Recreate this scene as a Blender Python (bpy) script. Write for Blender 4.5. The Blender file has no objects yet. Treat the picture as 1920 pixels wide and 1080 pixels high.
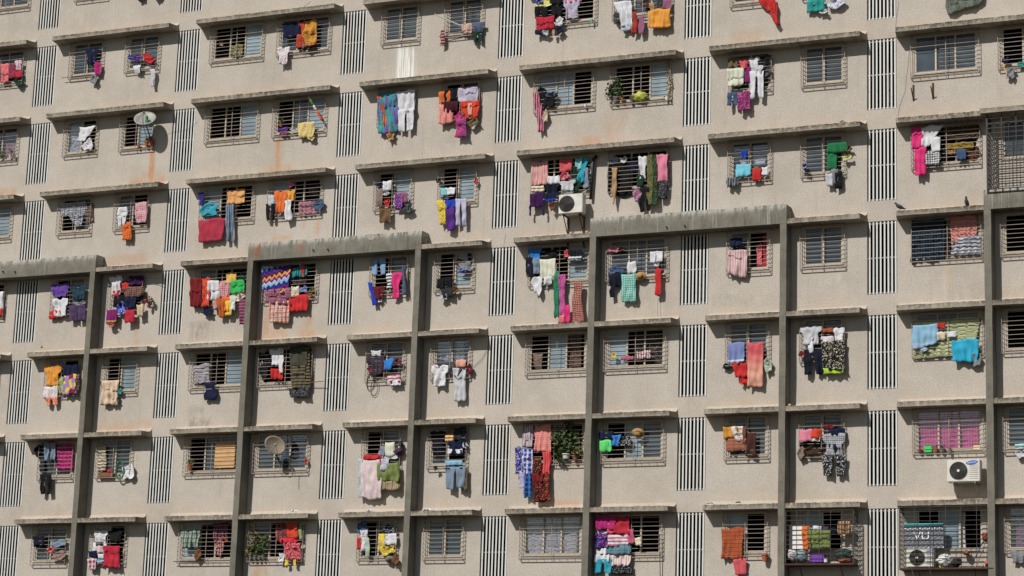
import bpy, bmesh, math, random
from mathutils import Vector, Matrix, noise as pn
R = math.radians
sc = bpy.context.scene
col = sc.collection
rnd = random.Random(7)

# ------------------------------------------------------------------ layout (metres; the facade is the plane y = 0, the street is at -y)
PX = [-6.743, 0.0, 6.179, 12.922, 18.951, 25.661, 31.815, 38.558]      # left edges of the louvred ventilation strips
ZR = [0.0, -3.021, -6.018, -8.998, -11.991, -14.981, -17.981, -21.0, -24.01]   # top of every storey's openings
LW, LH = 0.948, 2.331
GROUND = -31.9
WIN = {0: ((1.69, 2.93), (4.12, 5.36)), 1: ((1.53, 3.49), (4.28, 6.19))}
WZ = (-0.035, -1.275)
FIN = {0: (3.49, 3.70), 1: (3.77, 3.985)}
FD, CD, CT = 0.55, 0.53, 0.155
CAM = (49.8088857, -68.8493063, -30.1686614)
ROT = (1.79043074, -0.0324826, 0.40419152)
FPX = 4347.1588
def btype(b): return b % 2                      # bay b starts at louvre strip PX[b+1]; even = small windows
def bx0(b): return PX[b + 1]

# ------------------------------------------------------------------ mesh builder
class MB:
    def __init__(s): s.v = []; s.f = []; s.mi = []; s.uv = None
    def face(s, pts, m=0):
        n = len(s.v); s.v.extend(pts); s.f.append(tuple(range(n, n + len(pts)))); s.mi.append(m)
    def box(s, x0, x1, y0, y1, z0, z1, m=0):
        n = len(s.v)
        s.v += [(x0,y0,z0),(x1,y0,z0),(x1,y1,z0),(x0,y1,z0),(x0,y0,z1),(x1,y0,z1),(x1,y1,z1),(x0,y1,z1)]
        for q in ((0,3,2,1),(4,5,6,7),(0,1,5,4),(1,2,6,5),(2,3,7,6),(3,0,4,7)):
            s.f.append(tuple(n + i for i in q)); s.mi.append(m)
    def tube(s, pts, rad, n=6, m=0, cap=True):
        pts = [Vector(p) for p in pts]
        rads = rad if isinstance(rad, (list, tuple)) else [rad] * len(pts)
        b = len(s.v); up = None
        for i, p in enumerate(pts):
            d = (pts[min(i+1, len(pts)-1)] - pts[max(i-1, 0)])
            d = d.normalized() if d.length > 1e-9 else Vector((0,0,1))
            if up is None: up = d.orthogonal().normalized()
            u = (up - d * up.dot(d)); u = u.normalized() if u.length > 1e-6 else d.orthogonal().normalized(); up = u
            w = d.cross(u)
            for k in range(n):
                a = 2*math.pi*k/n
                q = p + (u*math.cos(a) + w*math.sin(a)) * rads[i]
                s.v.append(tuple(q))
        for i in range(len(pts)-1):
            for k in range(n):
                s.f.append((b+i*n+k, b+i*n+(k+1)%n, b+(i+1)*n+(k+1)%n, b+(i+1)*n+k)); s.mi.append(m)
        if cap:
            s.f.append(tuple(b+k for k in reversed(range(n)))); s.mi.append(m)
            e = b+(len(pts)-1)*n
            s.f.append(tuple(e+k for k in range(n))); s.mi.append(m)
    def mesh(s, name, mats, smooth=False):
        me = bpy.data.meshes.new(name); me.from_pydata(s.v, [], s.f)
        for m in (mats if isinstance(mats, (list, tuple)) else [mats]): me.materials.append(m)
        me.polygons.foreach_set('material_index', s.mi)
        if smooth: me.polygons.foreach_set('use_smooth', [True]*len(s.f))
        me.update(); return me
    def build(s, name, mats, parent=None, smooth=False, loc=None):
        return link(s.mesh(name, mats, smooth), name, parent, loc)
def link(me, name, parent=None, loc=None):
    o = bpy.data.objects.new(name, me); col.objects.link(o)
    if parent is not None: o.parent = parent
    if loc is not None: o.location = loc
    return o
def tag(o, label=None, cat=None, group=None, kind=None):
    if label: o['label'] = label
    if cat: o['category'] = cat
    if group: o['group'] = group
    if kind: o['kind'] = kind
    return o
def empty(name, loc, rz=0):
    o = bpy.data.objects.new(name, None); col.objects.link(o); o.location = loc; o.rotation_euler = (0, 0, rz)
    o.empty_display_size = 0.2; return o
def in_view(x0, x1, z0, z1, m=70):
    M = Eul.to_matrix().transposed(); c = Vector(CAM); xs = []; ys = []
    for x in (x0, x1):
        for z in (z0, z1):
            q = M @ (Vector((x, 0, z)) - c); xs.append(960 + FPX*q.x/-q.z); ys.append(540 - FPX*q.y/-q.z)
    return max(xs) > -m and min(xs) < 1920+m and max(ys) > -m and min(ys) < 1080+m
from mathutils import Euler
Eul = Euler(ROT, 'XYZ')

# ------------------------------------------------------------------ materials
def lin(c):
    return tuple(((v/255)/12.92 if v/255 <= .04045 else ((v/255+.055)/1.055)**2.4) for v in c)
class NT:
    def __init__(s, name):
        s.m = bpy.data.materials.new(name); s.m.use_nodes = True; s.t = s.m.node_tree
        s.b = s.t.nodes['Principled BSDF']; s.out = s.t.nodes['Material Output']
    def n(s, ty, ins=None, **kw):
        o = s.t.nodes.new(ty)
        for k, v in kw.items(): setattr(o, k, v)
        for k, v in (ins or {}).items():
            if isinstance(v, bpy.types.NodeSocket): s.t.links.new(v, o.inputs[k])
            else: o.inputs[k].default_value = v
        return o
    def math(s, op, a, b=0.0, c=0.0, clamp=False):
        return s.n('ShaderNodeMath', {0: a, 1: b, 2: c}, operation=op, use_clamp=clamp).outputs[0]
    def mix(s, f, a, b, mode='MIX'):
        o = s.n('ShaderNodeMix', data_type='RGBA', blend_type=mode)
        for i, v in ((0, f), (6, a), (7, b)):
            if isinstance(v, bpy.types.NodeSocket): s.t.links.new(v, o.inputs[i])
            else: o.inputs[i].default_value = (tuple(v) + (1,))[:4] if i else v
        return o.outputs[2]
    def noise(s, vec, scale, detail=3, rough=.55, out=0):
        i = {'Scale': scale, 'Detail': detail, 'Roughness': rough}
        if vec is not None: i['Vector'] = vec
        return s.n('ShaderNodeTexNoise', i).outputs[out]
    def mapr(s, v, a, b, c=0.0, d=1.0, smooth=True):
        return s.n('ShaderNodeMapRange', {0: v, 1: a, 2: b, 3: c, 4: d}, interpolation_type='SMOOTHSTEP' if smooth else 'LINEAR').outputs[0]
    def pos(s): return s.n('ShaderNodeNewGeometry').outputs['Position']
    def scaled(s, vec, sx, sy, sz):
        return s.n('ShaderNodeVectorMath', {0: vec, 1: (sx, sy, sz)}, operation='MULTIPLY').outputs[0]
    def set(s, **k):
        for a, v in k.items():
            a = a.replace('_', ' ')
            if isinstance(v, bpy.types.NodeSocket): s.t.links.new(v, s.b.inputs[a])
            else: s.b.inputs[a].default_value = (tuple(v)+(1,))[:4] if isinstance(v, tuple) else v
    def bump(s, h, st, dist=.02):
        o = s.n('ShaderNodeBump', {'Strength': st, 'Distance': dist, 'Height': h}); s.set(Normal=o.outputs[0])
def attr(t, name): return t.n('ShaderNodeAttribute', attribute_name=name).outputs['Fac']

def simple(name, c, rough=.6, metal=0.0, var=.0, scale=6, bump=0.0, spec=.5):
    t = NT(name); base = lin(c)
    if var:
        f = t.noise(t.pos(), scale, 4); f = t.mapr(f, .35, .7)
        base = t.mix(f, base, tuple(v*(1-var) for v in base))
    t.set(Base_Color=base, Roughness=rough, Metallic=metal)
    t.b.inputs['Specular IOR Level'].default_value = spec
    if bump: t.bump(t.noise(t.pos(), scale*4, 4), bump, .01)
    return t.m

def wall_material():
    t = NT('stucco'); p = t.pos()
    big = t.noise(p, .35, 4, .6); mid = t.noise(p, 2.2, 5, .65); fine = t.noise(p, 22, 3, .7)
    base = t.mix(t.mapr(big, .35, .68), lin((191, 182, 171)), lin((179, 170, 158)))
    base = t.mix(t.math('MULTIPLY', t.mapr(mid, .42, .72), .42), base, lin((202, 194, 185)))
    base = t.mix(t.math('MULTIPLY', t.mapr(fine, .40, .66), .46), base, lin((143, 135, 125)))
    run = t.noise(t.scaled(p, 7.0, 1.0, .30), 1.0, 4, .6)                    # faint vertical runs
    base = t.mix(t.math('MULTIPLY', t.mapr(run, .56, .74), .17), base, lin((120, 108, 92)))
    damp = t.math('MULTIPLY', attr(t, 'damp'), t.mapr(t.noise(p, 1.7, 5, .65), .30, .70))
    base = t.mix(damp, base, lin((200, 162, 122)))
    grime = t.math('MULTIPLY', attr(t, 'grime'), t.mapr(t.noise(t.scaled(p, 3, 1, 1.4), 1.6, 5, .7), .34, .66))
    base = t.mix(grime, base, lin((88, 76, 64)))
    rust = t.math('MULTIPLY', attr(t, 'rust'), t.mapr(t.noise(t.scaled(p, 3.5, 1, 2.0), 1.0, 5, .65), .22, .62))
    base = t.mix(t.math('MULTIPLY', rust, .85), base, lin((184, 126, 74)))
    wh = t.math('MULTIPLY', attr(t, 'white'), t.mapr(t.noise(t.scaled(p, 22, 1, .35), 1.0, 3, .6), .41, .50))
    base = t.mix(wh, base, lin((226, 225, 220)))
    t.set(Base_Color=base, Roughness=.93); t.b.inputs['Specular IOR Level'].default_value = .2
    t.bump(t.math('ADD', fine, t.math('MULTIPLY', mid, 1.5)), .35, .02)
    return t.m
def concrete(name, c, dark=(62, 56, 48), streak=.8, drips=False, zt=None, top=None):
    t = NT(name); p = t.pos()
    mid = t.noise(p, 2.5, 5, .65); fine = t.noise(p, 26, 4, .7)
    base = t.mix(t.mapr(mid, .35, .7), lin(c), lin(tuple(v*.86 for v in c)))
    base = t.mix(t.math('MULTIPLY', t.mapr(fine, .42, .66), .4), base, lin(tuple(v*.74 for v in c)))
    run = t.noise(t.scaled(p, 9, 1, .9), 1.0, 5, .75); patch = t.noise(p, .8, 3, .6)
    blotch = t.math('MULTIPLY', t.mapr(run, .47, .62), t.mapr(patch, .38, .62))
    base = t.mix(t.math('MULTIPLY', blotch, streak), base, lin(dark))
    if top is not None:                                                       # dirt gathered at the upper edge of the mesh
        e = attr(t, 'edge'); sp = t.noise(t.scaled(p, 11, 1, 6), 1.0, 5, .8); pt = t.noise(t.scaled(p, .7, 1, .7), 1.0, 2)
        e2 = t.math('MULTIPLY', t.math('MULTIPLY', e, t.mapr(sp, .38, .54)), t.mapr(pt, .34, .60, .50, 1))
        base = t.mix(t.math('MULTIPLY', e2, top), base, lin(dark))
    if drips:
        d = t.noise(t.scaled(p, 26, 1, .5), 1.0, 3, .6); zone = t.noise(t.scaled(p, .9, 1, .05), 1.0, 2)
        f = t.math('MULTIPLY', t.mapr(d, .60, .68), t.mapr(zone, .45, .6))
        base = t.mix(t.math('MULTIPLY', f, .45), base, lin((196, 194, 186)))
        r = t.math('MULTIPLY', attr(t, 'rust'), t.mapr(t.noise(t.scaled(p, 14, 1, 1.0), 1.0, 4, .6), .3, .6))
        base = t.mix(r, base, lin((150, 82, 44)))
        w = t.math('MULTIPLY', attr(t, 'edge'), t.mapr(t.noise(t.scaled(p, 8, 1, 2), 1.0, 5, .8), .40, .56))
        base = t.mix(t.math('MULTIPLY', w, .75), base, lin((190, 188, 180)))
    t.set(Base_Color=base, Roughness=.92); t.b.inputs['Specular IOR Level'].default_value = .2
    t.bump(fine, .5, .02)
    return t.m
def glass_opaque(name, c, rough=.12, spec=.7, wave=.35):
    t = NT(name); p = t.pos()
    f = t.noise(p, .9, 3); base = t.mix(t.mapr(f, .35, .65), lin(c), lin(tuple(v*.8 for v in c)))
    t.set(Base_Color=base, Roughness=rough); t.b.inputs['Specular IOR Level'].default_value = spec
    t.bump(t.noise(t.scaled(p, 1.5, 1, 1), 1.2, 1), wave, .05)
    return t.m
def glass_clear():
    t = NT('clear_glass')
    g = t.n('ShaderNodeBsdfGlossy', {'Color': (.85, .92, 1, 1), 'Roughness': .05}); tr = t.n('ShaderNodeBsdfTransparent', {'Color': (.9, .92, .94, 1)})
    m = t.n('ShaderNodeMixShader', {0: .10}); t.t.links.new(tr.outputs[0], m.inputs[1]); t.t.links.new(g.outputs[0], m.inputs[2])
    t.t.links.new(m.outputs[0], t.out.inputs[0]); return t.m

M = {
 'wall': wall_material(),
 'canopy': concrete('weathered_concrete', (180, 169, 152), streak=.5, top=.95),
 'beam': concrete('grey_painted_concrete', (128, 124, 112), (78, 74, 66), .5, True),
 'fin': concrete('grey_painted_concrete_pillar', (128, 123, 112), (92, 88, 80), .35),
 'slat': None,
 'frame': simple('cream_aluminium', (192, 178, 158), .5, 0, .15, 9),
 'sill': simple('sill_stone', (176, 165, 148), .85, 0, .25, 9),
 'bar': simple('painted_iron', (148, 134, 122), .55, .1, .25, 5),
 'bar_dark': simple('dark_iron', (62, 54, 50), .6, .2, .3, 5),
 'glass': glass_opaque('blue_grey_glass', (74, 86, 94), .14, .6),
 'glass2': glass_opaque('grey_glass', (84, 96, 106), .2, .6),
 'dish_tan': simple('tan_dish_paint', (150, 136, 116), .6, 0, .25, 6),
 'pale': glass_opaque('frosted_pale_glass', (146, 168, 180), .3, .5, .2),
 'clear': glass_clear(),
 'room': simple('room_dark_paint', (22, 20, 20), .95),
 'steel': simple('grey_steel', (150, 150, 148), .4, .5, .2, 8),
 'white_metal': simple('off_white_enamel', (214, 210, 200), .45, 0, .18, 4),
 'grille_dark': simple('dark_plastic_grille', (58, 56, 54), .6),
 'rust_iron': simple('rusty_iron', (84, 52, 38), .8, .2, .4, 14, .3),
 'terracotta': simple('terracotta', (168, 92, 62), .8, 0, .3, 14),
 'pot_grey': simple('grey_pot', (120, 112, 104), .8, 0, .3, 14),
 'black': simple('black_plastic', (24, 24, 25), .5),
 'dish': simple('dish_paint', (158, 156, 148), .5, 0, .2, 6),
 'wood': simple('light_wood', (214, 168, 112), .7, 0, .2, 5),
 'brown_wood': simple('brown_wood', (128, 84, 56), .8, 0, .3, 8),
 'pipe': simple('beige_pipe', (176, 158, 140), .7, 0, .3, 5),
 'paper': simple('white_litter', (226, 224, 220), .8),
}
def slat_mat():
    t = NT('white_slat'); p = t.pos()
    f = t.noise(t.scaled(p, 8.2, 1, .18), 1.0, 3, .6); g = t.noise(p, 6, 4, .7)
    b = t.mix(t.math('MULTIPLY', t.mapr(f, .58, .66), .7), lin((208, 208, 203)), lin((184, 174, 155)))
    b = t.mix(t.math('MULTIPLY', t.mapr(g, .56, .72), .5), b, lin((150, 140, 124)))
    t.set(Base_Color=b, Roughness=.5); return t.m
M['slat'] = slat_mat()
def leafm(name, a, b):
    t = NT(name); f = t.noise(t.pos(), 14, 3, .6)
    t.set(Base_Color=t.mix(t.mapr(f, .35, .65), lin(a), lin(b)), Roughness=.6)
    t.b.inputs['Subsurface Weight'].default_value = 0
    return t.m
M['leaf'] = leafm('leaf_green', (50, 68, 36), (88, 106, 54))
M['leaf_dry'] = leafm('leaf_olive', (104, 108, 62), (140, 132, 80))

COL = {'salmon':(236,112,122),'dark_rose':(150,52,82),'maroon':(112,26,44),'white':(226,226,230),'pink':(232,132,160),'crimson':(196,30,58),'dark_green':(26,62,46),'navy':(26,34,66),'magenta':(190,28,118),'grey':(138,140,146),'blue':(34,66,190),'purple':(92,44,140),'dark_grey':(66,68,74),'red':(212,32,34),'pale_grey':(202,202,208),'olive':(116,114,62),'cream':(232,222,190),'beige':(206,186,156),'rust_red':(178,52,34),'orange':(240,112,24),'mustard':(216,150,30),'dark_orange':(196,94,22),'black':(24,24,28),'dusty_pink':(204,150,150),'slate_blue':(84,96,128),'lavender':(196,188,212),'lemon_yellow':(226,220,128),'tan':(184,146,102),'dark_brown':(72,46,38),'charcoal':(48,49,54),'mauve':(160,96,130),'pale_blue':(174,196,222),'amber':(240,160,36),'orange_red':(226,64,28),'dark_red':(126,24,30),'teal':(24,158,150),'sage_grey':(118,126,112),'dark_khaki':(122,106,72),'coral':(222,88,96),'ivory':(222,224,200),'plum':(136,30,110),'denim_blue':(64,92,130),'violet':(110,70,170),'peach':(232,166,142),'dark_maroon':(72,20,34),'taupe':(142,122,108),'indigo':(48,44,140),'turquoise':(28,166,190),'peach_orange':(238,172,98),'grey_blue':(126,146,166),'brown':(120,76,46),'yellow':(238,206,40),'pale_turquoise':(134,208,210),'khaki':(206,192,150),'dark_navy':(24,28,46),'dark_purple':(62,24,78),'straw_yellow':(226,200,124),'emerald':(38,190,88),'green':(26,120,70),'light_cyan':(116,204,226),'dark_mustard':(150,122,24),'vivid_pink':(255,96,176),'hot_pink':(236,36,126),'dark_teal':(36,66,84),'dusky_purple':(84,62,100),'rose_brown':(150,110,100),'gold':(206,170,70),'gold_yellow':(234,184,76),'pale_pink':(224,198,198),'periwinkle':(126,140,196),'dark_slate':(52,60,72),'light_denim':(132,166,206),'azure_blue':(44,130,214),'orchid_pink':(204,90,160),'mint_green':(178,222,204),'rust':(170,80,46),'lime_green':(166,206,40),'pale_yellow':(206,208,156),'sage_green':(150,170,120),'light_blue':(140,190,220),'cyan':(20,178,216),'pale_green':(178,196,172),'rose_pink':(206,96,126),'dark_olive':(74,74,60),'pale_mauve':(190,178,188),'light_peach':(228,198,168),'lilac':(170,134,190),'olive_green':(124,140,72),'bright_green':(92,232,110),'hot_red':(232,34,62)}
def cl(n):
    c = lin(COL[n]); g = .3*c[0]+.59*c[1]+.11*c[2]; return tuple(.80*(v*.90 + g*.10) for v in c)
_mc = {}
def cloth(c1, pat, c2, h):
    key = (c1, pat, c2, round(h, 1) if pat in ('bd', 'gr') else 0)
    if key in _mc: return _mc[key]
    t = NT('cloth_' + c1 + ('_' + c2 if c2 else '')); a = cl(c1); uv = t.n('ShaderNodeUVMap').outputs[0]
    sep = t.n('ShaderNodeSeparateXYZ', {0: uv}); u, v = sep.outputs[0], sep.outputs[1]
    wob = t.math('MULTIPLY', t.math('SUBTRACT', t.noise(uv, 4, 2), .5), .05)
    base = None
    if pat:
        b = cl(c2)
        def stripe(x, per, duty, off=0.0):
            return t.math('LESS_THAN', t.math('FRACT', t.math('ADD', t.math('DIVIDE', t.math('ADD', x, wob), per), off)), duty)
        if pat == 'sv': base = t.mix(stripe(u, .085, .45), a, b)
        elif pat == 'sh': base = t.mix(stripe(v, .11, .45), a, b)
        elif pat == 'ck':
            f = t.math('MULTIPLY', t.math('ADD', stripe(u, .075, .5), stripe(v, .075, .5)), .5); base = t.mix(f, a, b)
        elif pat == 'tk':
            base = t.mix(t.math('MULTIPLY', t.math('ADD', stripe(u, .06, .4), stripe(v, .06, .4)), .5), a, b)
            base = t.mix(t.math('MULTIPLY', stripe(v, .12, .2, .3), .5), base, lin((70, 24, 30)))
        elif pat == 'pl':
            base = t.mix(t.math('MULTIPLY', stripe(u, .16, .38), .85), a, b)
            base = t.mix(t.math('MULTIPLY', stripe(v, .16, .38), .6), base, b)
            base = t.mix(t.math('MULTIPLY', t.math('MAXIMUM', stripe(u, .16, .12, .3), stripe(v, .16, .12, .3)), .6), base, lin((60, 60, 110)))
        elif pat == 'fl':
            vo = t.n('ShaderNodeTexVoronoi', {'Vector': uv, 'Scale': 17.0, 'Randomness': 1.0}).outputs[0]
            base = t.mix(t.math('MULTIPLY', t.mapr(vo, .25, .42, 1, 0), .75), a, b)
            f3 = t.noise(uv, 24, 2); base = t.mix(t.math('MULTIPLY', t.mapr(f3, .58, .64), .5), base, b)
        elif pat == 'bd':
            base = t.mix(t.math('LESS_THAN', t.math('ABSOLUTE', t.math('SUBTRACT', v, .09)), .03), a, b)
            base = t.mix(t.math('LESS_THAN', v, .025), base, b)
        elif pat == 'gr': base = t.mix(t.mapr(v, h*.25, h*.85, 1, 0), a, b)
        elif pat == 'tv':
            nn = t.noise(t.scaled(uv, 4.5, 1.2, 1), 1.0, 3, .7); base = t.mix(t.mapr(nn, .46, .54), a, b)
            base = t.mix(t.math('MULTIPLY', t.mapr(t.noise(uv, 30, 2), .56, .62), .5), base, lin((150, 170, 190)))
        elif pat == 'pz':
            vo = t.n('ShaderNodeTexVoronoi', {'Vector': uv, 'Scale': 6.5, 'Randomness': .8}).outputs[1]
            s3 = t.n('ShaderNodeSeparateColor', {0: vo}); base = t.mix(t.math('GREATER_THAN', s3.outputs[0], .5), a, b)
            base = t.mix(t.math('GREATER_THAN', s3.outputs[1], .72), base, lin((120, 30, 60)))
        elif pat == 'zz':
            tri = t.math('PINGPONG', u, .10); w = t.math('FRACT', t.math('DIVIDE', t.math('SUBTRACT', t.math('ADD', v, t.math('MULTIPLY', u, -.22)), t.math('MULTIPLY', tri, 1.1)), .62))
            base = cl('indigo')
            for thr, c in ((.22, cl('light_blue')), (.40, lin((190, 210, 225))), (.45, cl('plum')), (.62, cl('amber')), (.78, cl('navy')), (.9, cl('plum'))):
                base = t.mix(t.math('GREATER_THAN', w, thr), base, c)
    else: base = a
    f = t.noise(t.n('ShaderNodeTexCoord').outputs['Object'], 9, 3, .6)
    dk = tuple(v*.80 for v in a)
    base = t.mix(t.math('MULTIPLY', t.mapr(f, .45, .75), .30), base, dk, 'MIX')
    t.set(Base_Color=base, Roughness=.88); t.b.inputs['Specular IOR Level'].default_value = .15
    t.b.inputs['Sheen Weight'].default_value = .05
    t.bump(t.noise(uv, 60, 2), .2, .004)
    _mc[key] = t.m; return t.m

# ------------------------------------------------------------------ apartment block
block = empty('apartment_block', (0, 0, GROUND))
tag(block, 'beige concrete apartment block with rows of grilled windows, canopies and white louvre strips', 'building')
def part(mb, name, mat, smooth=False, loc=(0, 0, 0)):
    o = mb.build(name, mat, block, smooth); o.location = (loc[0], loc[1], loc[2] - GROUND); return o
def part_me(me, name, loc):
    return link(me, name, block, (loc[0], loc[1], loc[2] - GROUND))

BAYS = range(-1, 6); ROWS = range(0, 9)
PAN = {(-1, 0, 2): 'ggg', (0, 0, 1): 'gg', (0, 0, 2): 'gg', (1, 0, 1): 'gkk', (1, 0, 2): 'ggg', (-1, 1, 2): 'ggg', (0, 1, 1): 'gg', (0, 1, 2): 'gg', (1, 1, 1): 'kkb', (1, 1, 2): 'gkg', (2, 1, 1): 'gg', (2, 1, 2): 'gg', (3, 1, 1): 'kkk', (3, 1, 2): 'ggg', (4, 1, 1): 'gg', (4, 1, 2): 'gg', (5, 1, 1): 'ggg', (-1, 2, 2): 'gtt', (0, 2, 1): 'tk', (0, 2, 2): 'kb', (1, 2, 1): 'kkb', (1, 2, 2): 'kgb', (2, 2, 1): 'kg', (2, 2, 2): 'kg', (3, 2, 1): 'bbk', (3, 2, 2): 'kkb', (4, 2, 1): 'gg', (4, 2, 2): 'gg', (5, 2, 1): 'ggg', (5, 2, 2): 'kkk', (-1, 3, 2): 'ggb', (0, 3, 1): 'kg', (0, 3, 2): 'gk', (1, 3, 1): 'bkk', (1, 3, 2): 'bkk', (2, 3, 1): 'kb', (2, 3, 2): 'kb', (3, 3, 1): 'kkk', (3, 3, 2): 'kkk', (4, 3, 1): 'tt', (4, 3, 2): 'gg', (5, 3, 1): 'kkk', (5, 3, 2): 'ggg', (-1, 4, 2): 'ggk', (0, 4, 1): 'kg', (0, 4, 2): 'gk', (1, 4, 1): 'gkk', (1, 4, 2): 'kkk', (2, 4, 1): 'kg', (2, 4, 2): 'kb', (3, 4, 1): 'kkb', (3, 4, 2): 'ggg', (4, 4, 1): 'gk', (4, 4, 2): 'gg', (5, 4, 1): 'kkk', (5, 4, 2): 'kkk', (0, 5, 1): 'gk', (0, 5, 2): 'kb', (1, 5, 1): 'kkb', (1, 5, 2): 'kkk', (2, 5, 1): 'gg', (2, 5, 2): 'tt', (3, 5, 1): 'kbk', (3, 5, 2): 'bkk', (4, 5, 1): 'gg', (4, 5, 2): 'gg', (5, 5, 1): 'ggg', (5, 5, 2): 'kgg', (0, 6, 1): 'gg', (0, 6, 2): 'gg', (1, 6, 1): 'kgg', (1, 6, 2): 'gtt', (2, 6, 1): 'kg', (2, 6, 2): 'gk', (3, 6, 1): 'kkk', (3, 6, 2): 'kbg', (4, 6, 1): 'gg', (4, 6, 2): 'gg', (5, 6, 1): 'ttt', (5, 6, 2): 'ggg', (0, 7, 1): 'gg', (0, 7, 2): 'gk', (1, 7, 1): 'bkk', (1, 7, 2): 'gkg', (2, 7, 1): 'kg', (2, 7, 2): 'gg', (3, 7, 1): 'ttt', (3, 7, 2): 'kkk', (4, 7, 1): 'bk', (4, 7, 2): 'bk', (5, 7, 1): 'kbk', (5, 7, 2): 'ttt'}
holes = []; windows = []; louvres = []
BALC = {(5, 3, 2), (4, 7, 2), (5, 7, 1)}
for b in BAYS:
    ty = btype(b)
    for r in ROWS:
        for w in (1, 2):
            x0, x1 = bx0(b) + WIN[ty][w-1][0], bx0(b) + WIN[ty][w-1][1]; z1, z0 = ZR[r] + WZ[0], ZR[r] + WZ[1]
            if in_view(x0 - .1, x1 + .1, z0 - .2, z1, 14): windows.append((b, r, w, x0, x1, z0, z1)); holes.append((x0, x1, z0, z1))
for i, x in enumerate(PX):
    for r in ROWS:
        if in_view(x, x + LW, ZR[r] - LH, ZR[r]): louvres.append((x, ZR[r])); holes.append((x, x + LW, ZR[r] - LH, ZR[r]))

STAINS = {'rust': [(5.32,5.51,-7.46,-8.64,1.00),(4.53,6.01,-8.46,-8.85,0.52),(4.99,5.81,-8.27,-8.66,0.33),(10.51,10.70,-7.47,-8.63,0.95),(10.24,11.15,-8.48,-8.92,0.55),(-1.22,-0.39,-8.46,-8.87,0.59),(22.00,22.81,-8.38,-8.79,0.45),(22.95,23.56,-7.69,-8.63,0.29),(27.24,28.31,-5.27,-5.80,0.26),(12.26,12.41,-10.57,-11.08,0.60),(11.70,11.82,-10.53,-10.81,0.45),(10.20,10.40,-11.23,-11.83,0.90),(11.86,12.12,-11.25,-11.82,0.45),(10.36,10.64,-13.55,-14.58,0.55),(12.06,12.25,-13.92,-14.74,0.80),(9.90,11.38,-14.31,-14.89,0.45),(11.79,12.46,-14.41,-14.75,0.45),(3.87,5.50,-11.30,-11.78,0.39),(5.18,5.33,-13.91,-14.72,0.50),(5.46,5.76,-11.74,-11.82,0.40),(10.61,10.81,-22.48,-23.02,0.70),(10.98,11.13,-22.48,-23.03,0.50),(20.96,22.35,-20.52,-20.76,0.45),(10.53,11.34,-11.01,-11.26,0.45),(35.64,36.17,-20.76,-20.90,0.39),(27.55,28.01,-5.18,-5.54,0.16),(34.21,34.51,-13.53,-14.51,0.22),(34.42,34.53,-8.61,-8.83,0.20),(4.00,6.10,-17.36,-17.79,0.29),(9.65,10.08,-17.17,-17.72,0.33),(23.26,23.74,-7.52,-7.95,0.23)], 'white': [(15.17,15.82,-4.61,-5.73,0.98),(15.14,15.25,-4.45,-5.85,0.90),(34.28,34.32,-13.49,-14.50,0.40),(30.91,30.94,-13.60,-13.81,0.60),(24.88,25.04,-14.04,-14.64,0.16)], 'grime': [(7.63,8.22,-16.94,-17.66,0.36),(7.65,8.68,-17.41,-17.74,0.45),(7.42,8.19,-13.94,-14.62,0.33),(7.57,7.96,-14.04,-14.60,0.40),(8.13,8.64,-22.55,-22.86,0.20),(24.29,24.87,-16.80,-17.58,0.12),(21.38,21.60,-4.89,-5.50,0.00),(17.20,17.57,-7.59,-8.19,0.22),(26.76,28.17,-14.08,-14.44,0.20),(9.09,9.17,-19.70,-20.00,0.35),(34.33,35.44,-14.15,-14.74,0.14),(0.50,2.89,-20.29,-20.69,0.10),(17.20,17.29,-16.69,-17.59,0.00)]}
def smooth01(a, b, x):
    t = max(0.0, min(1.0, (x - a) / (b - a))) if b != a else float(x > a); return t*t*(3-2*t)
def stain(kind, x, z):
    s = 0.0
    for (x0, x1, zt, zb, k) in STAINS[kind]:
        if x0 - .2 < x < x1 + .2 and zb - .3 < z < zt + .3:
            f = smooth01(x0 - .08, x0 + .06, x) * (1 - smooth01(x1 - .06, x1 + .08, x)) * smooth01(zb - .15, zb + .1, z) * (1 - smooth01(zt - .1, zt + .1, z))
            s = max(s, f * k)
    return s
def damp(x, z):
    for r in range(1, 9):
        d = z - (ZR[r] + CT)
        if -.2 < d < .75:
            i = max(k for k in range(len(PX)) if PX[k] <= x + 20 * (k == 0)) if x > PX[0] else 0
            inl = 0 <= x - PX[i] < LW
            amp = .12 if inl else .34
            nn = .5 + .5*math.sin(x*.83 + r*1.7)*math.sin(x*.31 + r*2.9 + 1)
            return amp * (.25 + .75*nn) * (1 - smooth01(.1, .7, d))
    return 0.0
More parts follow.
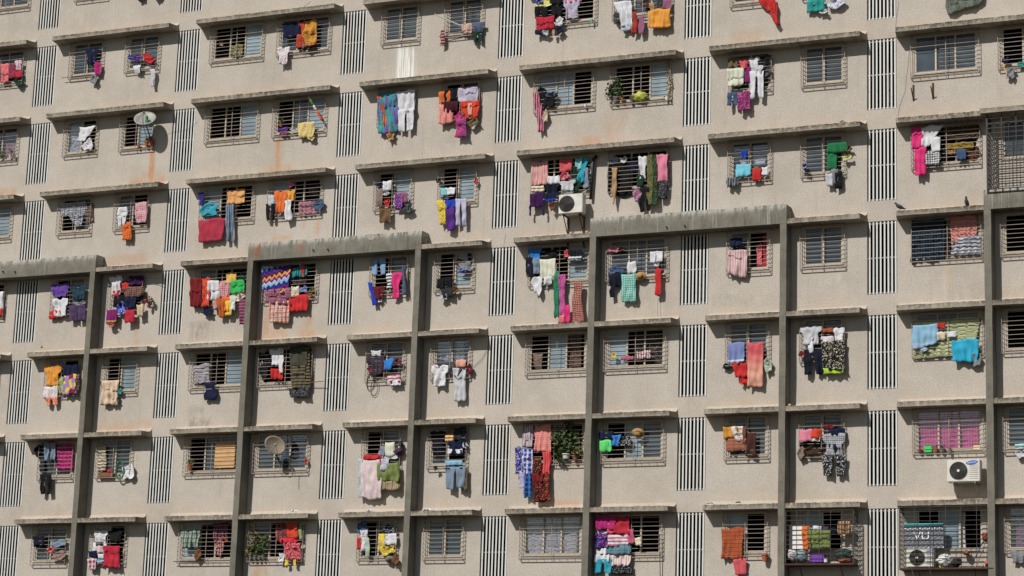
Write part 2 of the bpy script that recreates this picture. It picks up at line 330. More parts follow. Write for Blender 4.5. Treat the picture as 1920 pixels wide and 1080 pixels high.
def build_wall():
    X0, X1, Z0, Z1 = -22.0, 62.0, GROUND, 9.0
    xs = {X0, X1}; zs = {Z0, Z1}
    for a, b_, c, d in holes: xs |= {round(a, 4), round(b_, 4)}; zs |= {round(c, 4), round(d, 4)}
    def sub(s, lo, hi, st):
        s = sorted(s); out = []
        for a, b_ in zip(s, s[1:]):
            out.append(a)
            if b_ > lo and a < hi:
                n = max(1, int(math.ceil((b_ - a) / st)))
                out += [a + (b_ - a) * k / n for k in range(1, n)]
        return out + [s[-1]]
    xs = sub(xs | {-3.0, 39.5}, -3.0, 39.5, .12); zs = sub(zs | {-26.0, 1.0}, -26, 1.0, .13)
    hs = {}
    def inhole(x, z):
        for h in holes:
            if h[0] < x < h[1] and h[2] < z < h[3]: return True
        return False
    colholes = []
    for i in range(len(xs)-1):
        xm = (xs[i]+xs[i+1])/2; colholes.append([h for h in holes if h[0] < xm < h[1]])
    mb = MB(); nx = len(xs)
    verts = [(x, 0.0, z) for z in zs for x in xs]
    faces = []
    for j in range(len(zs)-1):
        zm = (zs[j]+zs[j+1])/2
        for i in range(nx-1):
            if any(h[2] < zm < h[3] for h in colholes[i]): continue
            a = j*nx+i; faces.append((a, a+1, a+1+nx, a+nx))
    mb.v = verts; mb.f = faces; mb.mi = [0]*len(faces)
    D = .20
    for a, b_, c, d in holes:                                    # reveals of every opening
        mb.face([(a,0,c),(a,0,d),(a,D,d),(a,D,c)]); mb.face([(b_,0,c),(b_,D,c),(b_,D,d),(b_,0,d)])
        mb.face([(a,0,d),(b_,0,d),(b_,D,d),(a,D,d)]); mb.face([(a,0,c),(a,D,c),(b_,D,c),(b_,0,c)])
    B = 14.0
    mb.face([(X0,0,Z0),(X0,0,Z1),(X0,B,Z1),(X0,B,Z0)]); mb.face([(X1,0,Z0),(X1,B,Z0),(X1,B,Z1),(X1,0,Z1)])
    mb.face([(X0,0,Z1),(X1,0,Z1),(X1,B,Z1),(X0,B,Z1)]); mb.face([(X0,B,Z0),(X0,B,Z1),(X1,B,Z1),(X1,B,Z0)])
    me = mb.mesh('wall', M['wall'])
    n = len(me.vertices); vals = {k: [0.0]*n for k in ('rust', 'white', 'grime', 'damp')}
    for i in range(len(verts)):
        x, _, z = verts[i]
        if -3 <= x <= 39.5 and z > -26:
            for k in ('rust', 'white', 'grime'): vals[k][i] = stain(k, x, z)
            vals['damp'][i] = damp(x, z)
    for k, v in vals.items():
        at = me.attributes.new(k, 'FLOAT', 'POINT'); at.data.foreach_set('value', v)
    part_me(me, 'wall', (0, 0, 0))
build_wall()
# backing behind the openings, painted near-black to stand in for unlit rooms
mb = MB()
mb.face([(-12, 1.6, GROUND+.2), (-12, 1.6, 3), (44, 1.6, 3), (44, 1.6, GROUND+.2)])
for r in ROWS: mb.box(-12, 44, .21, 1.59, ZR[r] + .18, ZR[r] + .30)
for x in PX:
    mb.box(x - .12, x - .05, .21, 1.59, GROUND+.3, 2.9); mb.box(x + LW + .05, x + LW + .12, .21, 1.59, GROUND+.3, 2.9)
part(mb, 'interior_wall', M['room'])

# windows: frame > sill, panes
def frame_mesh(wd, n, ho):
    mb = MB(); t = .05
    mb.box(0, t, .03, .10, 0, ho); mb.box(wd-t, wd, .03, .10, 0, ho)
    mb.box(t, wd-t, .03, .10, 0, t); mb.box(t, wd-t, .03, .10, ho-t, ho)
    for k in range(1, n):
        x = t + (wd-2*t)*k/n; mb.box(x-.025, x+.025, .022, .098, t, ho-t)
    return mb.mesh('window', M['frame'])
def sill_mesh(wd):
    mb = MB(); mb.box(-.04, wd+.04, -.03, .02, -.05, -.006); return mb.mesh('sill', M['sill'])
HO = WZ[0] - WZ[1]
FR = {}; SL = {}
for ty in (0, 1):
    for w in (0, 1):
        wd = WIN[ty][w][1] - WIN[ty][w][0]; FR[ty, w] = frame_mesh(wd, 2 + ty, HO); SL[ty, w] = sill_mesh(wd)
def pane_mesh(wd, mat, k):
    mb = MB(); mb.box(0, wd, .055 + .012*(k % 2), .063 + .012*(k % 2), .05, HO-.05); return mb.mesh('pane', mat)
PM = {}
GC = {'g': 'glass', 'h': 'glass2', 'b': 'pale', 't': 'clear'}
for (b, r, w, x0, x1, z0, z1) in windows:
    ty = btype(b); n = 2 + ty
    o = part_me(FR[ty, w-1], 'window', (x0, 0, z0))
    link(SL[ty, w-1], 'sill', o)
    code = PAN.get((b, r, w), 'ggg'[:n]); t = .05; pw = (x1-x0-2*t)/n
    for k in range(n):
        c = code[k]
        if c == 'k': continue
        key = (ty, w, c, k % 2)
        if key not in PM: PM[key] = pane_mesh(pw, M[GC[c]], k)
        link(PM[key], 'pane', o, (t + pw*k, 0, 0))

# projecting security grilles
def cage_mesh(wd, seed, skip=0.0, dark=False):
    rr = random.Random(seed); mb = MB(); d = .13; a, b_ = -.10, wd + .10; zt, zb = HO + .02, -.135; q = .0088
    nb = 10
    for k in range(nb + 1):
        z = zb + (zt - zb) * k / nb + (rr.uniform(-.006, .006)); th = q*1.3 if k in (0, nb, nb-2) else q*.8
        if skip and k in (2, 3, 4, 5, 6): mb.box(a + wd*skip, b_, -d-th, -d+th, z-th, z+th); continue
        dz = rr.uniform(-.012, .012) if 0 < k < nb-2 else 0
        mb.v += [(a,-d-th,z-th),(b_,-d-th,z-th+dz),(b_,-d+th,z-th+dz),(a,-d+th,z-th),(a,-d-th,z+th),(b_,-d-th,z+th+dz),(b_,-d+th,z+th+dz),(a,-d+th,z+th)]
        nn = len(mb.v) - 8
        for f in ((0,3,2,1),(4,5,6,7),(0,1,5,4),(1,2,6,5),(2,3,7,6),(3,0,4,7)): mb.f.append(tuple(nn+i for i in f)); mb.mi.append(0)
        for x in (a, b_):                                   # side rungs, each bent like an open hook
            mb.tube([(x, -d, z), (x, -d*.55, z - .015), (x, -d*.2, z - .05), (x, -.005, z - .05)], q*.75, 4)
    for x in (a, b_): mb.tube([(x, -d, zt), (x, -d, zb)], q*1.25, 4)
    vs = [wd*.5] if wd < 1.6 else [wd*.52]
    for x in vs: mb.box(x-q, x+q, -d-q*1.2, -d+q*.4, zb, zt)
    mb.box(a, b_, -.018, -.004, zb-.006, zb+.006)
    n = 4 if wd < 1.6 else 8
    for k in range(n + 1):
        x = a + (b_-a)*k/n; mb.tube([(x, -d, zb), (x, -.01, zb)], q*.8, 4)
    return mb.mesh('window_grille', M['bar_dark'] if dark else M['bar'])
CG = {}
for (b, r, w, x0, x1, z0, z1) in windows:
    if (b, r, w) in BALC: continue
    ty = btype(b); v = (b*3 + r*5 + w) % 4; special = (b, r, w) == (5, 2, 1)
    key = (ty, w, v if not special else 'sp')
    if key not in CG: CG[key] = cage_mesh(x1-x0, hash(key[:2]) % 97 + (v*13), .47 if special else 0)
    part_me(CG[key], 'window_grille', (x0, 0, z0))

# louvred strips
def louvre_mesh(var):
    mb = MB(); n = 8; p = LW / n; rr = random.Random(var)
    for k in range(n):
        x = p*(k + .5) + .012; tw = rr.uniform(-.004, .004)
        mb.box(x-.0245+tw, x+.0245+tw, .018, .038, -LH+.012, -.012)
    me = mb.mesh('louvre_panel', M['slat']); return me
def rails_mesh():
    mb = MB()
    for z in (-.06, -LH*.5, -LH+.05): mb.box(.003, LW-.003, .056, .085, z-.016, z+.016)
    mb.box(.003, .02, .06, .10, -LH+.01, -.01); return mb.mesh('rail', M['steel'])
def pipe_mesh():
    mb = MB(); mb.tube([(.70, .16, -LH+.03), (.70, .16, -LH*.50)], .035, 8)
    for z in (-LH+.18, -LH+.62): mb.box(.655, .745, .11, .21, z, z+.05, 1)
    return mb.mesh('drain_pipe', [M['pipe'], M['black']])
LV = [louvre_mesh(k) for k in range(3)]; RL = rails_mesh(); PP = pipe_mesh()
for k, (x, z) in enumerate(louvres):
    o = part_me(LV[k % 3], 'louvre_panel', (x, 0, z)); link(RL, 'rail', o)
    if k % 3 != 1 and x > 10: link(PP, 'drain_pipe', o)

# canopies, with a plaster fillet where their top meets the wall
def canopy(x0, x1, z, tl, tr, seed, dep=CD):
    prof = [(0, 0), (-dep, 0), (-dep, CT*.45), (-dep, CT), (-dep+.14, CT+.006), (-.17, CT+.018), (-.09, CT+.042), (-.035, CT+.085), (0, CT+.17)]
    n = max(2, int((x1-x0)/.09)); mb = MB(); rr = random.Random(seed); edge = []
    jit = [rr.uniform(-.009, .009) for _ in range(n+1)]; jb = [rr.uniform(-.005, .005) for _ in range(n+1)]
    for i in range(n+1):
        f = i/n
        for k, (y, zz) in enumerate(prof):
            s = -y/dep; xa = x0 + tl*s; xb = x1 - tr*s
            dz = jit[i] if k in (3, 4) else (jb[i] if k == 1 else 0)
            mb.v.append((xa + (xb-xa)*f, y, zz + dz)); edge.append((0, .25, .62, 1, .9, .25, 0, 0, 0)[k])
    m = len(prof)
    for i in range(n):
        for k in range(m-1):
            mb.f.append((i*m+k, i*m+k+1, (i+1)*m+k+1, (i+1)*m+k)); mb.mi.append(1 if k >= 5 else 0)
    mb.f.append(tuple(range(m))); mb.mi.append(0); mb.f.append(tuple(n*m + k for k in reversed(range(m)))); mb.mi.append(0)
    me = mb.mesh('canopy', [M['canopy'], M['wall']])
    for q in me.polygons: q.use_smooth = q.material_index == 1
    at = me.attributes.new('edge', 'FLOAT', 'POINT'); at.data.foreach_set('value', edge)
    dm = me.attributes.new('damp', 'FLOAT', 'POINT'); dm.data.foreach_set('value', [.22]*len(edge))
    ru = me.attributes.new('rust', 'FLOAT', 'POINT'); ru.data.foreach_set('value', [stain('rust', v[0], z+.25) for v in mb.v])
    part_me(me, 'canopy', (0, 0, z))
T = .10
for b in BAYS:
    ty = btype(b); xl = bx0(b) + LW; xr = PX[b+2]; f0, f1 = bx0(b) + FIN[ty][0], bx0(b) + FIN[ty][1]
    for r in ROWS:
        z = ZR[r]
        if not in_view(xl, xr, z - .1, z + .4, 30): continue
        if r < 4:
            if b == 5 and r == 3: canopy(xl, f0-.05, z, T, 0, 5); canopy(f0-.05, xr, z, 0, T, 6, .75)
            else: canopy(xl, xr, z, T, T, b*31+r)
            continue
        left_beam = r == 4 and b in (0, 2, 4, -1); right_beam = r == 4 and b in (-1, 1, 3, 5)
        if not left_beam: canopy(xl, f0, z, T, 0, b*31+r)
        if not right_beam and not (left_beam and right_beam): canopy(f1, xr, z, 0, T, b*37+r)
fins = []
for b in BAYS:
    ty = btype(b); f0, f1 = bx0(b) + FIN[ty][0], bx0(b) + FIN[ty][1]; fins.append((b, f0, f1))
    mb = MB(); n = 40; zt = ZR[4] - .004; rr = random.Random(b+50)
    for k in range(n+1):
        z = GROUND + (zt - GROUND)*k/n; j = rr.uniform(-.006, .006)
        mb.v += [(f0+j, -FD, z), (f1+j, -FD, z), (f1+j*.5, 0, z), (f0+j*.5, 0, z)]
    for k in range(n):
        for q in range(4): mb.f.append((4*k+q, 4*k+(q+1) % 4, 4*k+4+(q+1) % 4, 4*k+4+q)); mb.mi.append(0)
    mb.f.append((4*n, 4*n+1, 4*n+2, 4*n+3)); mb.mi.append(0)
    part(mb, 'pillar', M['fin'])
def beam(x0, x1, seed):
    zb, zt = ZR[4], ZR[4] + .625; mb = MB(); n = max(4, int((x1-x0)/.12)); rr = random.Random(seed); edge = []; prof = []
    prof = [(0, zb), (-FD, zb), (-FD, zb+.2), (-FD, zb+.42), (-FD, zb+.52), (-FD+.02, zt), (0, zt+.02)]
    for i in range(n+1):
        x = x0 + (x1-x0)*i/n; j = rr.uniform(-.014, .014)
        for k, (y, z) in enumerate(prof):
            mb.v.append((x, y, z + (j if k >= 5 else 0))); edge.append((0, 0, 0, .15, .7, 1, .8)[k])
    m = len(prof)
    for i in range(n):
        for k in range(m-1): mb.f.append((i*m+k, i*m+k+1, (i+1)*m+k+1, (i+1)*m+k)); mb.mi.append(0)
    mb.f.append(tuple(range(m))); mb.mi.append(0); mb.f.append(tuple(n*m+k for k in reversed(range(m)))); mb.mi.append(0)
    me = mb.mesh('beam', M['beam'])
    for nm, vals in (('edge', edge), ('rust', [max(stain('rust', v[0], v[2]), 0) for v in mb.v])):
        at = me.attributes.new(nm, 'FLOAT', 'POINT'); at.data.foreach_set('value', vals)
    part_me(me, 'beam', (0, 0, 0))
fx = {b: (f0, f1) for b, f0, f1 in fins}
beam(fx[-1][0], fx[0][1], 1); beam(fx[1][0], fx[2][1], 2); beam(fx[3][0], fx[4][1], 3); beam(fx[5][0], 44.0, 4)
# little drain spouts out of the beams
for (x, z) in [(12.53,-11.77),(13.09,-11.78),(25.37,-11.84),(25.99,-11.84),(-0.26,-11.75),(0.26,-11.79)]:
    mb = MB(); mb.tube([(x, -FD+.01, z), (x, -FD-.07, z-.02)], .025, 6); part(mb, 'drain_spout', M['black'])

# ------------------------------------------------------------------ laundry
def grid_shell(mb, P, nu, nv, th, uvs, uvf):
    """P[j][i] front points; closed thin shell"""
    b = len(mb.v)
    for j in range(nv+1):
        for i in range(nu+1): mb.v.append(P[j][i]); uvs.append(uvf(P[j][i]))
    for j in range(nv+1):
        for i in range(nu+1):
            x, y, z = P[j][i]; mb.v.append((x, y+th, z)); uvs.append(uvf(P[j][i]))
    W = nu+1; K = W*(nv+1)
    for j in range(nv):
        for i in range(nu):
            a = b+j*W+i; mb.f.append((a, a+W, a+W+1, a+1)); mb.mi.append(0)
            a += K; mb.f.append((a, a+1, a+W+1, a+W)); mb.mi.append(0)
    rim = [b+i for i in range(W)] + [b+j*W+nu for j in range(1, nv+1)] + [b+nv*W+i for i in range(nu-1, -1, -1)] + [b+j*W for j in range(nv-1, 0, -1)]
    for p, q in zip(rim, rim[1:]+rim[:1]): mb.f.append((p, q, q+K, p+K)); mb.mi.append(0)
def garment(kind, name, label, cat, x0, x1, z1, z0, d, c1, pat, c2, k, n, slope, seed, group):
    rr = random.Random(seed); W = x1-x0; H = z1-z0; mb = MB(); uvs = []
    ph = [rr.uniform(0, 6.28) for _ in range(8)]; wl = rr.uniform(.13, .30); amp = min(.042, .13*W) * rr.uniform(.6, 1.2); tw = rr.uniform(-3.5, 3.5)
    lump = kind == 'b'
    def surf(u, v, x):
        zz = v*H; q = pn.noise(Vector((x*1.6, zz*1.1, seed*.37)))
        fold = amp*(.3+.7*v)*(.75*math.sin(x*6.283/wl + ph[0] + 5*q + tw*zz) + .9*pn.noise(Vector((x*9 + tw*zz, zz*1.8, seed*.71)))*1.6) + .055*pn.noise(Vector((x*3.5, zz*4.5, seed*.13))) + .018*abs(pn.noise(Vector((x*8+zz*3, zz*7, seed*.9))))
        droop = .010*math.sin(v*9/(max(H, .3)) + ph[3])*math.sin(u*5+ph[4])
        if lump: fold = .04*math.sin(u*7+ph[0]+v*3) * math.sin(v*6+ph[1]) + .02*math.sin(u*17+ph[5])*math.sin(v*15+ph[6]) - .05*math.sin(math.pi*u)*math.sin(math.pi*min(1, v+.1))
        return fold + droop
    def edge(j, s): return .5*(math.sin(j*9+ph[s]) + .6*math.sin(j*23+ph[s+1]))
    def sheet(prof, nu, nv, vr=(0, 1), top=None, bot=None, dy=0.0):
        P = []; z0_, H_ = z0, H
        for j in range(nv+1):
            v = vr[0] + (vr[1]-vr[0])*j/nv; l, r = prof(v); row = []
            for i in range(nu+1):
                u = l + (r-l)*i/nu
                sk = k*v; x = x0 + W*u + sk
                zt = z1 - (top(u) if top else 0)*H - .010*math.sin(u*3.14*rr_n + ph[3])
                zb = z0 + (bot(u) if bot else 0)*H
                vv = (v-vr[0])/(vr[1]-vr[0]) if vr != (0, 1) else v
                z = z1 - H*v
                if vr == (0, 1): z = zt + (zb - zt)*v
                z += slope*(u-.5)*-1*v*0 + slope*(u-.5)*v
                row.append((x, -d - dy - surf(u, v, x), z))
            P.append(row)
        grid_shell(mb, P, nu, nv, .010, uvs, lambda p: (p[0]-x0, p[2]-z0))
    rr_n = rr.choice((1, 2, 2, 3)); ej = .012/max(W, .05)
    wav = lambda u: (.05*math.sin(u*11+ph[5]) + .03*math.sin(u*27+ph[6]))*min(1, .25/max(H, .1)) + .0
    nu = max(4, min(26, int(W/.035))); nv = max(4, min(24, int(H/.07)))
    if kind == 'c':
        nn = n*rr.uniform(.86, 1.06) if n == 1 else n; sh_ = rr.uniform(-.5, .5)*(1-nn); cur = rr.uniform(-.05, .07); sl_ = rr.uniform(-.10, .10)*min(W/max(H, .1), 1.2); sag = rr.uniform(-.03, .06)
        pr = lambda v: ((1-nn)*.5*v - cur*math.sin(v*3.1) + sh_*v + ej*2*edge(v, 1)*v, 1 - (1-nn)*.5*v + cur*math.sin(v*3.1) + sh_*v + ej*2*edge(v, 3)*v)
        sheet(pr, nu, nv, top=lambda u: .02 + .03*math.sin(u*3.14*rr_n), bot=lambda u: wav(u) + sl_*(u-.5) - sag*math.sin(u*3.14))
        if pat not in ('zz', 'gr') and .45 < H and W > .3 and rr.random() < .34:      # the shorter end folded over the bar
            f_ = rr.uniform(.30, .62); z0s = z0; z0 = z1 - H*f_; Hs = H; H = H*f_; s2 = rr.uniform(-.12, .12)
            g1, g2 = rr.uniform(.0, .16), rr.uniform(.86, 1.0); s2 *= 2; sheet(lambda v: (g1*v, 1-(1-g2)*v), nu, max(4, nv//2), bot=lambda u: wav(u)*2.5 + s2*(u-.5), dy=.012); z0, H = z0s, Hs
    elif kind == 'w':
        wdt = lambda v: (1 + (n-1)*v)
        pr = lambda v: (.5-.5*wdt(v)+.10*math.sin(v*8+ph[1]), .5+.5*wdt(v)+.10*math.sin(v*7+ph[2]))
        sheet(pr, max(4, nu), max(10, nv), bot=lambda u: .02*math.sin(u*9+ph[3]))
    elif kind == 't':
        sl = rr.uniform(.30, .42); ins = rr.uniform(.11, .17)
        def pr(v):
            if v < sl*.85: return (0 + .03*v, 1 - .03*v)
            f = smooth01(sl*.85, sl*1.1, v); return (ins*f + ej*edge(v, 1), 1 - ins*f + ej*edge(v, 3))
        neck = lambda u: .10*max(0, 1-((u-.5)/.16)**2) + .05*abs(u-.5)*2
        sheet(pr, max(8, nu), max(12, nv), top=neck, bot=wav)
    elif kind in ('p', 's'):
        wb = .22 if kind == 'p' else .40; g = .05 if kind == 'p' else .03; tp = .80 if kind == 'p' else 1.0; o1, o2 = rr.uniform(-.04, .04), rr.uniform(-.05, .05)
        def leg(side):
            def pr(v):
                f = smooth01(wb*.7, wb*1.2, v); a, b_ = (0, .5) if side < 0 else (.5, 1)
                if side < 0: b_ -= g*f
                else: a += g*f
                m = (a+b_)/2; hw = (b_-a)/2*(1-(1-tp)*v); m += (o1 if side < 0 else o2)*v*f
                return (m-hw, m+hw)
            return pr
        sheet(leg(-1), max(4, nu//2), max(10, nv), bot=lambda u: .03*math.sin(u*9+ph[2])+abs(o1)*.6)
        sheet(leg(1), max(4, nu//2), max(10, nv), bot=lambda u: .03*math.sin(u*9+ph[3])+abs(o2)*.6, dy=.003)
    else:
        a1, a2 = rr.uniform(.05, .12), rr.uniform(.05, .12)
        def pr(v):
            e = (1-abs(2*v-1)**3.2)**.5 if 0 < v < 1 else .35; e = max(e, .42)
            return (.5-.5*e + a1*math.sin(v*9+ph[1]), .5+.5*e + a2*math.sin(v*11+ph[2]))
        sheet(pr, max(8, nu), max(8, nv), top=lambda u: .10*math.sin(u*6+ph[3])+.05, bot=lambda u: .10*math.sin(u*8+ph[4])+.05)
    me = mb.mesh(name, cloth(c1, pat, c2, H), True)
    uvl = me.uv_layers.new(name='UVMap'); vi = [0]*len(me.loops); me.loops.foreach_get('vertex_index', vi)
    flat = []
    for q in vi: flat += uvs[q]
    uvl.data.foreach_set('uv', flat)
    # origin at the garment's top centre
    cx, cz = (x0+x1)/2, z1
    me.transform(Matrix.Translation((-cx, d, -cz)))
    o = link(me, name, None, (cx, -d, cz)); tag(o, label, cat, group); return o
G = {k: k + (' pieces' if k[-1] == 's' else 's') + ' hung at the grilled windows' for k in ('cloth', 'shirt', 'trousers', 'shorts', 'scarf', 'garment', 'towel', 'sheet', 'strap', 'curtain')}
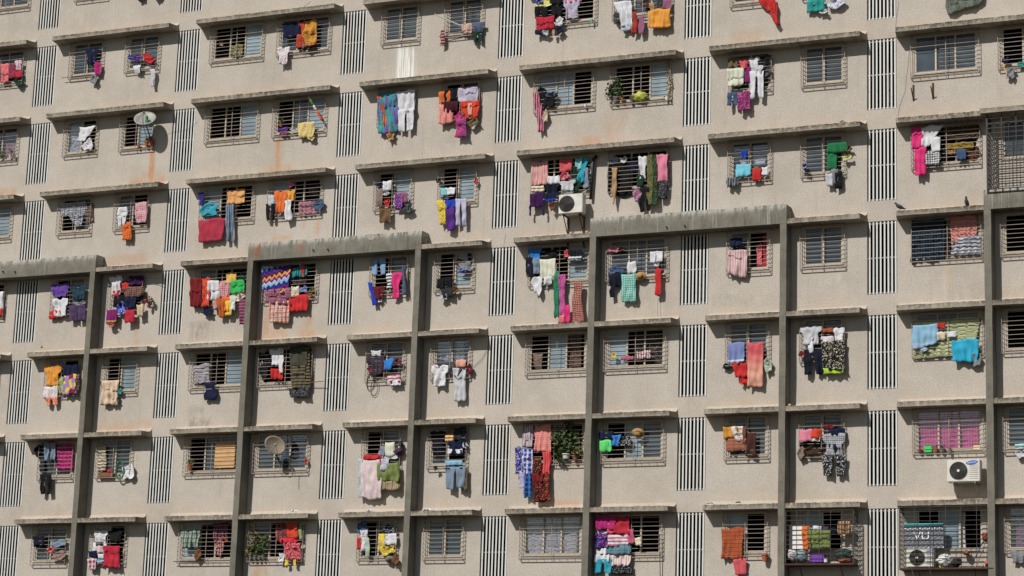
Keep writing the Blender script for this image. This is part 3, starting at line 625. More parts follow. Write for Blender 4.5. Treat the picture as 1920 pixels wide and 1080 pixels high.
LAUNDRY = [
('c','towel','salmon towel in window left of first louvre column, seventh storey up','towel',-1.440,-1.086,-3.583,-4.333,0.149,'salmon','','',0.072,1.00,-0.000,G['towel']),
('c','towel','dark rose patterned towel in window left of first louvre column, seventh storey up','towel',-1.081,-0.778,-3.619,-4.169,0.156,'dark_rose','fl','maroon',0.052,1.00,-0.000,G['towel']),
('t','shirt','white striped shirt in window left of first louvre column, seventh storey up','shirt',-0.813,-0.486,-3.496,-3.914,0.163,'white','sv','pink',0.040,1.00,-0.000,G['shirt']),
('c','hanging_cloth','crimson cloth in window left of first louvre column, seventh storey up','cloth',-0.869,-0.466,-3.910,-4.196,0.170,'crimson','','',0.027,1.00,-0.000,G['cloth']),
('b','bundled_garment','dark green bundled garment in window left of first louvre column, seventh storey up','garment',-0.761,-0.359,-4.206,-4.557,0.177,'dark_green','','',0.033,1.00,-0.000,G['garment']),
('c','curtain','pink curtain in left window between first and second louvre columns, seventh storey up','curtain',1.934,2.155,-3.668,-4.147,-0.140,'pink','','',0.041,1.00,-0.000,G['curtain']),
('t','shirt','navy shirt in left window between first and second louvre columns, seventh storey up','shirt',2.294,2.856,-3.340,-4.035,0.156,'navy','','',0.059,1.00,-0.000,G['shirt']),
('w','scarf','magenta scarf in left window between first and second louvre columns, seventh storey up','scarf',2.762,3.030,-3.934,-4.431,0.163,'magenta','','',0.042,1.00,-0.000,G['scarf']),
('b','bundled_garment','grey bundled garment in left window between first and second louvre columns, seventh storey up','garment',2.611,2.878,-4.372,-4.803,0.170,'grey','','',0.037,1.00,-0.000,G['garment']),
('b','bundled_garment','blue bundled garment in right window between first and second louvre columns, seventh storey up','garment',4.157,4.373,-3.788,-3.960,0.149,'blue','','',0.014,1.00,-0.000,G['garment']),
('b','bundled_garment','purple bundled garment in right window between first and second louvre columns, seventh storey up','garment',4.376,4.735,-3.798,-4.077,0.156,'purple','','',0.022,1.00,-0.000,G['garment']),
('b','bundled_garment','dark grey bundled garment in right window between first and second louvre columns, seventh storey up','garment',4.425,4.760,-4.060,-4.210,0.163,'dark_grey','','',0.012,1.00,-0.000,G['garment']),
('t','shirt','red shirt in right window between first and second louvre columns, seventh storey up','shirt',4.813,5.123,-3.801,-4.016,0.170,'red','','',0.017,1.00,-0.000,G['shirt']),
('b','bundled_garment','red bundled garment in right window between first and second louvre columns, seventh storey up','garment',4.949,5.353,-3.971,-4.206,0.177,'red','','',0.018,1.00,-0.000,G['garment']),
('t','shirt','white shirt in right window between first and second louvre columns, seventh storey up','shirt',4.451,4.795,-4.218,-4.527,0.184,'white','','',0.025,1.00,-0.000,G['shirt']),
('w','scarf','pale grey scarf in right window between first and second louvre columns, seventh storey up','scarf',5.183,5.397,-4.435,-5.116,0.191,'pale_grey','','',0.053,0.60,-0.000,G['scarf']),
('c','hanging_cloth','olive patterned cloth in left window between second and third louvre columns, seventh storey up','cloth',8.448,8.932,-3.806,-4.291,0.059,'olive','fl','cream',0.033,1.00,-0.000,G['cloth']),
('b','bundled_garment','beige bundled garment in left window between second and third louvre columns, seventh storey up','garment',7.832,7.995,-3.536,-3.727,-0.140,'beige','','',0.013,1.00,-0.000,G['garment']),
('c','hanging_cloth','navy cloth in right window between second and third louvre columns, seventh storey up','cloth',10.584,11.319,-3.257,-3.801,0.149,'navy','','',0.033,1.00,-0.000,G['cloth']),
('c','towel','rust red patterned towel in right window between second and third louvre columns, seventh storey up','towel',11.186,11.500,-3.260,-4.239,0.156,'rust_red','fl','orange',-0.025,1.00,-0.000,G['towel']),
('c','towel','mustard edged towel in right window between second and third louvre columns, seventh storey up','towel',11.367,11.963,-3.255,-4.199,0.163,'mustard','bd','dark_orange',0.055,1.00,-0.000,G['towel']),
('b','bundled_garment','black bundled garment in right window between second and third louvre columns, seventh storey up','garment',11.470,11.984,-4.173,-4.360,0.170,'black','','',0.011,1.00,-0.000,G['garment']),
('t','shirt','white patterned shirt in right window between second and third louvre columns, seventh storey up','shirt',10.420,10.939,-4.131,-4.796,0.177,'white','fl','red',0.041,1.00,-0.000,G['shirt']),
('c','hanging_cloth','beige checked cloth in right window between third and fourth louvre columns, seventh storey up','cloth',17.606,18.005,-4.007,-4.370,0.149,'beige','ck','dusty_pink',0.015,1.00,-0.000,G['cloth']),
('t','shirt','slate blue shirt in right window between third and fourth louvre columns, seventh storey up','shirt',18.028,18.501,-4.018,-4.380,0.156,'slate_blue','','',0.014,1.00,-0.000,G['shirt']),
('b','bundled_garment','dark grey bundled garment in right window between third and fourth louvre columns, seventh storey up','garment',18.004,18.234,-4.365,-4.707,0.163,'dark_grey','','',0.014,1.00,-0.000,G['garment']),
('p','trousers','dark green trousers in right window between third and fourth louvre columns, seventh storey up','trousers',18.069,18.404,-4.360,-4.741,0.170,'dark_green','','',0.015,1.00,-0.000,G['trousers']),
('w','scarf','maroon striped scarf in right window between third and fourth louvre columns, seventh storey up','scarf',16.825,16.995,-4.163,-4.728,0.177,'maroon','sh','dusty_pink',0.024,1.00,-0.000,G['scarf']),
('t','shirt','lavender shirt in left window between fourth and fifth louvre columns, seventh storey up','shirt',21.381,21.968,-3.551,-4.244,0.149,'lavender','','',0.020,1.00,-0.000,G['shirt']),
('c','hanging_cloth','pink cloth in left window between fourth and fifth louvre columns, seventh storey up','cloth',21.403,22.051,-3.520,-3.678,0.156,'pink','','',0.005,1.00,-0.000,G['cloth']),
('c','hanging_cloth','leftmost black cloth in left window between fourth and fifth louvre columns, seventh storey up','cloth',20.333,20.804,-3.671,-4.109,0.163,'black','','',0.014,1.00,-0.000,G['cloth']),
('c','hanging_cloth','rightmost black cloth in left window between fourth and fifth louvre columns, seventh storey up','cloth',20.882,21.350,-3.536,-4.092,0.170,'black','','',0.017,1.00,-0.000,G['cloth']),
('b','bundled_garment','lemon yellow bundled garment in left window between fourth and fifth louvre columns, seventh storey up','garment',20.394,20.967,-3.490,-3.737,0.177,'lemon_yellow','','',0.008,1.00,-0.000,G['garment']),
('b','bundled_garment','blue bundled garment in left window between fourth and fifth louvre columns, seventh storey up','garment',20.375,20.642,-3.434,-3.613,0.184,'blue','','',0.006,1.00,-0.000,G['garment']),
('c','hanging_cloth','crimson cloth in left window between fourth and fifth louvre columns, seventh storey up','cloth',20.399,21.093,-4.097,-4.553,0.191,'crimson','','',0.015,1.00,-0.000,G['cloth']),
('c','hanging_cloth','navy cloth in left window between fourth and fifth louvre columns, seventh storey up','cloth',20.397,20.683,-4.532,-4.710,0.198,'navy','','',0.006,1.00,-0.000,G['cloth']),
('b','bundled_garment','white patterned bundled garment in left window between fourth and fifth louvre columns, seventh storey up','garment',21.119,21.403,-4.157,-4.493,0.205,'white','fl','black',0.010,1.00,-0.000,G['garment']),
('b','bundled_garment','navy bundled garment in left window between fourth and fifth louvre columns, seventh storey up','garment',21.152,21.416,-4.496,-4.773,0.212,'navy','','',0.008,1.00,-0.000,G['garment']),
('b','bundled_garment','pale grey bundled garment in left window between fourth and fifth louvre columns, seventh storey up','garment',20.671,20.895,-4.564,-4.774,0.219,'pale_grey','','',0.007,1.00,-0.000,G['garment']),
('w','scarf','tan scarf in left window between fourth and fifth louvre columns, seventh storey up','scarf',21.020,21.121,-4.597,-4.814,0.226,'tan','','',0.007,1.00,-0.000,G['scarf']),
('b','bundled_garment','dark brown bundled garment in right window between fourth and fifth louvre columns, seventh storey up','garment',24.177,24.472,-3.806,-4.177,0.149,'dark_brown','','',0.008,1.00,-0.000,G['garment']),
('c','hanging_cloth','charcoal patterned cloth in right window between fourth and fifth louvre columns, seventh storey up','cloth',24.711,24.966,-3.904,-4.255,0.156,'charcoal','fl','grey',0.007,1.00,-0.000,G['cloth']),
('c','hanging_cloth','mauve cloth in right window between fourth and fifth louvre columns, seventh storey up','cloth',24.949,25.241,-3.935,-4.285,0.163,'mauve','','',0.007,1.00,-0.000,G['cloth']),
('b','bundled_garment','dark grey bundled garment in right window between fourth and fifth louvre columns, seventh storey up','garment',23.187,23.465,-4.211,-4.583,0.170,'dark_grey','','',0.009,1.00,-0.000,G['garment']),
('c','hanging_cloth','white cloth in right window between fourth and fifth louvre columns, seventh storey up','cloth',23.200,23.815,-3.842,-4.351,0.177,'white','','',0.138,0.70,-0.000,G['cloth']),
('c','towel','white striped towel in right window between fourth and fifth louvre columns, seventh storey up','towel',23.446,23.862,-4.056,-4.740,0.184,'white','sv','pale_grey',0.016,1.00,-0.000,G['towel']),
('c','hanging_cloth','pale blue striped cloth in right window between fourth and fifth louvre columns, seventh storey up','cloth',23.501,23.904,-4.590,-4.902,0.191,'pale_blue','sv','white',0.007,1.00,-0.000,G['cloth']),
('w','scarf','rust red scarf in right window between fourth and fifth louvre columns, seventh storey up','scarf',23.871,24.049,-4.270,-5.029,0.198,'rust_red','','',0.017,1.00,-0.000,G['scarf']),
('w','scarf','mauve scarf in right window between fourth and fifth louvre columns, seventh storey up','scarf',24.114,24.310,-4.455,-5.077,0.205,'mauve','','',0.013,1.00,-0.000,G['scarf']),
('c','hanging_cloth','amber cloth in right window between fourth and fifth louvre columns, seventh storey up','cloth',24.445,25.227,-4.272,-4.912,0.212,'amber','','',0.013,1.00,-0.000,G['cloth']),
('w','scarf','tan scarf in right window between fourth and fifth louvre columns, seventh storey up','scarf',24.502,24.659,-4.033,-4.364,0.219,'tan','','',0.007,1.00,-0.000,G['scarf']),
('c','towel','orange red patterned towel in left window between fifth and sixth louvre columns, seventh storey up','towel',28.566,28.810,-4.291,-4.748,0.149,'orange_red','fl','maroon',0.004,1.00,-0.000,G['towel']),
('w','scarf','red patterned scarf in left window between fifth and sixth louvre columns, seventh storey up','scarf',28.229,28.756,-4.272,-5.242,0.156,'red','fl','dark_red',0.447,0.22,-0.000,G['scarf']),
('c','hanging_cloth','teal cloth in right window between fifth and sixth louvre columns, seventh storey up','cloth',29.869,30.459,-4.493,-4.927,0.149,'teal','','',0.002,1.00,-0.000,G['cloth']),
('b','bundled_garment','leftmost white patterned bundled garment in right window between fifth and sixth louvre columns, seventh storey','garment',29.926,30.240,-4.411,-4.713,0.156,'white','fl','pale_blue',0.001,1.00,-0.000,G['garment']),
('b','bundled_garment','rightmost white patterned bundled garment in right window between fifth and sixth louvre columns, seventh storey','garment',30.518,31.142,-4.534,-4.891,0.163,'white','fl','blue',0.001,1.00,-0.000,G['garment']),
('b','bundled_garment','white bundled garment in right window between fifth and sixth louvre columns, seventh storey up','garment',30.301,30.558,-4.887,-5.038,0.170,'white','','',0.001,1.00,-0.000,G['garment']),
('c','hanging_cloth','sage grey patterned cloth in left window right of sixth louvre column, seventh storey up','cloth',34.438,35.558,-4.845,-5.378,0.149,'sage_grey','fl','charcoal',-0.004,1.00,0.292,G['cloth']),
('b','bundled_garment','navy bundled garment in right window right of sixth louvre column, sixth storey up','garment',36.119,36.342,-7.071,-7.269,0.149,'navy','','',-0.003,1.00,-0.000,G['garment']),
('b','bundled_garment','teal bundled garment in right window right of sixth louvre column, sixth storey up','garment',36.615,36.854,-7.231,-7.446,0.156,'teal','','',-0.003,1.00,-0.000,G['garment']),
('b','bundled_garment','grey bundled garment in right window right of sixth louvre column, sixth storey up','garment',36.255,36.511,-7.396,-7.791,0.163,'grey','','',-0.006,1.00,-0.000,G['garment']),
('b','bundled_garment','charcoal patterned bundled garment in left window between fifth and sixth louvre columns, sixth storey up','garment',28.399,28.679,-6.565,-6.978,0.149,'charcoal','fl','grey',0.004,1.00,-0.000,G['garment']),
('c','hanging_cloth','dark khaki patterned cloth in left window between fifth and sixth louvre columns, sixth storey up','cloth',27.212,27.609,-6.191,-6.570,0.156,'dark_khaki','fl','dark_brown',0.005,1.00,-0.000,G['cloth']),
('t','shirt','coral shirt in left window between fifth and sixth louvre columns, sixth storey up','shirt',27.612,27.944,-6.286,-6.608,0.163,'coral','','',0.004,1.00,-0.000,G['shirt']),
('t','shirt','white shirt in left window between fifth and sixth louvre columns, sixth storey up','shirt',27.934,28.321,-6.267,-6.625,0.170,'white','','',0.004,1.00,-0.000,G['shirt']),
('t','shirt','black shirt in left window between fifth and sixth louvre columns, sixth storey up','shirt',28.311,28.696,-6.250,-6.544,0.177,'black','','',0.003,1.00,-0.000,G['shirt']),
('c','hanging_cloth','ivory cloth in left window between fifth and sixth louvre columns, sixth storey up','cloth',27.226,27.792,-6.587,-7.173,0.184,'ivory','','',0.007,1.00,-0.000,G['cloth']),
('w','scarf','plum scarf in left window between fifth and sixth louvre columns, sixth storey up','scarf',27.820,28.001,-6.572,-7.119,0.191,'plum','','',0.006,1.00,-0.000,G['scarf']),
('p','trousers','white trousers in left window between fifth and sixth louvre columns, sixth storey up','trousers',27.986,28.461,-6.756,-7.675,0.198,'white','','',0.009,1.00,-0.000,G['trousers']),
('t','shirt','pale grey shirt in left window between fifth and sixth louvre columns, sixth storey up','shirt',28.023,28.454,-6.571,-6.985,0.205,'pale_grey','','',0.004,1.00,-0.000,G['shirt']),
('p','trousers','denim blue trousers in left window between fifth and sixth louvre columns, sixth storey up','trousers',27.246,27.585,-7.397,-7.867,0.212,'denim_blue','','',0.006,1.00,-0.000,G['trousers']),
('c','hanging_cloth','plum patterned cloth in left window between fifth and sixth louvre columns, sixth storey up','cloth',27.579,28.026,-7.417,-8.054,0.219,'plum','fl','pink',0.007,1.00,-0.000,G['cloth']),
('t','shirt','black shirt in left window between fourth and fifth louvre columns, sixth storey up','shirt',20.510,21.239,-6.786,-7.294,0.149,'black','','',0.017,1.00,-0.000,G['shirt']),
('b','bundled_garment','black bundled garment in left window between fourth and fifth louvre columns, sixth storey up','garment',20.508,20.873,-6.595,-6.916,0.156,'black','','',0.010,1.00,-0.000,G['garment']),
('b','bundled_garment','slate blue bundled garment in left window between fourth and fifth louvre columns, sixth storey up','garment',20.859,21.202,-6.747,-6.981,0.163,'slate_blue','','',0.007,1.00,-0.000,G['garment']),
('b','bundled_garment','beige bundled garment in left window between fourth and fifth louvre columns, sixth storey up','garment',20.721,20.931,-7.372,-7.858,0.170,'beige','','',0.016,1.00,-0.000,G['garment']),
('w','scarf','pink striped scarf in left window between fourth and fifth louvre columns, sixth storey up','scarf',20.372,20.608,-6.759,-8.132,0.177,'pink','sv','black',0.245,1.00,-0.000,G['scarf']),
('w','scarf','orange striped scarf in left window between third and fourth louvre columns, sixth storey up','scarf',14.466,14.661,-6.338,-7.847,0.149,'orange','sv','maroon',0.472,1.00,-0.000,G['scarf']),
('c','long_cloth','teal mottled long cloth in left window between third and fourth louvre columns, sixth storey up','cloth',14.548,15.258,-6.210,-7.658,0.156,'teal','tv','violet',0.072,1.00,-0.000,G['cloth']),
('b','bundled_garment','tan bundled garment in left window between third and fourth louvre columns, sixth storey up','garment',14.945,15.210,-7.629,-7.989,0.163,'tan','','',0.018,1.00,-0.000,G['garment']),
('c','hanging_cloth','white patterned cloth in left window between third and fourth louvre columns, sixth storey up','cloth',15.240,15.954,-6.199,-7.003,0.170,'white','fl','pale_grey',0.038,1.00,-0.000,G['cloth']),
('p','trousers','white trousers in left window between third and fourth louvre columns, sixth storey up','trousers',15.341,15.959,-6.886,-7.706,0.177,'white','','',0.039,1.00,-0.000,G['trousers']),
('c','hanging_cloth','orange cloth in right window between third and fourth louvre columns, sixth storey up','cloth',16.844,17.286,-6.371,-6.790,0.149,'orange','','',0.018,1.00,-0.000,G['cloth']),
('c','hanging_cloth','black cloth in right window between third and fourth louvre columns, sixth storey up','cloth',17.076,17.593,-6.319,-6.737,0.156,'black','','',0.018,1.00,-0.000,G['cloth']),
('c','hanging_cloth','lavender cloth in right window between third and fourth louvre columns, sixth storey up','cloth',17.602,18.311,-6.320,-6.856,0.163,'lavender','','',0.022,1.00,-0.000,G['cloth']),
('c','hanging_cloth','peach checked cloth in right window between third and fourth louvre columns, sixth storey up','cloth',16.873,17.420,-6.821,-7.536,0.170,'peach','ck','salmon',0.031,1.00,-0.000,G['cloth']),
('c','hanging_cloth','dark maroon cloth in right window between third and fourth louvre columns, sixth storey up','cloth',17.063,17.620,-6.762,-7.140,0.177,'dark_maroon','','',0.016,1.00,-0.000,G['cloth']),
('c','hanging_cloth','orange red cloth in right window between third and fourth louvre columns, sixth storey up','cloth',17.716,18.402,-6.830,-7.443,0.184,'orange_red','','',0.025,1.00,-0.000,G['cloth']),
('c','towel','peach towel in right window between third and fourth louvre columns, sixth storey up','towel',17.980,18.138,-6.891,-7.346,0.191,'peach','','',0.018,1.00,-0.000,G['towel']),
('b','bundled_garment','magenta bundled garment in right window between third and fourth louvre columns, sixth storey up','garment',17.488,17.780,-7.190,-7.467,0.198,'magenta','','',0.012,1.00,-0.000,G['garment']),
('b','bundled_garment','teal bundled garment in right window between third and fourth louvre columns, sixth storey up','garment',17.742,17.858,-7.207,-7.326,0.205,'teal','','',0.005,1.00,-0.000,G['garment']),
('c','towel','magenta mottled towel in right window between third and fourth louvre columns, sixth storey up','towel',17.553,17.970,-7.403,-8.093,0.212,'magenta','tv','plum',0.028,1.00,-0.000,G['towel']),
('b','bundled_garment','dark khaki patterned bundled garment in right window between third and fourth louvre columns, sixth storey','garment',18.007,18.422,-7.465,-7.760,0.219,'dark_khaki','fl','black',0.012,1.00,-0.000,G['garment']),
('c','hanging_cloth','white cloth in left window between first and second louvre columns, sixth storey up','cloth',2.308,3.010,-6.371,-6.926,0.149,'white','','',-0.098,0.45,-0.000,G['cloth']),
('b','bundled_garment','white bundled garment in left window between first and second louvre columns, sixth storey up','garment',2.475,2.910,-6.842,-7.331,0.156,'white','','',0.042,1.00,-0.000,G['garment']),
('c','towel','taupe checked towel in left window between first and second louvre columns, fifth storey up','towel',2.740,3.052,-9.272,-10.006,0.059,'taupe','ck','dark_brown',0.063,1.00,-0.000,G['towel']),
('c','hanging_cloth','upper denim blue checked cloth in left window between first and second louvre columns, fifth storey','cloth',1.724,2.739,-9.182,-9.709,0.063,'denim_blue','ck','white',0.047,1.00,-0.000,G['cloth']),
('c','hanging_cloth','lower denim blue checked cloth in left window between first and second louvre columns, fifth storey','cloth',1.980,2.632,-9.587,-10.112,0.067,'denim_blue','ck','white',0.130,0.30,-0.000,G['cloth']),
('c','hanging_cloth','white cloth in right window between first and second louvre columns, fifth storey up','cloth',4.220,4.575,-9.550,-9.904,0.149,'white','','',0.029,1.00,-0.000,G['cloth']),
('p','trousers','white trousers in right window between first and second louvre columns, fifth storey up','trousers',4.252,4.568,-9.883,-10.320,0.156,'white','','',0.035,1.00,-0.000,G['trousers']),
('c','towel','pale pink checked towel in right window between first and second louvre columns, fifth storey up','towel',4.922,5.415,-9.423,-10.211,0.163,'pale_pink','ck','rose_pink',0.062,1.00,-0.000,G['towel']),
('b','bundled_garment','black bundled garment in right window between first and second louvre columns, fifth storey up','garment',4.556,4.777,-10.050,-10.423,0.170,'black','','',0.030,1.00,-0.000,G['garment']),
('c','towel','orange patterned towel in right window between first and second louvre columns, fifth storey up','towel',4.450,4.826,-10.132,-10.815,0.177,'orange','fl','dark_brown',0.055,1.00,-0.000,G['towel']),
('c','curtain','pale blue curtain in left window between second and third louvre columns, fifth storey up','curtain',7.707,8.257,-9.000,-10.150,-0.140,'pale_blue','','',0.080,1.00,-0.000,G['curtain']),
('w','scarf','indigo scarf in left window between second and third louvre columns, fifth storey up','scarf',7.558,7.764,-9.257,-9.729,0.156,'indigo','','',0.034,1.00,-0.000,G['scarf']),
('b','bundled_garment','turquoise bundled garment in left window between second and third louvre columns, fifth storey up','garment',7.635,8.320,-9.650,-10.161,0.163,'turquoise','','',0.037,1.00,-0.000,G['garment']),
('c','hanging_cloth','peach orange cloth in left window between second and third louvre columns, fifth storey up','cloth',8.700,9.446,-9.266,-9.775,0.170,'peach_orange','','',0.035,1.00,-0.000,G['cloth']),
('p','trousers','grey blue striped trousers in left window between second and third louvre columns, fifth storey up','trousers',8.697,9.059,-9.801,-11.180,0.177,'grey_blue','sv','slate_blue',0.094,1.00,-0.000,G['trousers']),
('c','hanging_cloth','crimson patterned cloth in left window between second and third louvre columns, fifth storey up','cloth',7.644,8.713,-10.259,-11.073,0.184,'crimson','fl','slate_blue',0.058,1.00,-0.000,G['cloth']),
('c','hanging_cloth','mauve checked cloth in right window between second and third louvre columns, fifth storey up','cloth',11.593,12.252,-9.873,-10.374,0.059,'mauve','ck','dusty_pink',0.030,1.00,-0.000,G['cloth']),
('t','shirt','black shirt in right window between second and third louvre columns, fifth storey up','shirt',11.889,12.394,-9.270,-9.732,0.063,'black','','',0.027,1.00,-0.000,G['shirt']),
('b','bundled_garment','denim blue bundled garment in right window between second and third louvre columns, fifth storey up','garment',12.173,12.601,-9.854,-10.262,0.163,'denim_blue','','',0.024,1.00,-0.000,G['garment']),
('b','bundled_garment','pink bundled garment in right window between second and third louvre columns, fifth storey up','garment',11.104,11.414,-9.150,-9.352,0.170,'pink','','',0.012,1.00,-0.000,G['garment']),
('t','shirt','amber shirt in right window between second and third louvre columns, fifth storey up','shirt',11.103,11.466,-9.435,-9.858,0.177,'amber','','',0.026,1.00,-0.000,G['shirt']),
('t','shirt','orange shirt in right window between second and third louvre columns, fifth storey up','shirt',10.642,11.153,-9.427,-10.254,0.184,'orange','','',0.051,1.00,-0.000,G['shirt']),
('c','towel','pale grey towel in right window between second and third louvre columns, fifth storey up','towel',10.413,10.644,-9.583,-9.967,0.191,'pale_grey','','',0.024,1.00,-0.000,G['towel']),
('p','trousers','black trousers in right window between second and third louvre columns, fifth storey up','trousers',10.347,10.681,-9.885,-10.490,0.198,'black','','',0.038,1.00,-0.000,G['trousers']),
('w','scarf','white scarf in right window between second and third louvre columns, fifth storey up','scarf',11.089,11.363,-9.819,-10.562,0.205,'white','','',0.045,1.00,-0.000,G['scarf']),
('b','bundled_garment','navy bundled garment in left window between third and fourth louvre columns, fifth storey up','garment',14.578,14.855,-9.391,-9.629,0.149,'navy','','',0.012,1.00,-0.000,G['garment']),
('c','towel','taupe towel in left window between third and fourth louvre columns, fifth storey up','towel',14.637,14.872,-9.652,-10.305,0.156,'taupe','','',0.033,1.00,-0.000,G['towel']),
('c','hanging_cloth','white cloth in left window between third and fourth louvre columns, fifth storey up','cloth',14.862,15.211,-9.399,-9.736,0.163,'white','','',0.017,1.00,-0.000,G['cloth']),
('b','bundled_garment','white patterned bundled garment in left window between third and fourth louvre columns, fifth storey up','garment',14.904,15.147,-9.755,-9.925,0.170,'white','fl','black',0.008,1.00,-0.000,G['garment']),
('b','bundled_garment','red bundled garment in left window between third and fourth louvre columns, fifth storey up','garment',14.964,15.189,-10.037,-10.313,0.177,'red','','',0.014,1.00,-0.000,G['garment']),
('c','towel','purple patterned towel in left window between third and fourth louvre columns, fifth storey up','towel',15.382,15.657,-9.855,-10.446,0.184,'purple','fl','pink',0.028,1.00,-0.000,G['towel']),
('c','hanging_cloth','mauve patterned cloth in left window between third and fourth louvre columns, fifth storey up','cloth',15.576,15.838,-9.871,-10.225,0.191,'mauve','fl','maroon',0.017,1.00,-0.000,G['cloth']),
('b','bundled_garment','charcoal patterned bundled garment in left window between third and fourth louvre columns, fifth storey up','garment',15.575,16.027,-10.233,-10.625,0.198,'charcoal','fl','grey',0.019,1.00,-0.000,G['garment']),
('c','hanging_cloth','brown checked cloth in left window between third and fourth louvre columns, fifth storey up','cloth',14.803,15.250,-10.374,-10.905,0.205,'brown','ck','dark_khaki',0.027,1.00,-0.000,G['cloth']),
('b','bundled_garment','black bundled garment in right window between third and fourth louvre columns, fifth storey up','garment',16.873,17.061,-9.427,-9.624,0.149,'black','','',0.009,1.00,-0.000,G['garment']),
('b','bundled_garment','red bundled garment in right window between third and fourth louvre columns, fifth storey up','garment',18.310,18.442,-9.558,-9.792,0.156,'red','','',0.009,1.00,-0.000,G['garment']),
('c','hanging_cloth','pale turquoise cloth in right window between third and fourth louvre columns, fifth storey up','cloth',17.063,17.312,-9.800,-10.085,0.163,'pale_turquoise','','',0.012,1.00,-0.000,G['cloth']),
('c','hanging_cloth','white cloth in right window between third and fourth louvre columns, fifth storey up','cloth',17.274,17.627,-9.821,-10.075,0.170,'white','','',0.011,1.00,-0.000,G['cloth']),
('b','bundled_garment','slate blue bundled garment in right window between third and fourth louvre columns, fifth storey up','garment',17.144,17.401,-10.082,-10.250,0.177,'slate_blue','','',0.007,1.00,-0.000,G['garment']),
('c','towel','yellow patterned towel in right window between third and fourth louvre columns, fifth storey up','towel',16.946,17.267,-10.247,-11.104,0.184,'yellow','fl','dark_brown',0.100,0.70,-0.000,G['towel']),
('c','towel','purple towel in right window between third and fourth louvre columns, fifth storey up','towel',17.293,17.654,-10.528,-11.343,0.191,'purple','','',0.035,0.80,-0.000,G['towel']),
('c','hanging_cloth','blue cloth in right window between third and fourth louvre columns, fifth storey up','cloth',17.277,17.646,-10.257,-10.557,0.198,'blue','','',0.013,1.00,-0.000,G['cloth']),
('p','trousers','lavender patterned trousers in right window between third and fourth louvre columns, fifth storey up','trousers',17.668,18.073,-10.251,-11.220,0.205,'lavender','fl','pale_blue',0.040,1.00,-0.000,G['trousers']),
('c','towel','grey blue towel in left window between fourth and fifth louvre columns, fifth storey up','towel',22.253,22.451,-9.523,-10.209,0.149,'grey_blue','','',0.019,1.00,-0.000,G['towel']),
('b','bundled_garment','dark green patterned bundled garment in left window between fourth and fifth louvre columns, fifth storey','garment',21.775,22.252,-9.345,-10.300,0.156,'dark_green','fl','black',0.027,1.00,-0.000,G['garment']),
('c','hanging_cloth','pale turquoise cloth in left window between fourth and fifth louvre columns, fifth storey up','cloth',21.952,22.229,-9.162,-9.545,0.163,'pale_turquoise','','',0.011,1.00,-0.000,G['cloth']),
('w','scarf','turquoise patterned scarf in left window between fourth and fifth louvre columns, fifth storey up','scarf',22.113,22.450,-9.180,-10.001,0.170,'turquoise','fl','teal',-0.102,0.50,-0.000,G['scarf']),
('c','hanging_cloth','coral cloth in left window between fourth and fifth louvre columns, fifth storey up','cloth',21.400,21.867,-9.148,-9.597,0.177,'coral','','',0.014,1.00,-0.000,G['cloth']),
('b','bundled_garment','crimson patterned bundled garment in left window between fourth and fifth louvre columns, fifth storey up','garment',21.417,21.795,-9.607,-9.902,0.184,'crimson','fl','white',0.009,1.00,-0.000,G['garment']),
('c','hanging_cloth','pink striped cloth in left window between fourth and fifth louvre columns, fifth storey up','cloth',20.404,21.008,-9.154,-10.019,0.191,'pink','sv','khaki',0.028,1.00,-0.000,G['cloth']),
('c','hanging_cloth','white cloth in left window between fourth and fifth louvre columns, fifth storey up','cloth',21.027,21.435,-9.715,-10.002,0.198,'white','','',0.009,1.00,-0.000,G['cloth']),
('c','hanging_cloth','cream striped cloth in left window between fourth and fifth louvre columns, fifth storey up','cloth',20.439,20.901,-10.018,-10.241,0.205,'cream','sh','taupe',0.008,1.00,-0.000,G['cloth']),
('t','shirt','dark navy shirt in left window between fourth and fifth louvre columns, fifth storey up','shirt',20.881,21.461,-9.982,-10.295,0.212,'dark_navy','','',0.010,1.00,-0.000,G['shirt']),
('t','shirt','pale grey shirt in left window between fourth and fifth louvre columns, fifth storey up','shirt',21.440,22.036,-9.913,-10.264,0.219,'pale_grey','','',0.011,1.00,-0.000,G['shirt']),
('b','bundled_garment','grey bundled garment in left window between fourth and fifth louvre columns, fifth storey up','garment',21.532,21.969,-10.239,-10.441,0.226,'grey','','',0.006,1.00,-0.000,G['garment']),
('c','hanging_cloth','dark purple cloth in left window between fourth and fifth louvre columns, fifth storey up','cloth',20.398,20.900,-10.253,-10.751,0.233,'dark_purple','','',0.017,1.00,-0.000,G['cloth']),
('w','strap','leftmost dark purple strap in left window between fourth and fifth louvre columns, fifth storey up','strap',20.390,20.458,-10.727,-11.033,0.240,'dark_purple','','',0.010,1.00,-0.000,G['strap']),
('w','strap','rightmost dark purple strap in left window between fourth and fifth louvre columns, fifth storey up','strap',20.874,20.941,-10.764,-11.046,0.247,'dark_purple','','',0.009,1.00,-0.000,G['strap']),
('t','shirt','navy edged shirt in left window between fourth and fifth louvre columns, fifth storey up','shirt',20.909,21.416,-10.297,-10.633,0.254,'navy','bd','blue',0.011,1.00,-0.000,G['shirt']),
('b','bundled_garment','brown bundled garment in left window between fourth and fifth louvre columns, fifth storey up','garment',21.122,21.341,-10.628,-10.921,0.261,'brown','','',0.009,1.00,-0.000,G['garment']),
('c','hanging_cloth','black cloth in right window between fourth and fifth louvre columns, fifth storey up','cloth',23.096,23.878,-9.400,-10.386,0.059,'black','','',0.024,1.00,-0.000,G['cloth']),
('b','bundled_garment','pale blue patterned bundled garment in right window between fourth and fifth louvre columns, fifth storey','garment',23.093,23.524,-9.196,-9.432,0.063,'pale_blue','fl','black',0.006,1.00,-0.000,G['garment']),
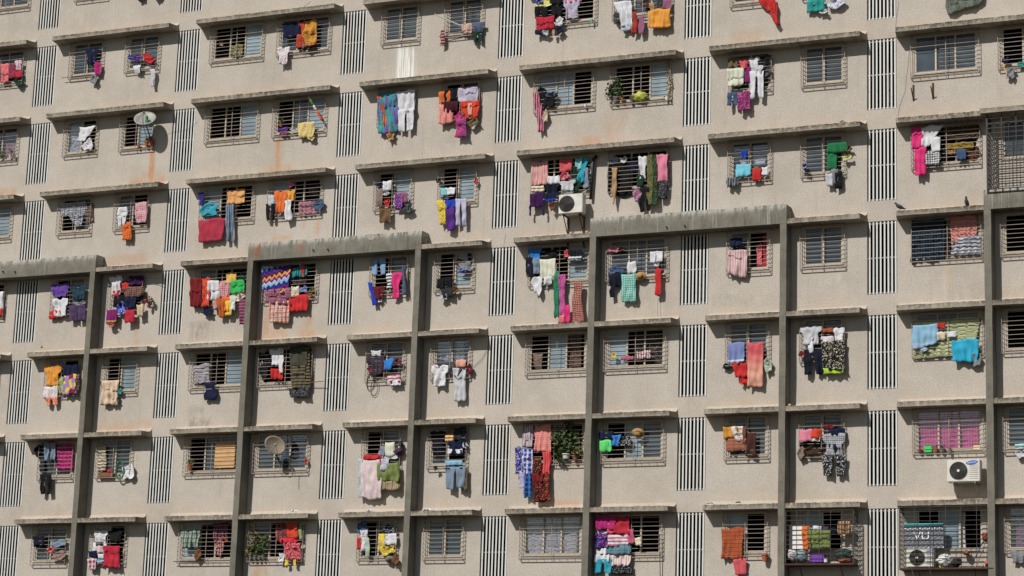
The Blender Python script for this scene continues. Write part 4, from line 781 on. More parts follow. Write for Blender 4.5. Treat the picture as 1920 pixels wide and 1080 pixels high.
('b','bundled_garment','white bundled garment in right window between fourth and fifth louvre columns, fifth storey up','garment',23.562,23.796,-9.235,-9.463,0.163,'white','','',0.005,1.00,-0.000,G['garment']),
('t','shirt','navy shirt in right window between fourth and fifth louvre columns, fifth storey up','shirt',23.861,24.211,-9.334,-9.796,0.071,'navy','','',0.010,1.00,-0.000,G['shirt']),
('t','shirt','white shirt in right window between fourth and fifth louvre columns, fifth storey up','shirt',24.209,24.507,-9.256,-10.068,0.177,'white','','',0.018,1.00,-0.000,G['shirt']),
('w','scarf','tan scarf in right window between fourth and fifth louvre columns, fifth storey up','scarf',23.286,23.501,-9.615,-10.882,0.184,'tan','','',-0.011,0.40,-0.000,G['scarf']),
('b','bundled_garment','black bundled garment in right window between fourth and fifth louvre columns, fifth storey up','garment',23.352,23.994,-10.247,-10.606,0.059,'black','','',0.009,1.00,-0.000,G['garment']),
('c','towel','dark green towel in right window between fourth and fifth louvre columns, fifth storey up','towel',24.165,24.397,-9.916,-10.330,0.198,'dark_green','','',0.009,1.00,-0.000,G['towel']),
('p','trousers','black trousers in right window between fourth and fifth louvre columns, fifth storey up','trousers',24.262,24.679,-10.365,-11.178,0.205,'black','','',0.017,1.00,-0.000,G['trousers']),
('c','long_cloth','dark green patterned long cloth in right window between fourth and fifth louvre columns, fifth storey','cloth',24.684,24.885,-9.226,-10.991,0.212,'dark_green','fl','olive',0.036,1.00,-0.000,G['cloth']),
('c','long_cloth','olive patterned long cloth in right window between fourth and fifth louvre columns, fifth storey up','cloth',24.532,24.714,-9.214,-10.925,0.219,'olive','fl','black',0.035,1.00,-0.000,G['cloth']),
('c','towel','charcoal patterned towel in right window between fourth and fifth louvre columns, fifth storey up','towel',24.940,25.235,-10.211,-10.791,0.226,'charcoal','fl','grey',0.011,1.00,-0.000,G['towel']),
('c','towel','pink towel in right window between fourth and fifth louvre columns, fifth storey up','towel',24.854,25.238,-9.272,-10.238,0.233,'pink','','',0.019,1.00,-0.000,G['towel']),
('c','curtain','white patterned curtain in left window between fifth and sixth louvre columns, fifth storey up','curtain',27.535,28.524,-9.563,-9.824,-0.140,'white','fl','pale_grey',0.004,1.00,-0.000,G['curtain']),
('t','shirt','blue shirt in left window between fifth and sixth louvre columns, fifth storey up','shirt',27.702,27.937,-9.367,-9.627,0.156,'blue','','',0.003,1.00,-0.000,G['shirt']),
('c','hanging_cloth','light cyan cloth in left window between fifth and sixth louvre columns, fifth storey up','cloth',27.560,28.026,-9.812,-10.245,0.163,'light_cyan','','',0.005,1.00,-0.000,G['cloth']),
('c','hanging_cloth','red cloth in left window between fifth and sixth louvre columns, fifth storey up','cloth',28.093,28.393,-9.979,-10.411,0.170,'red','','',0.004,1.00,-0.000,G['cloth']),
('c','towel','olive towel in left window between fifth and sixth louvre columns, fifth storey up','towel',28.162,28.317,-9.944,-10.191,0.177,'olive','','',0.002,1.00,-0.000,G['towel']),
('c','hanging_cloth','white cloth in left window between fifth and sixth louvre columns, fifth storey up','cloth',28.423,28.616,-9.987,-10.263,0.184,'white','','',0.003,1.00,-0.000,G['cloth']),
('c','hanging_cloth','dark grey striped cloth in left window between fifth and sixth louvre columns, fifth storey up','cloth',27.249,27.638,-10.236,-10.550,0.191,'dark_grey','sv','grey',0.004,1.00,-0.000,G['cloth']),
('b','bundled_garment','blue bundled garment in right window between fifth and sixth louvre columns, fifth storey up','garment',29.754,29.889,-9.953,-10.088,0.149,'blue','','',0.001,1.00,-0.000,G['garment']),
('b','bundled_garment','navy bundled garment in right window between fifth and sixth louvre columns, fifth storey up','garment',29.811,29.982,-10.107,-10.352,0.156,'navy','','',0.001,1.00,-0.000,G['garment']),
('c','towel','pale grey towel in right window between fifth and sixth louvre columns, fifth storey up','towel',30.518,30.760,-10.369,-10.768,0.163,'pale_grey','','',0.001,1.00,-0.000,G['towel']),
('c','towel','grey towel in right window between fifth and sixth louvre columns, fifth storey up','towel',30.693,30.924,-10.220,-10.711,0.170,'grey','','',0.001,1.00,-0.000,G['towel']),
('c','towel','black towel in right window between fifth and sixth louvre columns, fifth storey up','towel',30.829,31.052,-10.305,-10.875,0.177,'black','','',0.001,1.00,-0.000,G['towel']),
('c','hanging_cloth','green cloth in right window between fifth and sixth louvre columns, fifth storey up','cloth',30.593,31.196,-9.374,-9.703,0.184,'green','','',0.001,1.00,-0.000,G['cloth']),
('c','towel','green towel in right window between fifth and sixth louvre columns, fifth storey up','towel',30.578,30.875,-9.691,-10.227,0.191,'green','','',0.001,1.00,-0.000,G['towel']),
('b','bundled_garment','brown patterned bundled garment in right window between fifth and sixth louvre columns, fifth storey up','garment',31.085,31.380,-9.516,-9.705,0.198,'brown','fl','grey',0.000,1.00,-0.000,G['garment']),
('b','bundled_garment','lemon yellow patterned bundled garment in right window between fifth and sixth louvre columns, fifth storey','garment',31.070,31.382,-9.816,-9.983,0.205,'lemon_yellow','fl','white',0.000,1.00,-0.000,G['garment']),
('c','hanging_cloth','dark brown patterned cloth in left window right of sixth louvre column, fifth storey up','cloth',34.277,35.351,-9.096,-9.562,0.059,'dark_brown','fl','olive',-0.003,1.00,-0.000,G['cloth']),
('b','bundled_garment','dark brown patterned bundled garment in left window right of sixth louvre column, fifth storey up','garment',34.966,35.396,-9.809,-10.254,0.063,'dark_brown','fl','rust',-0.005,1.00,-0.000,G['garment']),
('c','hanging_cloth','dark mustard cloth in left window right of sixth louvre column, fifth storey up','cloth',34.361,35.157,-9.667,-9.889,0.067,'dark_mustard','','',-0.001,1.00,-0.000,G['cloth']),
('c','hanging_cloth','tan checked cloth in left window right of sixth louvre column, fifth storey up','cloth',34.318,34.662,-9.889,-10.047,0.071,'tan','ck','brown',-0.001,1.00,-0.000,G['cloth']),
('c','hanging_cloth','denim blue cloth in left window right of sixth louvre column, fifth storey up','cloth',34.696,34.982,-9.919,-10.265,0.177,'denim_blue','','',-0.003,1.00,-0.000,G['cloth']),
('b','bundled_garment','black bundled garment in left window right of sixth louvre column, fifth storey up','garment',34.027,34.312,-9.740,-10.241,0.055,'black','','',-0.004,1.00,-0.000,G['garment']),
('c','hanging_cloth','white checked cloth in left window right of sixth louvre column, fifth storey up','cloth',33.691,34.168,-9.901,-10.338,0.191,'white','ck','black',-0.003,1.00,-0.000,G['cloth']),
('c','hanging_cloth','white cloth in left window right of sixth louvre column, fifth storey up','cloth',33.610,34.301,-9.078,-9.761,0.198,'white','','',-0.067,0.35,-0.000,G['cloth']),
('c','towel','white towel in left window right of sixth louvre column, fifth storey up','towel',33.896,34.192,-9.466,-9.932,0.205,'white','','',-0.003,1.00,-0.000,G['towel']),
('c','towel','upper hot pink towel in left window right of sixth louvre column, fifth storey up','towel',33.297,33.655,-9.095,-9.797,0.212,'hot_pink','','',-0.004,1.00,-0.000,G['towel']),
('c','towel','lower hot pink towel in left window right of sixth louvre column, fifth storey up','towel',33.383,33.757,-9.771,-10.674,0.219,'hot_pink','','',-0.005,1.00,-0.000,G['towel']),
('c','curtain','sage green curtain in left window right of sixth louvre column, fourth storey up','curtain',34.294,34.415,-12.047,-12.613,-0.140,'sage_green','','',-0.005,1.00,-0.000,G['curtain']),
('c','long_cloth','dark teal striped long cloth in left window right of sixth louvre column, fourth storey up','cloth',33.228,34.277,-12.073,-13.369,0.063,'dark_teal','sv','dark_navy',-0.007,1.00,-0.000,G['cloth']),
('b','bundled_garment','dark brown bundled garment in left window right of sixth louvre column, fourth storey up','garment',34.301,34.446,-12.664,-13.350,0.067,'dark_brown','','',-0.006,1.00,-0.000,G['garment']),
('c','hanging_cloth','peach woven cloth in left window right of sixth louvre column, fourth storey up','cloth',34.436,35.260,-11.993,-12.820,0.071,'peach','tk','salmon',-0.007,1.00,-0.000,G['cloth']),
('c','hanging_cloth','pale grey striped cloth in left window right of sixth louvre column, fourth storey up','cloth',34.476,35.372,-12.668,-13.257,0.075,'pale_grey','sh','slate_blue',-0.005,1.00,-0.000,G['cloth']),
('w','scarf','white scarf in window left of first louvre column, fourth storey up','scarf',-0.735,-0.513,-12.393,-13.064,0.149,'white','','',0.065,1.00,-0.000,G['scarf']),
('c','hanging_cloth','red cloth in window left of first louvre column, fourth storey up','cloth',-0.717,-0.471,-13.030,-13.322,0.156,'red','','',0.028,1.00,-0.000,G['cloth']),
('b','bundled_garment','grey bundled garment in left window between first and second louvre columns, fourth storey up','garment',2.589,3.135,-12.901,-13.094,0.149,'grey','','',0.017,1.00,-0.000,G['garment']),
('t','shirt','violet shirt in left window between first and second louvre columns, fourth storey up','shirt',1.571,2.359,-12.246,-12.743,0.156,'violet','','',0.045,1.00,-0.000,G['shirt']),
('c','hanging_cloth','red cloth in left window between first and second louvre columns, fourth storey up','cloth',1.594,2.059,-13.229,-13.534,0.163,'red','','',0.028,1.00,-0.000,G['cloth']),
('t','shirt','white shirt in left window between first and second louvre columns, fourth storey up','shirt',1.711,2.368,-12.789,-13.479,0.170,'white','','',0.062,1.00,-0.000,G['shirt']),
('t','shirt','dark teal shirt in left window between first and second louvre columns, fourth storey up','shirt',2.419,3.143,-12.381,-12.905,0.177,'dark_teal','','',0.046,1.00,-0.000,G['shirt']),
('s','shorts','dusky purple shorts in left window between first and second louvre columns, fourth storey up','shorts',2.454,3.143,-13.101,-13.685,0.184,'dusky_purple','','',0.051,1.00,-0.000,G['shorts']),
('b','bundled_garment','grey patterned bundled garment in right window between first and second louvre columns, fourth storey up','garment',4.615,4.858,-12.097,-12.302,0.149,'grey','fl','crimson',0.017,1.00,-0.000,G['garment']),
('b','bundled_garment','black bundled garment in right window between first and second louvre columns, fourth storey up','garment',5.339,5.594,-12.683,-13.070,0.156,'black','','',0.030,1.00,-0.000,G['garment']),
('c','hanging_cloth','dark purple cloth in right window between first and second louvre columns, fourth storey up','cloth',4.905,5.464,-12.131,-12.495,0.163,'dark_purple','','',0.029,1.00,-0.000,G['cloth']),
('c','hanging_cloth','red cloth in right window between first and second louvre columns, fourth storey up','cloth',4.604,4.871,-12.379,-12.674,0.170,'red','','',0.024,1.00,-0.000,G['cloth']),
('t','shirt','white patterned shirt in right window between first and second louvre columns, fourth storey up','shirt',4.072,4.621,-12.105,-12.810,0.177,'white','fl','pale_grey',0.058,1.00,-0.000,G['shirt']),
('c','hanging_cloth','black cloth in right window between first and second louvre columns, fourth storey up','cloth',4.369,4.846,-12.823,-13.239,0.184,'black','','',0.034,1.00,-0.000,G['cloth']),
('t','shirt','crimson shirt in right window between first and second louvre columns, fourth storey up','shirt',4.255,4.555,-12.629,-12.969,0.191,'crimson','','',0.028,1.00,-0.000,G['shirt']),
('c','hanging_cloth','rose brown checked cloth in right window between first and second louvre columns, fourth storey up','cloth',4.806,5.518,-12.532,-12.928,0.198,'rose_brown','ck','dark_brown',0.032,1.00,-0.000,G['cloth']),
('c','hanging_cloth','navy cloth in right window between first and second louvre columns, fourth storey up','cloth',4.811,5.286,-12.946,-13.348,0.205,'navy','','',0.032,1.00,-0.000,G['cloth']),
('b','bundled_garment','blue patterned bundled garment in right window between first and second louvre columns, fourth storey up','garment',4.445,4.907,-13.076,-13.557,0.212,'blue','fl','white',0.039,1.00,-0.000,G['garment']),
('c','hanging_cloth','plum edged cloth in right window between first and second louvre columns, fourth storey up','cloth',4.099,4.520,-13.342,-13.863,0.219,'plum','bd','gold',0.043,1.00,-0.000,G['cloth']),
('b','bundled_garment','salmon bundled garment in right window between first and second louvre columns, fourth storey up','garment',4.178,4.445,-13.850,-14.001,0.226,'salmon','','',0.012,1.00,-0.000,G['garment']),
('c','hanging_cloth','crimson cloth in right window between first and second louvre columns, fourth storey up','cloth',4.888,5.250,-13.378,-13.881,0.233,'crimson','','',0.040,1.00,-0.000,G['cloth']),
('c','towel','khaki patterned towel in right window between first and second louvre columns, fourth storey up','towel',5.333,5.607,-13.227,-13.645,0.240,'khaki','fl','pink',0.033,1.00,-0.000,G['towel']),
('b','bundled_garment','black patterned bundled garment in left window between second and third louvre columns, fourth storey up','garment',9.296,9.663,-12.275,-12.568,0.149,'black','fl','green',0.020,1.00,-0.000,G['garment']),
('c','hanging_cloth','gold yellow cloth in left window between second and third louvre columns, fourth storey up','cloth',8.875,9.310,-12.265,-12.662,0.156,'gold_yellow','','',0.027,1.00,-0.000,G['cloth']),
('c','towel','white towel in left window between second and third louvre columns, fourth storey up','towel',8.179,8.616,-12.521,-13.224,0.163,'white','','',0.049,1.00,-0.000,G['towel']),
('c','hanging_cloth','pale pink checked cloth in left window between second and third louvre columns, fourth storey up','cloth',8.634,9.070,-12.550,-13.150,0.170,'pale_pink','ck','crimson',0.041,1.00,-0.000,G['cloth']),
('c','towel','dusty pink towel in left window between second and third louvre columns, fourth storey up','towel',8.409,8.607,-13.242,-13.550,0.177,'dusty_pink','','',0.021,1.00,-0.000,G['towel']),
('b','bundled_garment','navy bundled garment in left window between second and third louvre columns, fourth storey up','garment',8.033,8.403,-13.467,-13.778,0.184,'navy','','',0.022,1.00,-0.000,G['garment']),
('c','towel','dark red towel in left window between second and third louvre columns, fourth storey up','towel',7.441,7.941,-12.405,-13.411,0.191,'dark_red','','',0.073,1.00,-0.000,G['towel']),
('c','towel','red patterned towel in left window between second and third louvre columns, fourth storey up','towel',7.942,8.268,-12.391,-13.476,0.198,'red','fl','amber',0.077,1.00,-0.000,G['towel']),
('c','hanging_cloth','emerald cloth in left window between second and third louvre columns, fourth storey up','cloth',9.125,9.630,-12.573,-13.048,0.205,'emerald','','',0.032,1.00,-0.000,G['cloth']),
('c','long_cloth','mauve striped long cloth in left window between second and third louvre columns, fourth storey up','cloth',9.492,9.723,-12.993,-14.165,0.212,'mauve','sh','maroon',0.078,1.00,-0.000,G['cloth']),
('b','bundled_garment','cream patterned bundled garment in left window between second and third louvre columns, fourth storey up','garment',9.164,9.722,-13.033,-13.324,0.219,'cream','fl','black',0.020,1.00,-0.000,G['garment']),
('t','shirt','dark orange shirt in left window between second and third louvre columns, fourth storey up','shirt',8.595,8.985,-13.129,-13.875,0.226,'dark_orange','','',0.051,1.00,-0.000,G['shirt']),
('c','towel','orange towel in left window between second and third louvre columns, fourth storey up','towel',8.823,9.145,-13.129,-13.679,0.233,'orange','','',0.038,1.00,-0.000,G['towel']),
('t','shirt','white shirt in left window between second and third louvre columns, fourth storey up','shirt',9.151,9.374,-13.170,-13.644,0.240,'white','','',0.032,1.00,-0.000,G['shirt']),
('c','towel','yellow towel in left window between second and third louvre columns, fourth storey up','towel',8.967,9.230,-13.290,-13.815,0.247,'yellow','','',0.036,1.00,-0.000,G['towel']),
('c','hanging_cloth','dark slate patterned cloth in right window between second and third louvre columns, fourth storey up','cloth',11.448,12.090,-12.564,-12.829,0.059,'dark_slate','fl','brown',0.016,1.00,-0.000,G['cloth']),
('c','hanging_cloth','teal striped cloth in right window between second and third louvre columns, fourth storey up','cloth',11.502,12.144,-12.222,-12.598,0.156,'teal','sv','dark_teal',0.023,1.00,-0.000,G['cloth']),
('w','scarf','red scarf in right window between second and third louvre columns, fourth storey up','scarf',11.848,11.988,-12.111,-12.606,0.163,'red','','',0.029,1.00,-0.000,G['scarf']),
('b','bundled_garment','periwinkle bundled garment in right window between second and third louvre columns, fourth storey up','garment',11.834,12.148,-12.917,-13.169,0.170,'periwinkle','','',0.015,1.00,-0.000,G['garment']),
('c','hanging_cloth','cream patterned cloth in right window between second and third louvre columns, fourth storey up','cloth',11.547,11.826,-12.920,-13.311,0.177,'cream','fl','brown',0.023,1.00,-0.000,G['cloth']),
('c','hanging_cloth','red cloth in right window between second and third louvre columns, fourth storey up','cloth',11.446,12.195,-13.220,-13.830,0.184,'red','','',0.037,1.00,-0.000,G['cloth']),
('c','hanging_cloth','cream plaid cloth in right window between second and third louvre columns, fourth storey up','cloth',10.718,11.463,-13.389,-14.185,0.191,'cream','pl','crimson',0.050,1.00,-0.000,G['cloth']),
('c','sheet','blue zigzag sheet in right window between second and third louvre columns, fourth storey up','sheet',10.346,11.500,-12.117,-13.129,0.198,'blue','zz','amber',0.014,1.00,-0.167,G['sheet']),
('c','hanging_cloth','slate blue woven cloth in right window between second and third louvre columns, fourth storey up','cloth',10.435,11.533,-12.972,-13.498,0.205,'slate_blue','tk','salmon',0.076,1.00,-0.188,G['cloth']),
('p','trousers','light denim trousers in left window between third and fourth louvre columns, fourth storey up','trousers',14.559,15.110,-12.123,-12.708,0.149,'light_denim','','',0.030,1.00,-0.000,G['trousers']),
('b','bundled_garment','white bundled garment in left window between third and fourth louvre columns, fourth storey up','garment',14.875,15.031,-13.539,-13.663,0.156,'white','','',0.006,1.00,-0.000,G['garment']),
('t','shirt','maroon shirt in left window between third and fourth louvre columns, fourth storey up','shirt',14.678,15.122,-13.085,-13.550,0.163,'maroon','','',0.024,1.00,-0.000,G['shirt']),
('w','scarf','blue scarf in left window between third and fourth louvre columns, fourth storey up','scarf',14.485,14.629,-12.950,-13.754,0.170,'blue','','',0.229,1.00,-0.000,G['scarf']),
('w','scarf','white striped scarf in left window between third and fourth louvre columns, fourth storey up','scarf',15.179,15.398,-12.674,-13.236,0.177,'white','sh','black',0.028,1.00,-0.000,G['scarf']),
('w','scarf','hot pink scarf in left window between third and fourth louvre columns, fourth storey up','scarf',15.404,15.770,-12.666,-13.571,0.184,'hot_pink','','',-0.040,0.55,-0.000,G['scarf']),
('w','scarf','slate blue scarf in left window between third and fourth louvre columns, fourth storey up','scarf',15.762,15.909,-12.459,-13.464,0.191,'slate_blue','','',0.048,1.00,-0.000,G['scarf']),
('c','towel','navy towel in right window between third and fourth louvre columns, fourth storey up','towel',18.122,18.253,-12.107,-12.460,0.059,'navy','','',0.014,1.00,-0.000,G['towel']),
('b','bundled_garment','brown patterned bundled garment in right window between third and fourth louvre columns, fourth storey up','garment',17.713,17.997,-12.298,-12.525,0.063,'brown','fl','navy',0.009,1.00,-0.000,G['garment']),
('b','bundled_garment','blue bundled garment in right window between third and fourth louvre columns, fourth storey up','garment',17.856,18.200,-12.672,-12.825,0.163,'blue','','',0.006,1.00,-0.000,G['garment']),
('t','shirt','grey shirt in right window between third and fourth louvre columns, fourth storey up','shirt',17.850,18.317,-12.459,-12.754,0.170,'grey','','',0.012,1.00,-0.000,G['shirt']),
('s','shorts','black shorts in right window between third and fourth louvre columns, fourth storey up','shorts',17.073,17.646,-12.945,-13.324,0.177,'black','','',0.017,1.00,-0.000,G['shorts']),
('c','hanging_cloth','charcoal cloth in right window between third and fourth louvre columns, fourth storey up','cloth',17.245,17.677,-13.315,-13.637,0.184,'charcoal','','',0.014,1.00,-0.000,G['cloth']),
('b','bundled_garment','pale grey patterned bundled garment in right window between third and fourth louvre columns, fourth storey','garment',17.205,17.489,-13.463,-13.746,0.191,'pale_grey','fl','black',0.012,1.00,-0.000,G['garment']),
('b','bundled_garment','brown bundled garment in right window between third and fourth louvre columns, fourth storey up','garment',17.681,17.874,-13.299,-13.524,0.198,'brown','','',0.009,1.00,-0.000,G['garment']),
('c','hanging_cloth','black cloth in left window between fourth and fifth louvre columns, fourth storey up','cloth',20.868,21.373,-12.241,-12.543,0.149,'black','','',0.010,1.00,-0.000,G['cloth']),
('t','shirt','azure blue shirt in left window between fourth and fifth louvre columns, fourth storey up','shirt',20.361,20.861,-12.134,-12.551,0.156,'azure_blue','','',0.014,1.00,-0.000,G['shirt']),
('c','towel','dark navy towel in left window between fourth and fifth louvre columns, fourth storey up','towel',20.294,20.550,-12.415,-13.122,0.163,'dark_navy','','',0.024,1.00,-0.000,G['towel']),
('t','shirt','grey blue shirt in left window between fourth and fifth louvre columns, fourth storey up','shirt',20.538,20.833,-12.471,-13.027,0.170,'grey_blue','','',0.018,1.00,-0.000,G['shirt']),
('c','towel','beige towel in left window between fourth and fifth louvre columns, fourth storey up','towel',21.271,21.418,-12.703,-13.278,0.177,'beige','','',0.018,1.00,-0.000,G['towel']),
('c','hanging_cloth','white cloth in left window between fourth and fifth louvre columns, fourth storey up','cloth',20.963,21.296,-13.142,-13.412,0.184,'white','','',0.009,1.00,-0.000,G['cloth']),
('c','hanging_cloth','ivory cloth in left window between fourth and fifth louvre columns, fourth storey up','cloth',20.827,21.379,-12.529,-13.207,0.191,'ivory','','',0.022,1.00,-0.000,G['cloth']),
('b','bundled_garment','white bundled garment in left window between fourth and fifth louvre columns, fourth storey up','garment',20.568,20.903,-13.027,-13.750,0.198,'white','','',0.024,1.00,-0.000,G['garment']),
('w','scarf','green patterned scarf in left window between fourth and fifth louvre columns, fourth storey up','scarf',21.343,21.548,-12.989,-14.538,0.205,'green','fl','teal',0.047,1.00,-0.000,G['scarf']),
('w','scarf','orchid pink patterned scarf in left window between fourth and fifth louvre columns, fourth storey up','scarf',21.515,21.751,-13.103,-14.512,0.212,'orchid_pink','fl','plum',0.042,1.00,-0.000,G['scarf']),
('c','hanging_cloth','salmon cloth in left window between fourth and fifth louvre columns, fourth storey up','cloth',21.578,21.775,-14.468,-14.736,0.219,'salmon','','',0.008,1.00,-0.000,G['cloth']),
('c','towel','hot pink towel in left window between fourth and fifth louvre columns, fourth storey up','towel',21.728,21.952,-14.144,-14.739,0.226,'hot_pink','','',0.018,1.00,-0.000,G['towel']),
('w','scarf','maroon woven scarf in left window between fourth and fifth louvre columns, fourth storey up','scarf',22.061,22.335,-13.385,-14.742,0.233,'maroon','tk','peach',0.039,1.50,-0.000,G['scarf']),
('b','bundled_garment','red patterned bundled garment in left window between fourth and fifth louvre columns, fourth storey up','garment',21.679,22.021,-12.291,-12.573,0.240,'red','fl','white',0.008,1.00,-0.000,G['garment']),
('c','hanging_cloth','black edged cloth in left window between fourth and fifth louvre columns, fourth storey up','cloth',21.839,22.338,-12.308,-12.661,0.247,'black','bd','white',0.010,1.00,-0.000,G['cloth']),
('b','bundled_garment','brown bundled garment in right window between fourth and fifth louvre columns, fourth storey up','garment',23.552,23.734,-12.274,-12.457,0.149,'brown','','',0.004,1.00,-0.000,G['garment']),
('b','bundled_garment','pink bundled garment in right window between fourth and fifth louvre columns, fourth storey up','garment',23.224,23.581,-12.256,-12.462,0.156,'pink','','',0.005,1.00,-0.000,G['garment']),
('b','bundled_garment','denim blue bundled garment in right window between fourth and fifth louvre columns, fourth storey up','garment',23.224,23.793,-12.920,-13.195,0.163,'denim_blue','','',0.007,1.00,-0.000,G['garment']),
('c','hanging_cloth','dark navy cloth in right window between fourth and fifth louvre columns, fourth storey up','cloth',23.245,23.705,-13.179,-13.602,0.170,'dark_navy','','',0.011,1.00,-0.000,G['cloth']),
('w','scarf','dark navy scarf in right window between fourth and fifth louvre columns, fourth storey up','scarf',23.331,23.478,-13.555,-13.970,0.177,'dark_navy','','',-0.023,1.00,-0.000,G['scarf']),
('c','towel','mint green checked towel in right window between fourth and fifth louvre columns, fourth storey up','towel',23.702,24.210,-13.189,-14.150,0.184,'mint_green','ck','teal',0.022,1.00,-0.000,G['towel']),
('c','hanging_cloth','white cloth in right window between fourth and fifth louvre columns, fourth storey up','cloth',23.927,24.204,-12.812,-13.217,0.191,'white','','',0.009,1.00,-0.000,G['cloth']),
('s','shorts','white shorts in right window between fourth and fifth louvre columns, fourth storey up','shorts',24.682,25.117,-12.534,-12.900,0.198,'white','','',0.008,1.00,-0.000,G['shorts']),
('b','bundled_garment','pale grey bundled garment in right window between fourth and fifth louvre columns, fourth storey up','garment',24.806,25.012,-12.869,-13.049,0.205,'pale_grey','','',0.004,1.00,-0.000,G['garment']),
('c','towel','red towel in right window between fourth and fifth louvre columns, fourth storey up','towel',24.870,25.094,-13.085,-13.975,0.212,'red','','',0.018,1.00,-0.000,G['towel']),
('c','curtain','crimson curtain in left window between fifth and sixth louvre columns, fourth storey up','curtain',28.380,28.502,-12.107,-13.208,-0.140,'crimson','','',0.010,1.00,-0.000,G['curtain']),
('c','curtain','salmon curtain in left window between fifth and sixth louvre columns, fourth storey up','curtain',28.173,28.372,-12.425,-13.161,-0.140,'salmon','','',0.007,1.00,-0.000,G['curtain']),
('b','bundled_garment','black bundled garment in left window between fifth and sixth louvre columns, fourth storey up','garment',27.454,27.839,-12.426,-12.645,0.163,'black','','',0.003,1.00,-0.000,G['garment']),
('s','shorts','navy shorts in left window between fifth and sixth louvre columns, fourth storey up','shorts',27.361,27.777,-12.262,-12.550,0.170,'navy','','',0.004,1.00,-0.000,G['shorts']),
('c','hanging_cloth','pale pink striped cloth in left window between fifth and sixth louvre columns, fourth storey up','cloth',27.302,27.957,-12.669,-13.495,0.177,'pale_pink','sv','dusty_pink',0.010,1.00,-0.188,G['cloth']),
('c','hanging_cloth','rust cloth in right window between fifth and sixth louvre columns, third storey up','cloth',30.423,30.875,-15.348,-15.504,0.149,'rust','','',0.001,1.00,-0.000,G['cloth']),
('t','shirt','white shirt in right window between fifth and sixth louvre columns, third storey up','shirt',30.781,31.142,-15.348,-15.767,0.156,'white','','',0.001,1.00,-0.000,G['shirt']),
('c','hanging_cloth','white patterned cloth in right window between fifth and sixth louvre columns, third storey up','cloth',30.392,30.790,-15.613,-15.839,0.163,'white','fl','pink',0.001,1.00,-0.000,G['cloth']),
('b','bundled_garment','dark navy patterned bundled garment in right window between fifth and sixth louvre columns, third storey','garment',30.119,30.419,-15.623,-15.877,0.170,'dark_navy','fl','grey',0.001,1.00,-0.000,G['garment']),
('c','hanging_cloth','dark navy patterned cloth in right window between fifth and sixth louvre columns, third storey up','cloth',30.621,31.149,-15.771,-15.978,0.177,'dark_navy','fl','cream',0.001,1.00,-0.000,G['cloth']),
('t','shirt','pale grey shirt in right window between fifth and sixth louvre columns, third storey up','shirt',29.717,30.422,-15.255,-15.864,0.184,'pale_grey','','',0.003,1.00,-0.000,G['shirt']),
('b','bundled_garment','dark red bundled garment in right window between fifth and sixth louvre columns, third storey up','garment',29.670,29.945,-16.047,-16.220,0.191,'dark_red','','',0.001,1.00,-0.000,G['garment']),
('p','trousers','dark navy trousers in right window between fifth and sixth louvre columns, third storey up','trousers',29.843,30.450,-16.018,-16.799,0.198,'dark_navy','','',0.004,1.00,-0.000,G['trousers']),
('w','scarf','white scarf in right window between fifth and sixth louvre columns, third storey up','scarf',29.994,30.144,-15.627,-16.129,0.205,'white','','',0.002,1.00,-0.000,G['scarf']),
('c','hanging_cloth','lime green cloth in right window between fifth and sixth louvre columns, third storey up','cloth',30.452,31.159,-16.620,-16.805,0.212,'lime_green','','',0.001,1.00,-0.000,G['cloth']),
('c','hanging_cloth','black patterned cloth in right window between fifth and sixth louvre columns, third storey up','cloth',30.419,31.171,-15.771,-16.708,0.219,'black','fl','cream',0.003,1.00,-0.000,G['cloth']),
('c','long_cloth','pale yellow striped long cloth in left window right of sixth louvre column, third storey up','cloth',33.298,35.350,-15.212,-16.388,0.059,'pale_yellow','sh','sage_green',-0.004,1.00,-0.000,G['cloth']),
('c','hanging_cloth','cream patterned cloth in left window right of sixth louvre column, third storey up','cloth',34.033,34.286,-15.646,-15.905,0.156,'cream','fl','pink',-0.002,1.00,-0.000,G['cloth']),
('c','hanging_cloth','white cloth in left window right of sixth louvre column, third storey up','cloth',34.343,34.629,-15.650,-15.836,0.163,'white','','',-0.002,1.00,-0.000,G['cloth']),
('c','hanging_cloth','red cloth in left window right of sixth louvre column, third storey up','cloth',33.960,34.292,-15.374,-15.526,0.170,'red','','',-0.001,1.00,-0.000,G['cloth']),
('c','hanging_cloth','light blue edged cloth in left window right of sixth louvre column, third storey up','cloth',33.290,34.054,-15.376,-16.086,0.177,'light_blue','bd','pale_blue',-0.004,1.00,0.167,G['cloth']),
('b','bundled_garment','pale blue bundled garment in left window right of sixth louvre column, third storey up','garment',33.522,33.759,-16.111,-16.235,0.184,'pale_blue','','',-0.001,1.00,-0.000,G['garment']),
('b','bundled_garment','grey bundled garment in left window right of sixth louvre column, third storey up','garment',35.062,35.382,-16.334,-16.802,0.191,'grey','','',-0.005,1.00,-0.000,G['garment']),
('c','hanging_cloth','cyan cloth in left window right of sixth louvre column, third storey up','cloth',34.491,35.311,-15.919,-16.629,0.198,'cyan','','',-0.006,1.00,-0.083,G['cloth']),
('b','bundled_garment','black bundled garment in left window between fifth and sixth louvre columns, third storey up','garment',27.167,27.476,-16.333,-16.509,0.149,'black','','',0.002,1.00,-0.000,G['garment']),
('b','bundled_garment','pale green patterned bundled garment in left window between fifth and sixth louvre columns, third storey','garment',28.538,28.806,-16.182,-16.693,0.156,'pale_green','fl','grey',0.005,1.00,-0.000,G['garment']),
('c','hanging_cloth','red cloth in left window between fifth and sixth louvre columns, third storey up','cloth',27.473,27.992,-16.319,-16.789,0.163,'red','','',0.068,0.80,-0.000,G['cloth']),
('b','bundled_garment','red bundled garment in left window between fifth and sixth louvre columns, third storey up','garment',27.754,27.999,-16.725,-17.034,0.170,'red','','',0.004,1.00,-0.000,G['garment']),
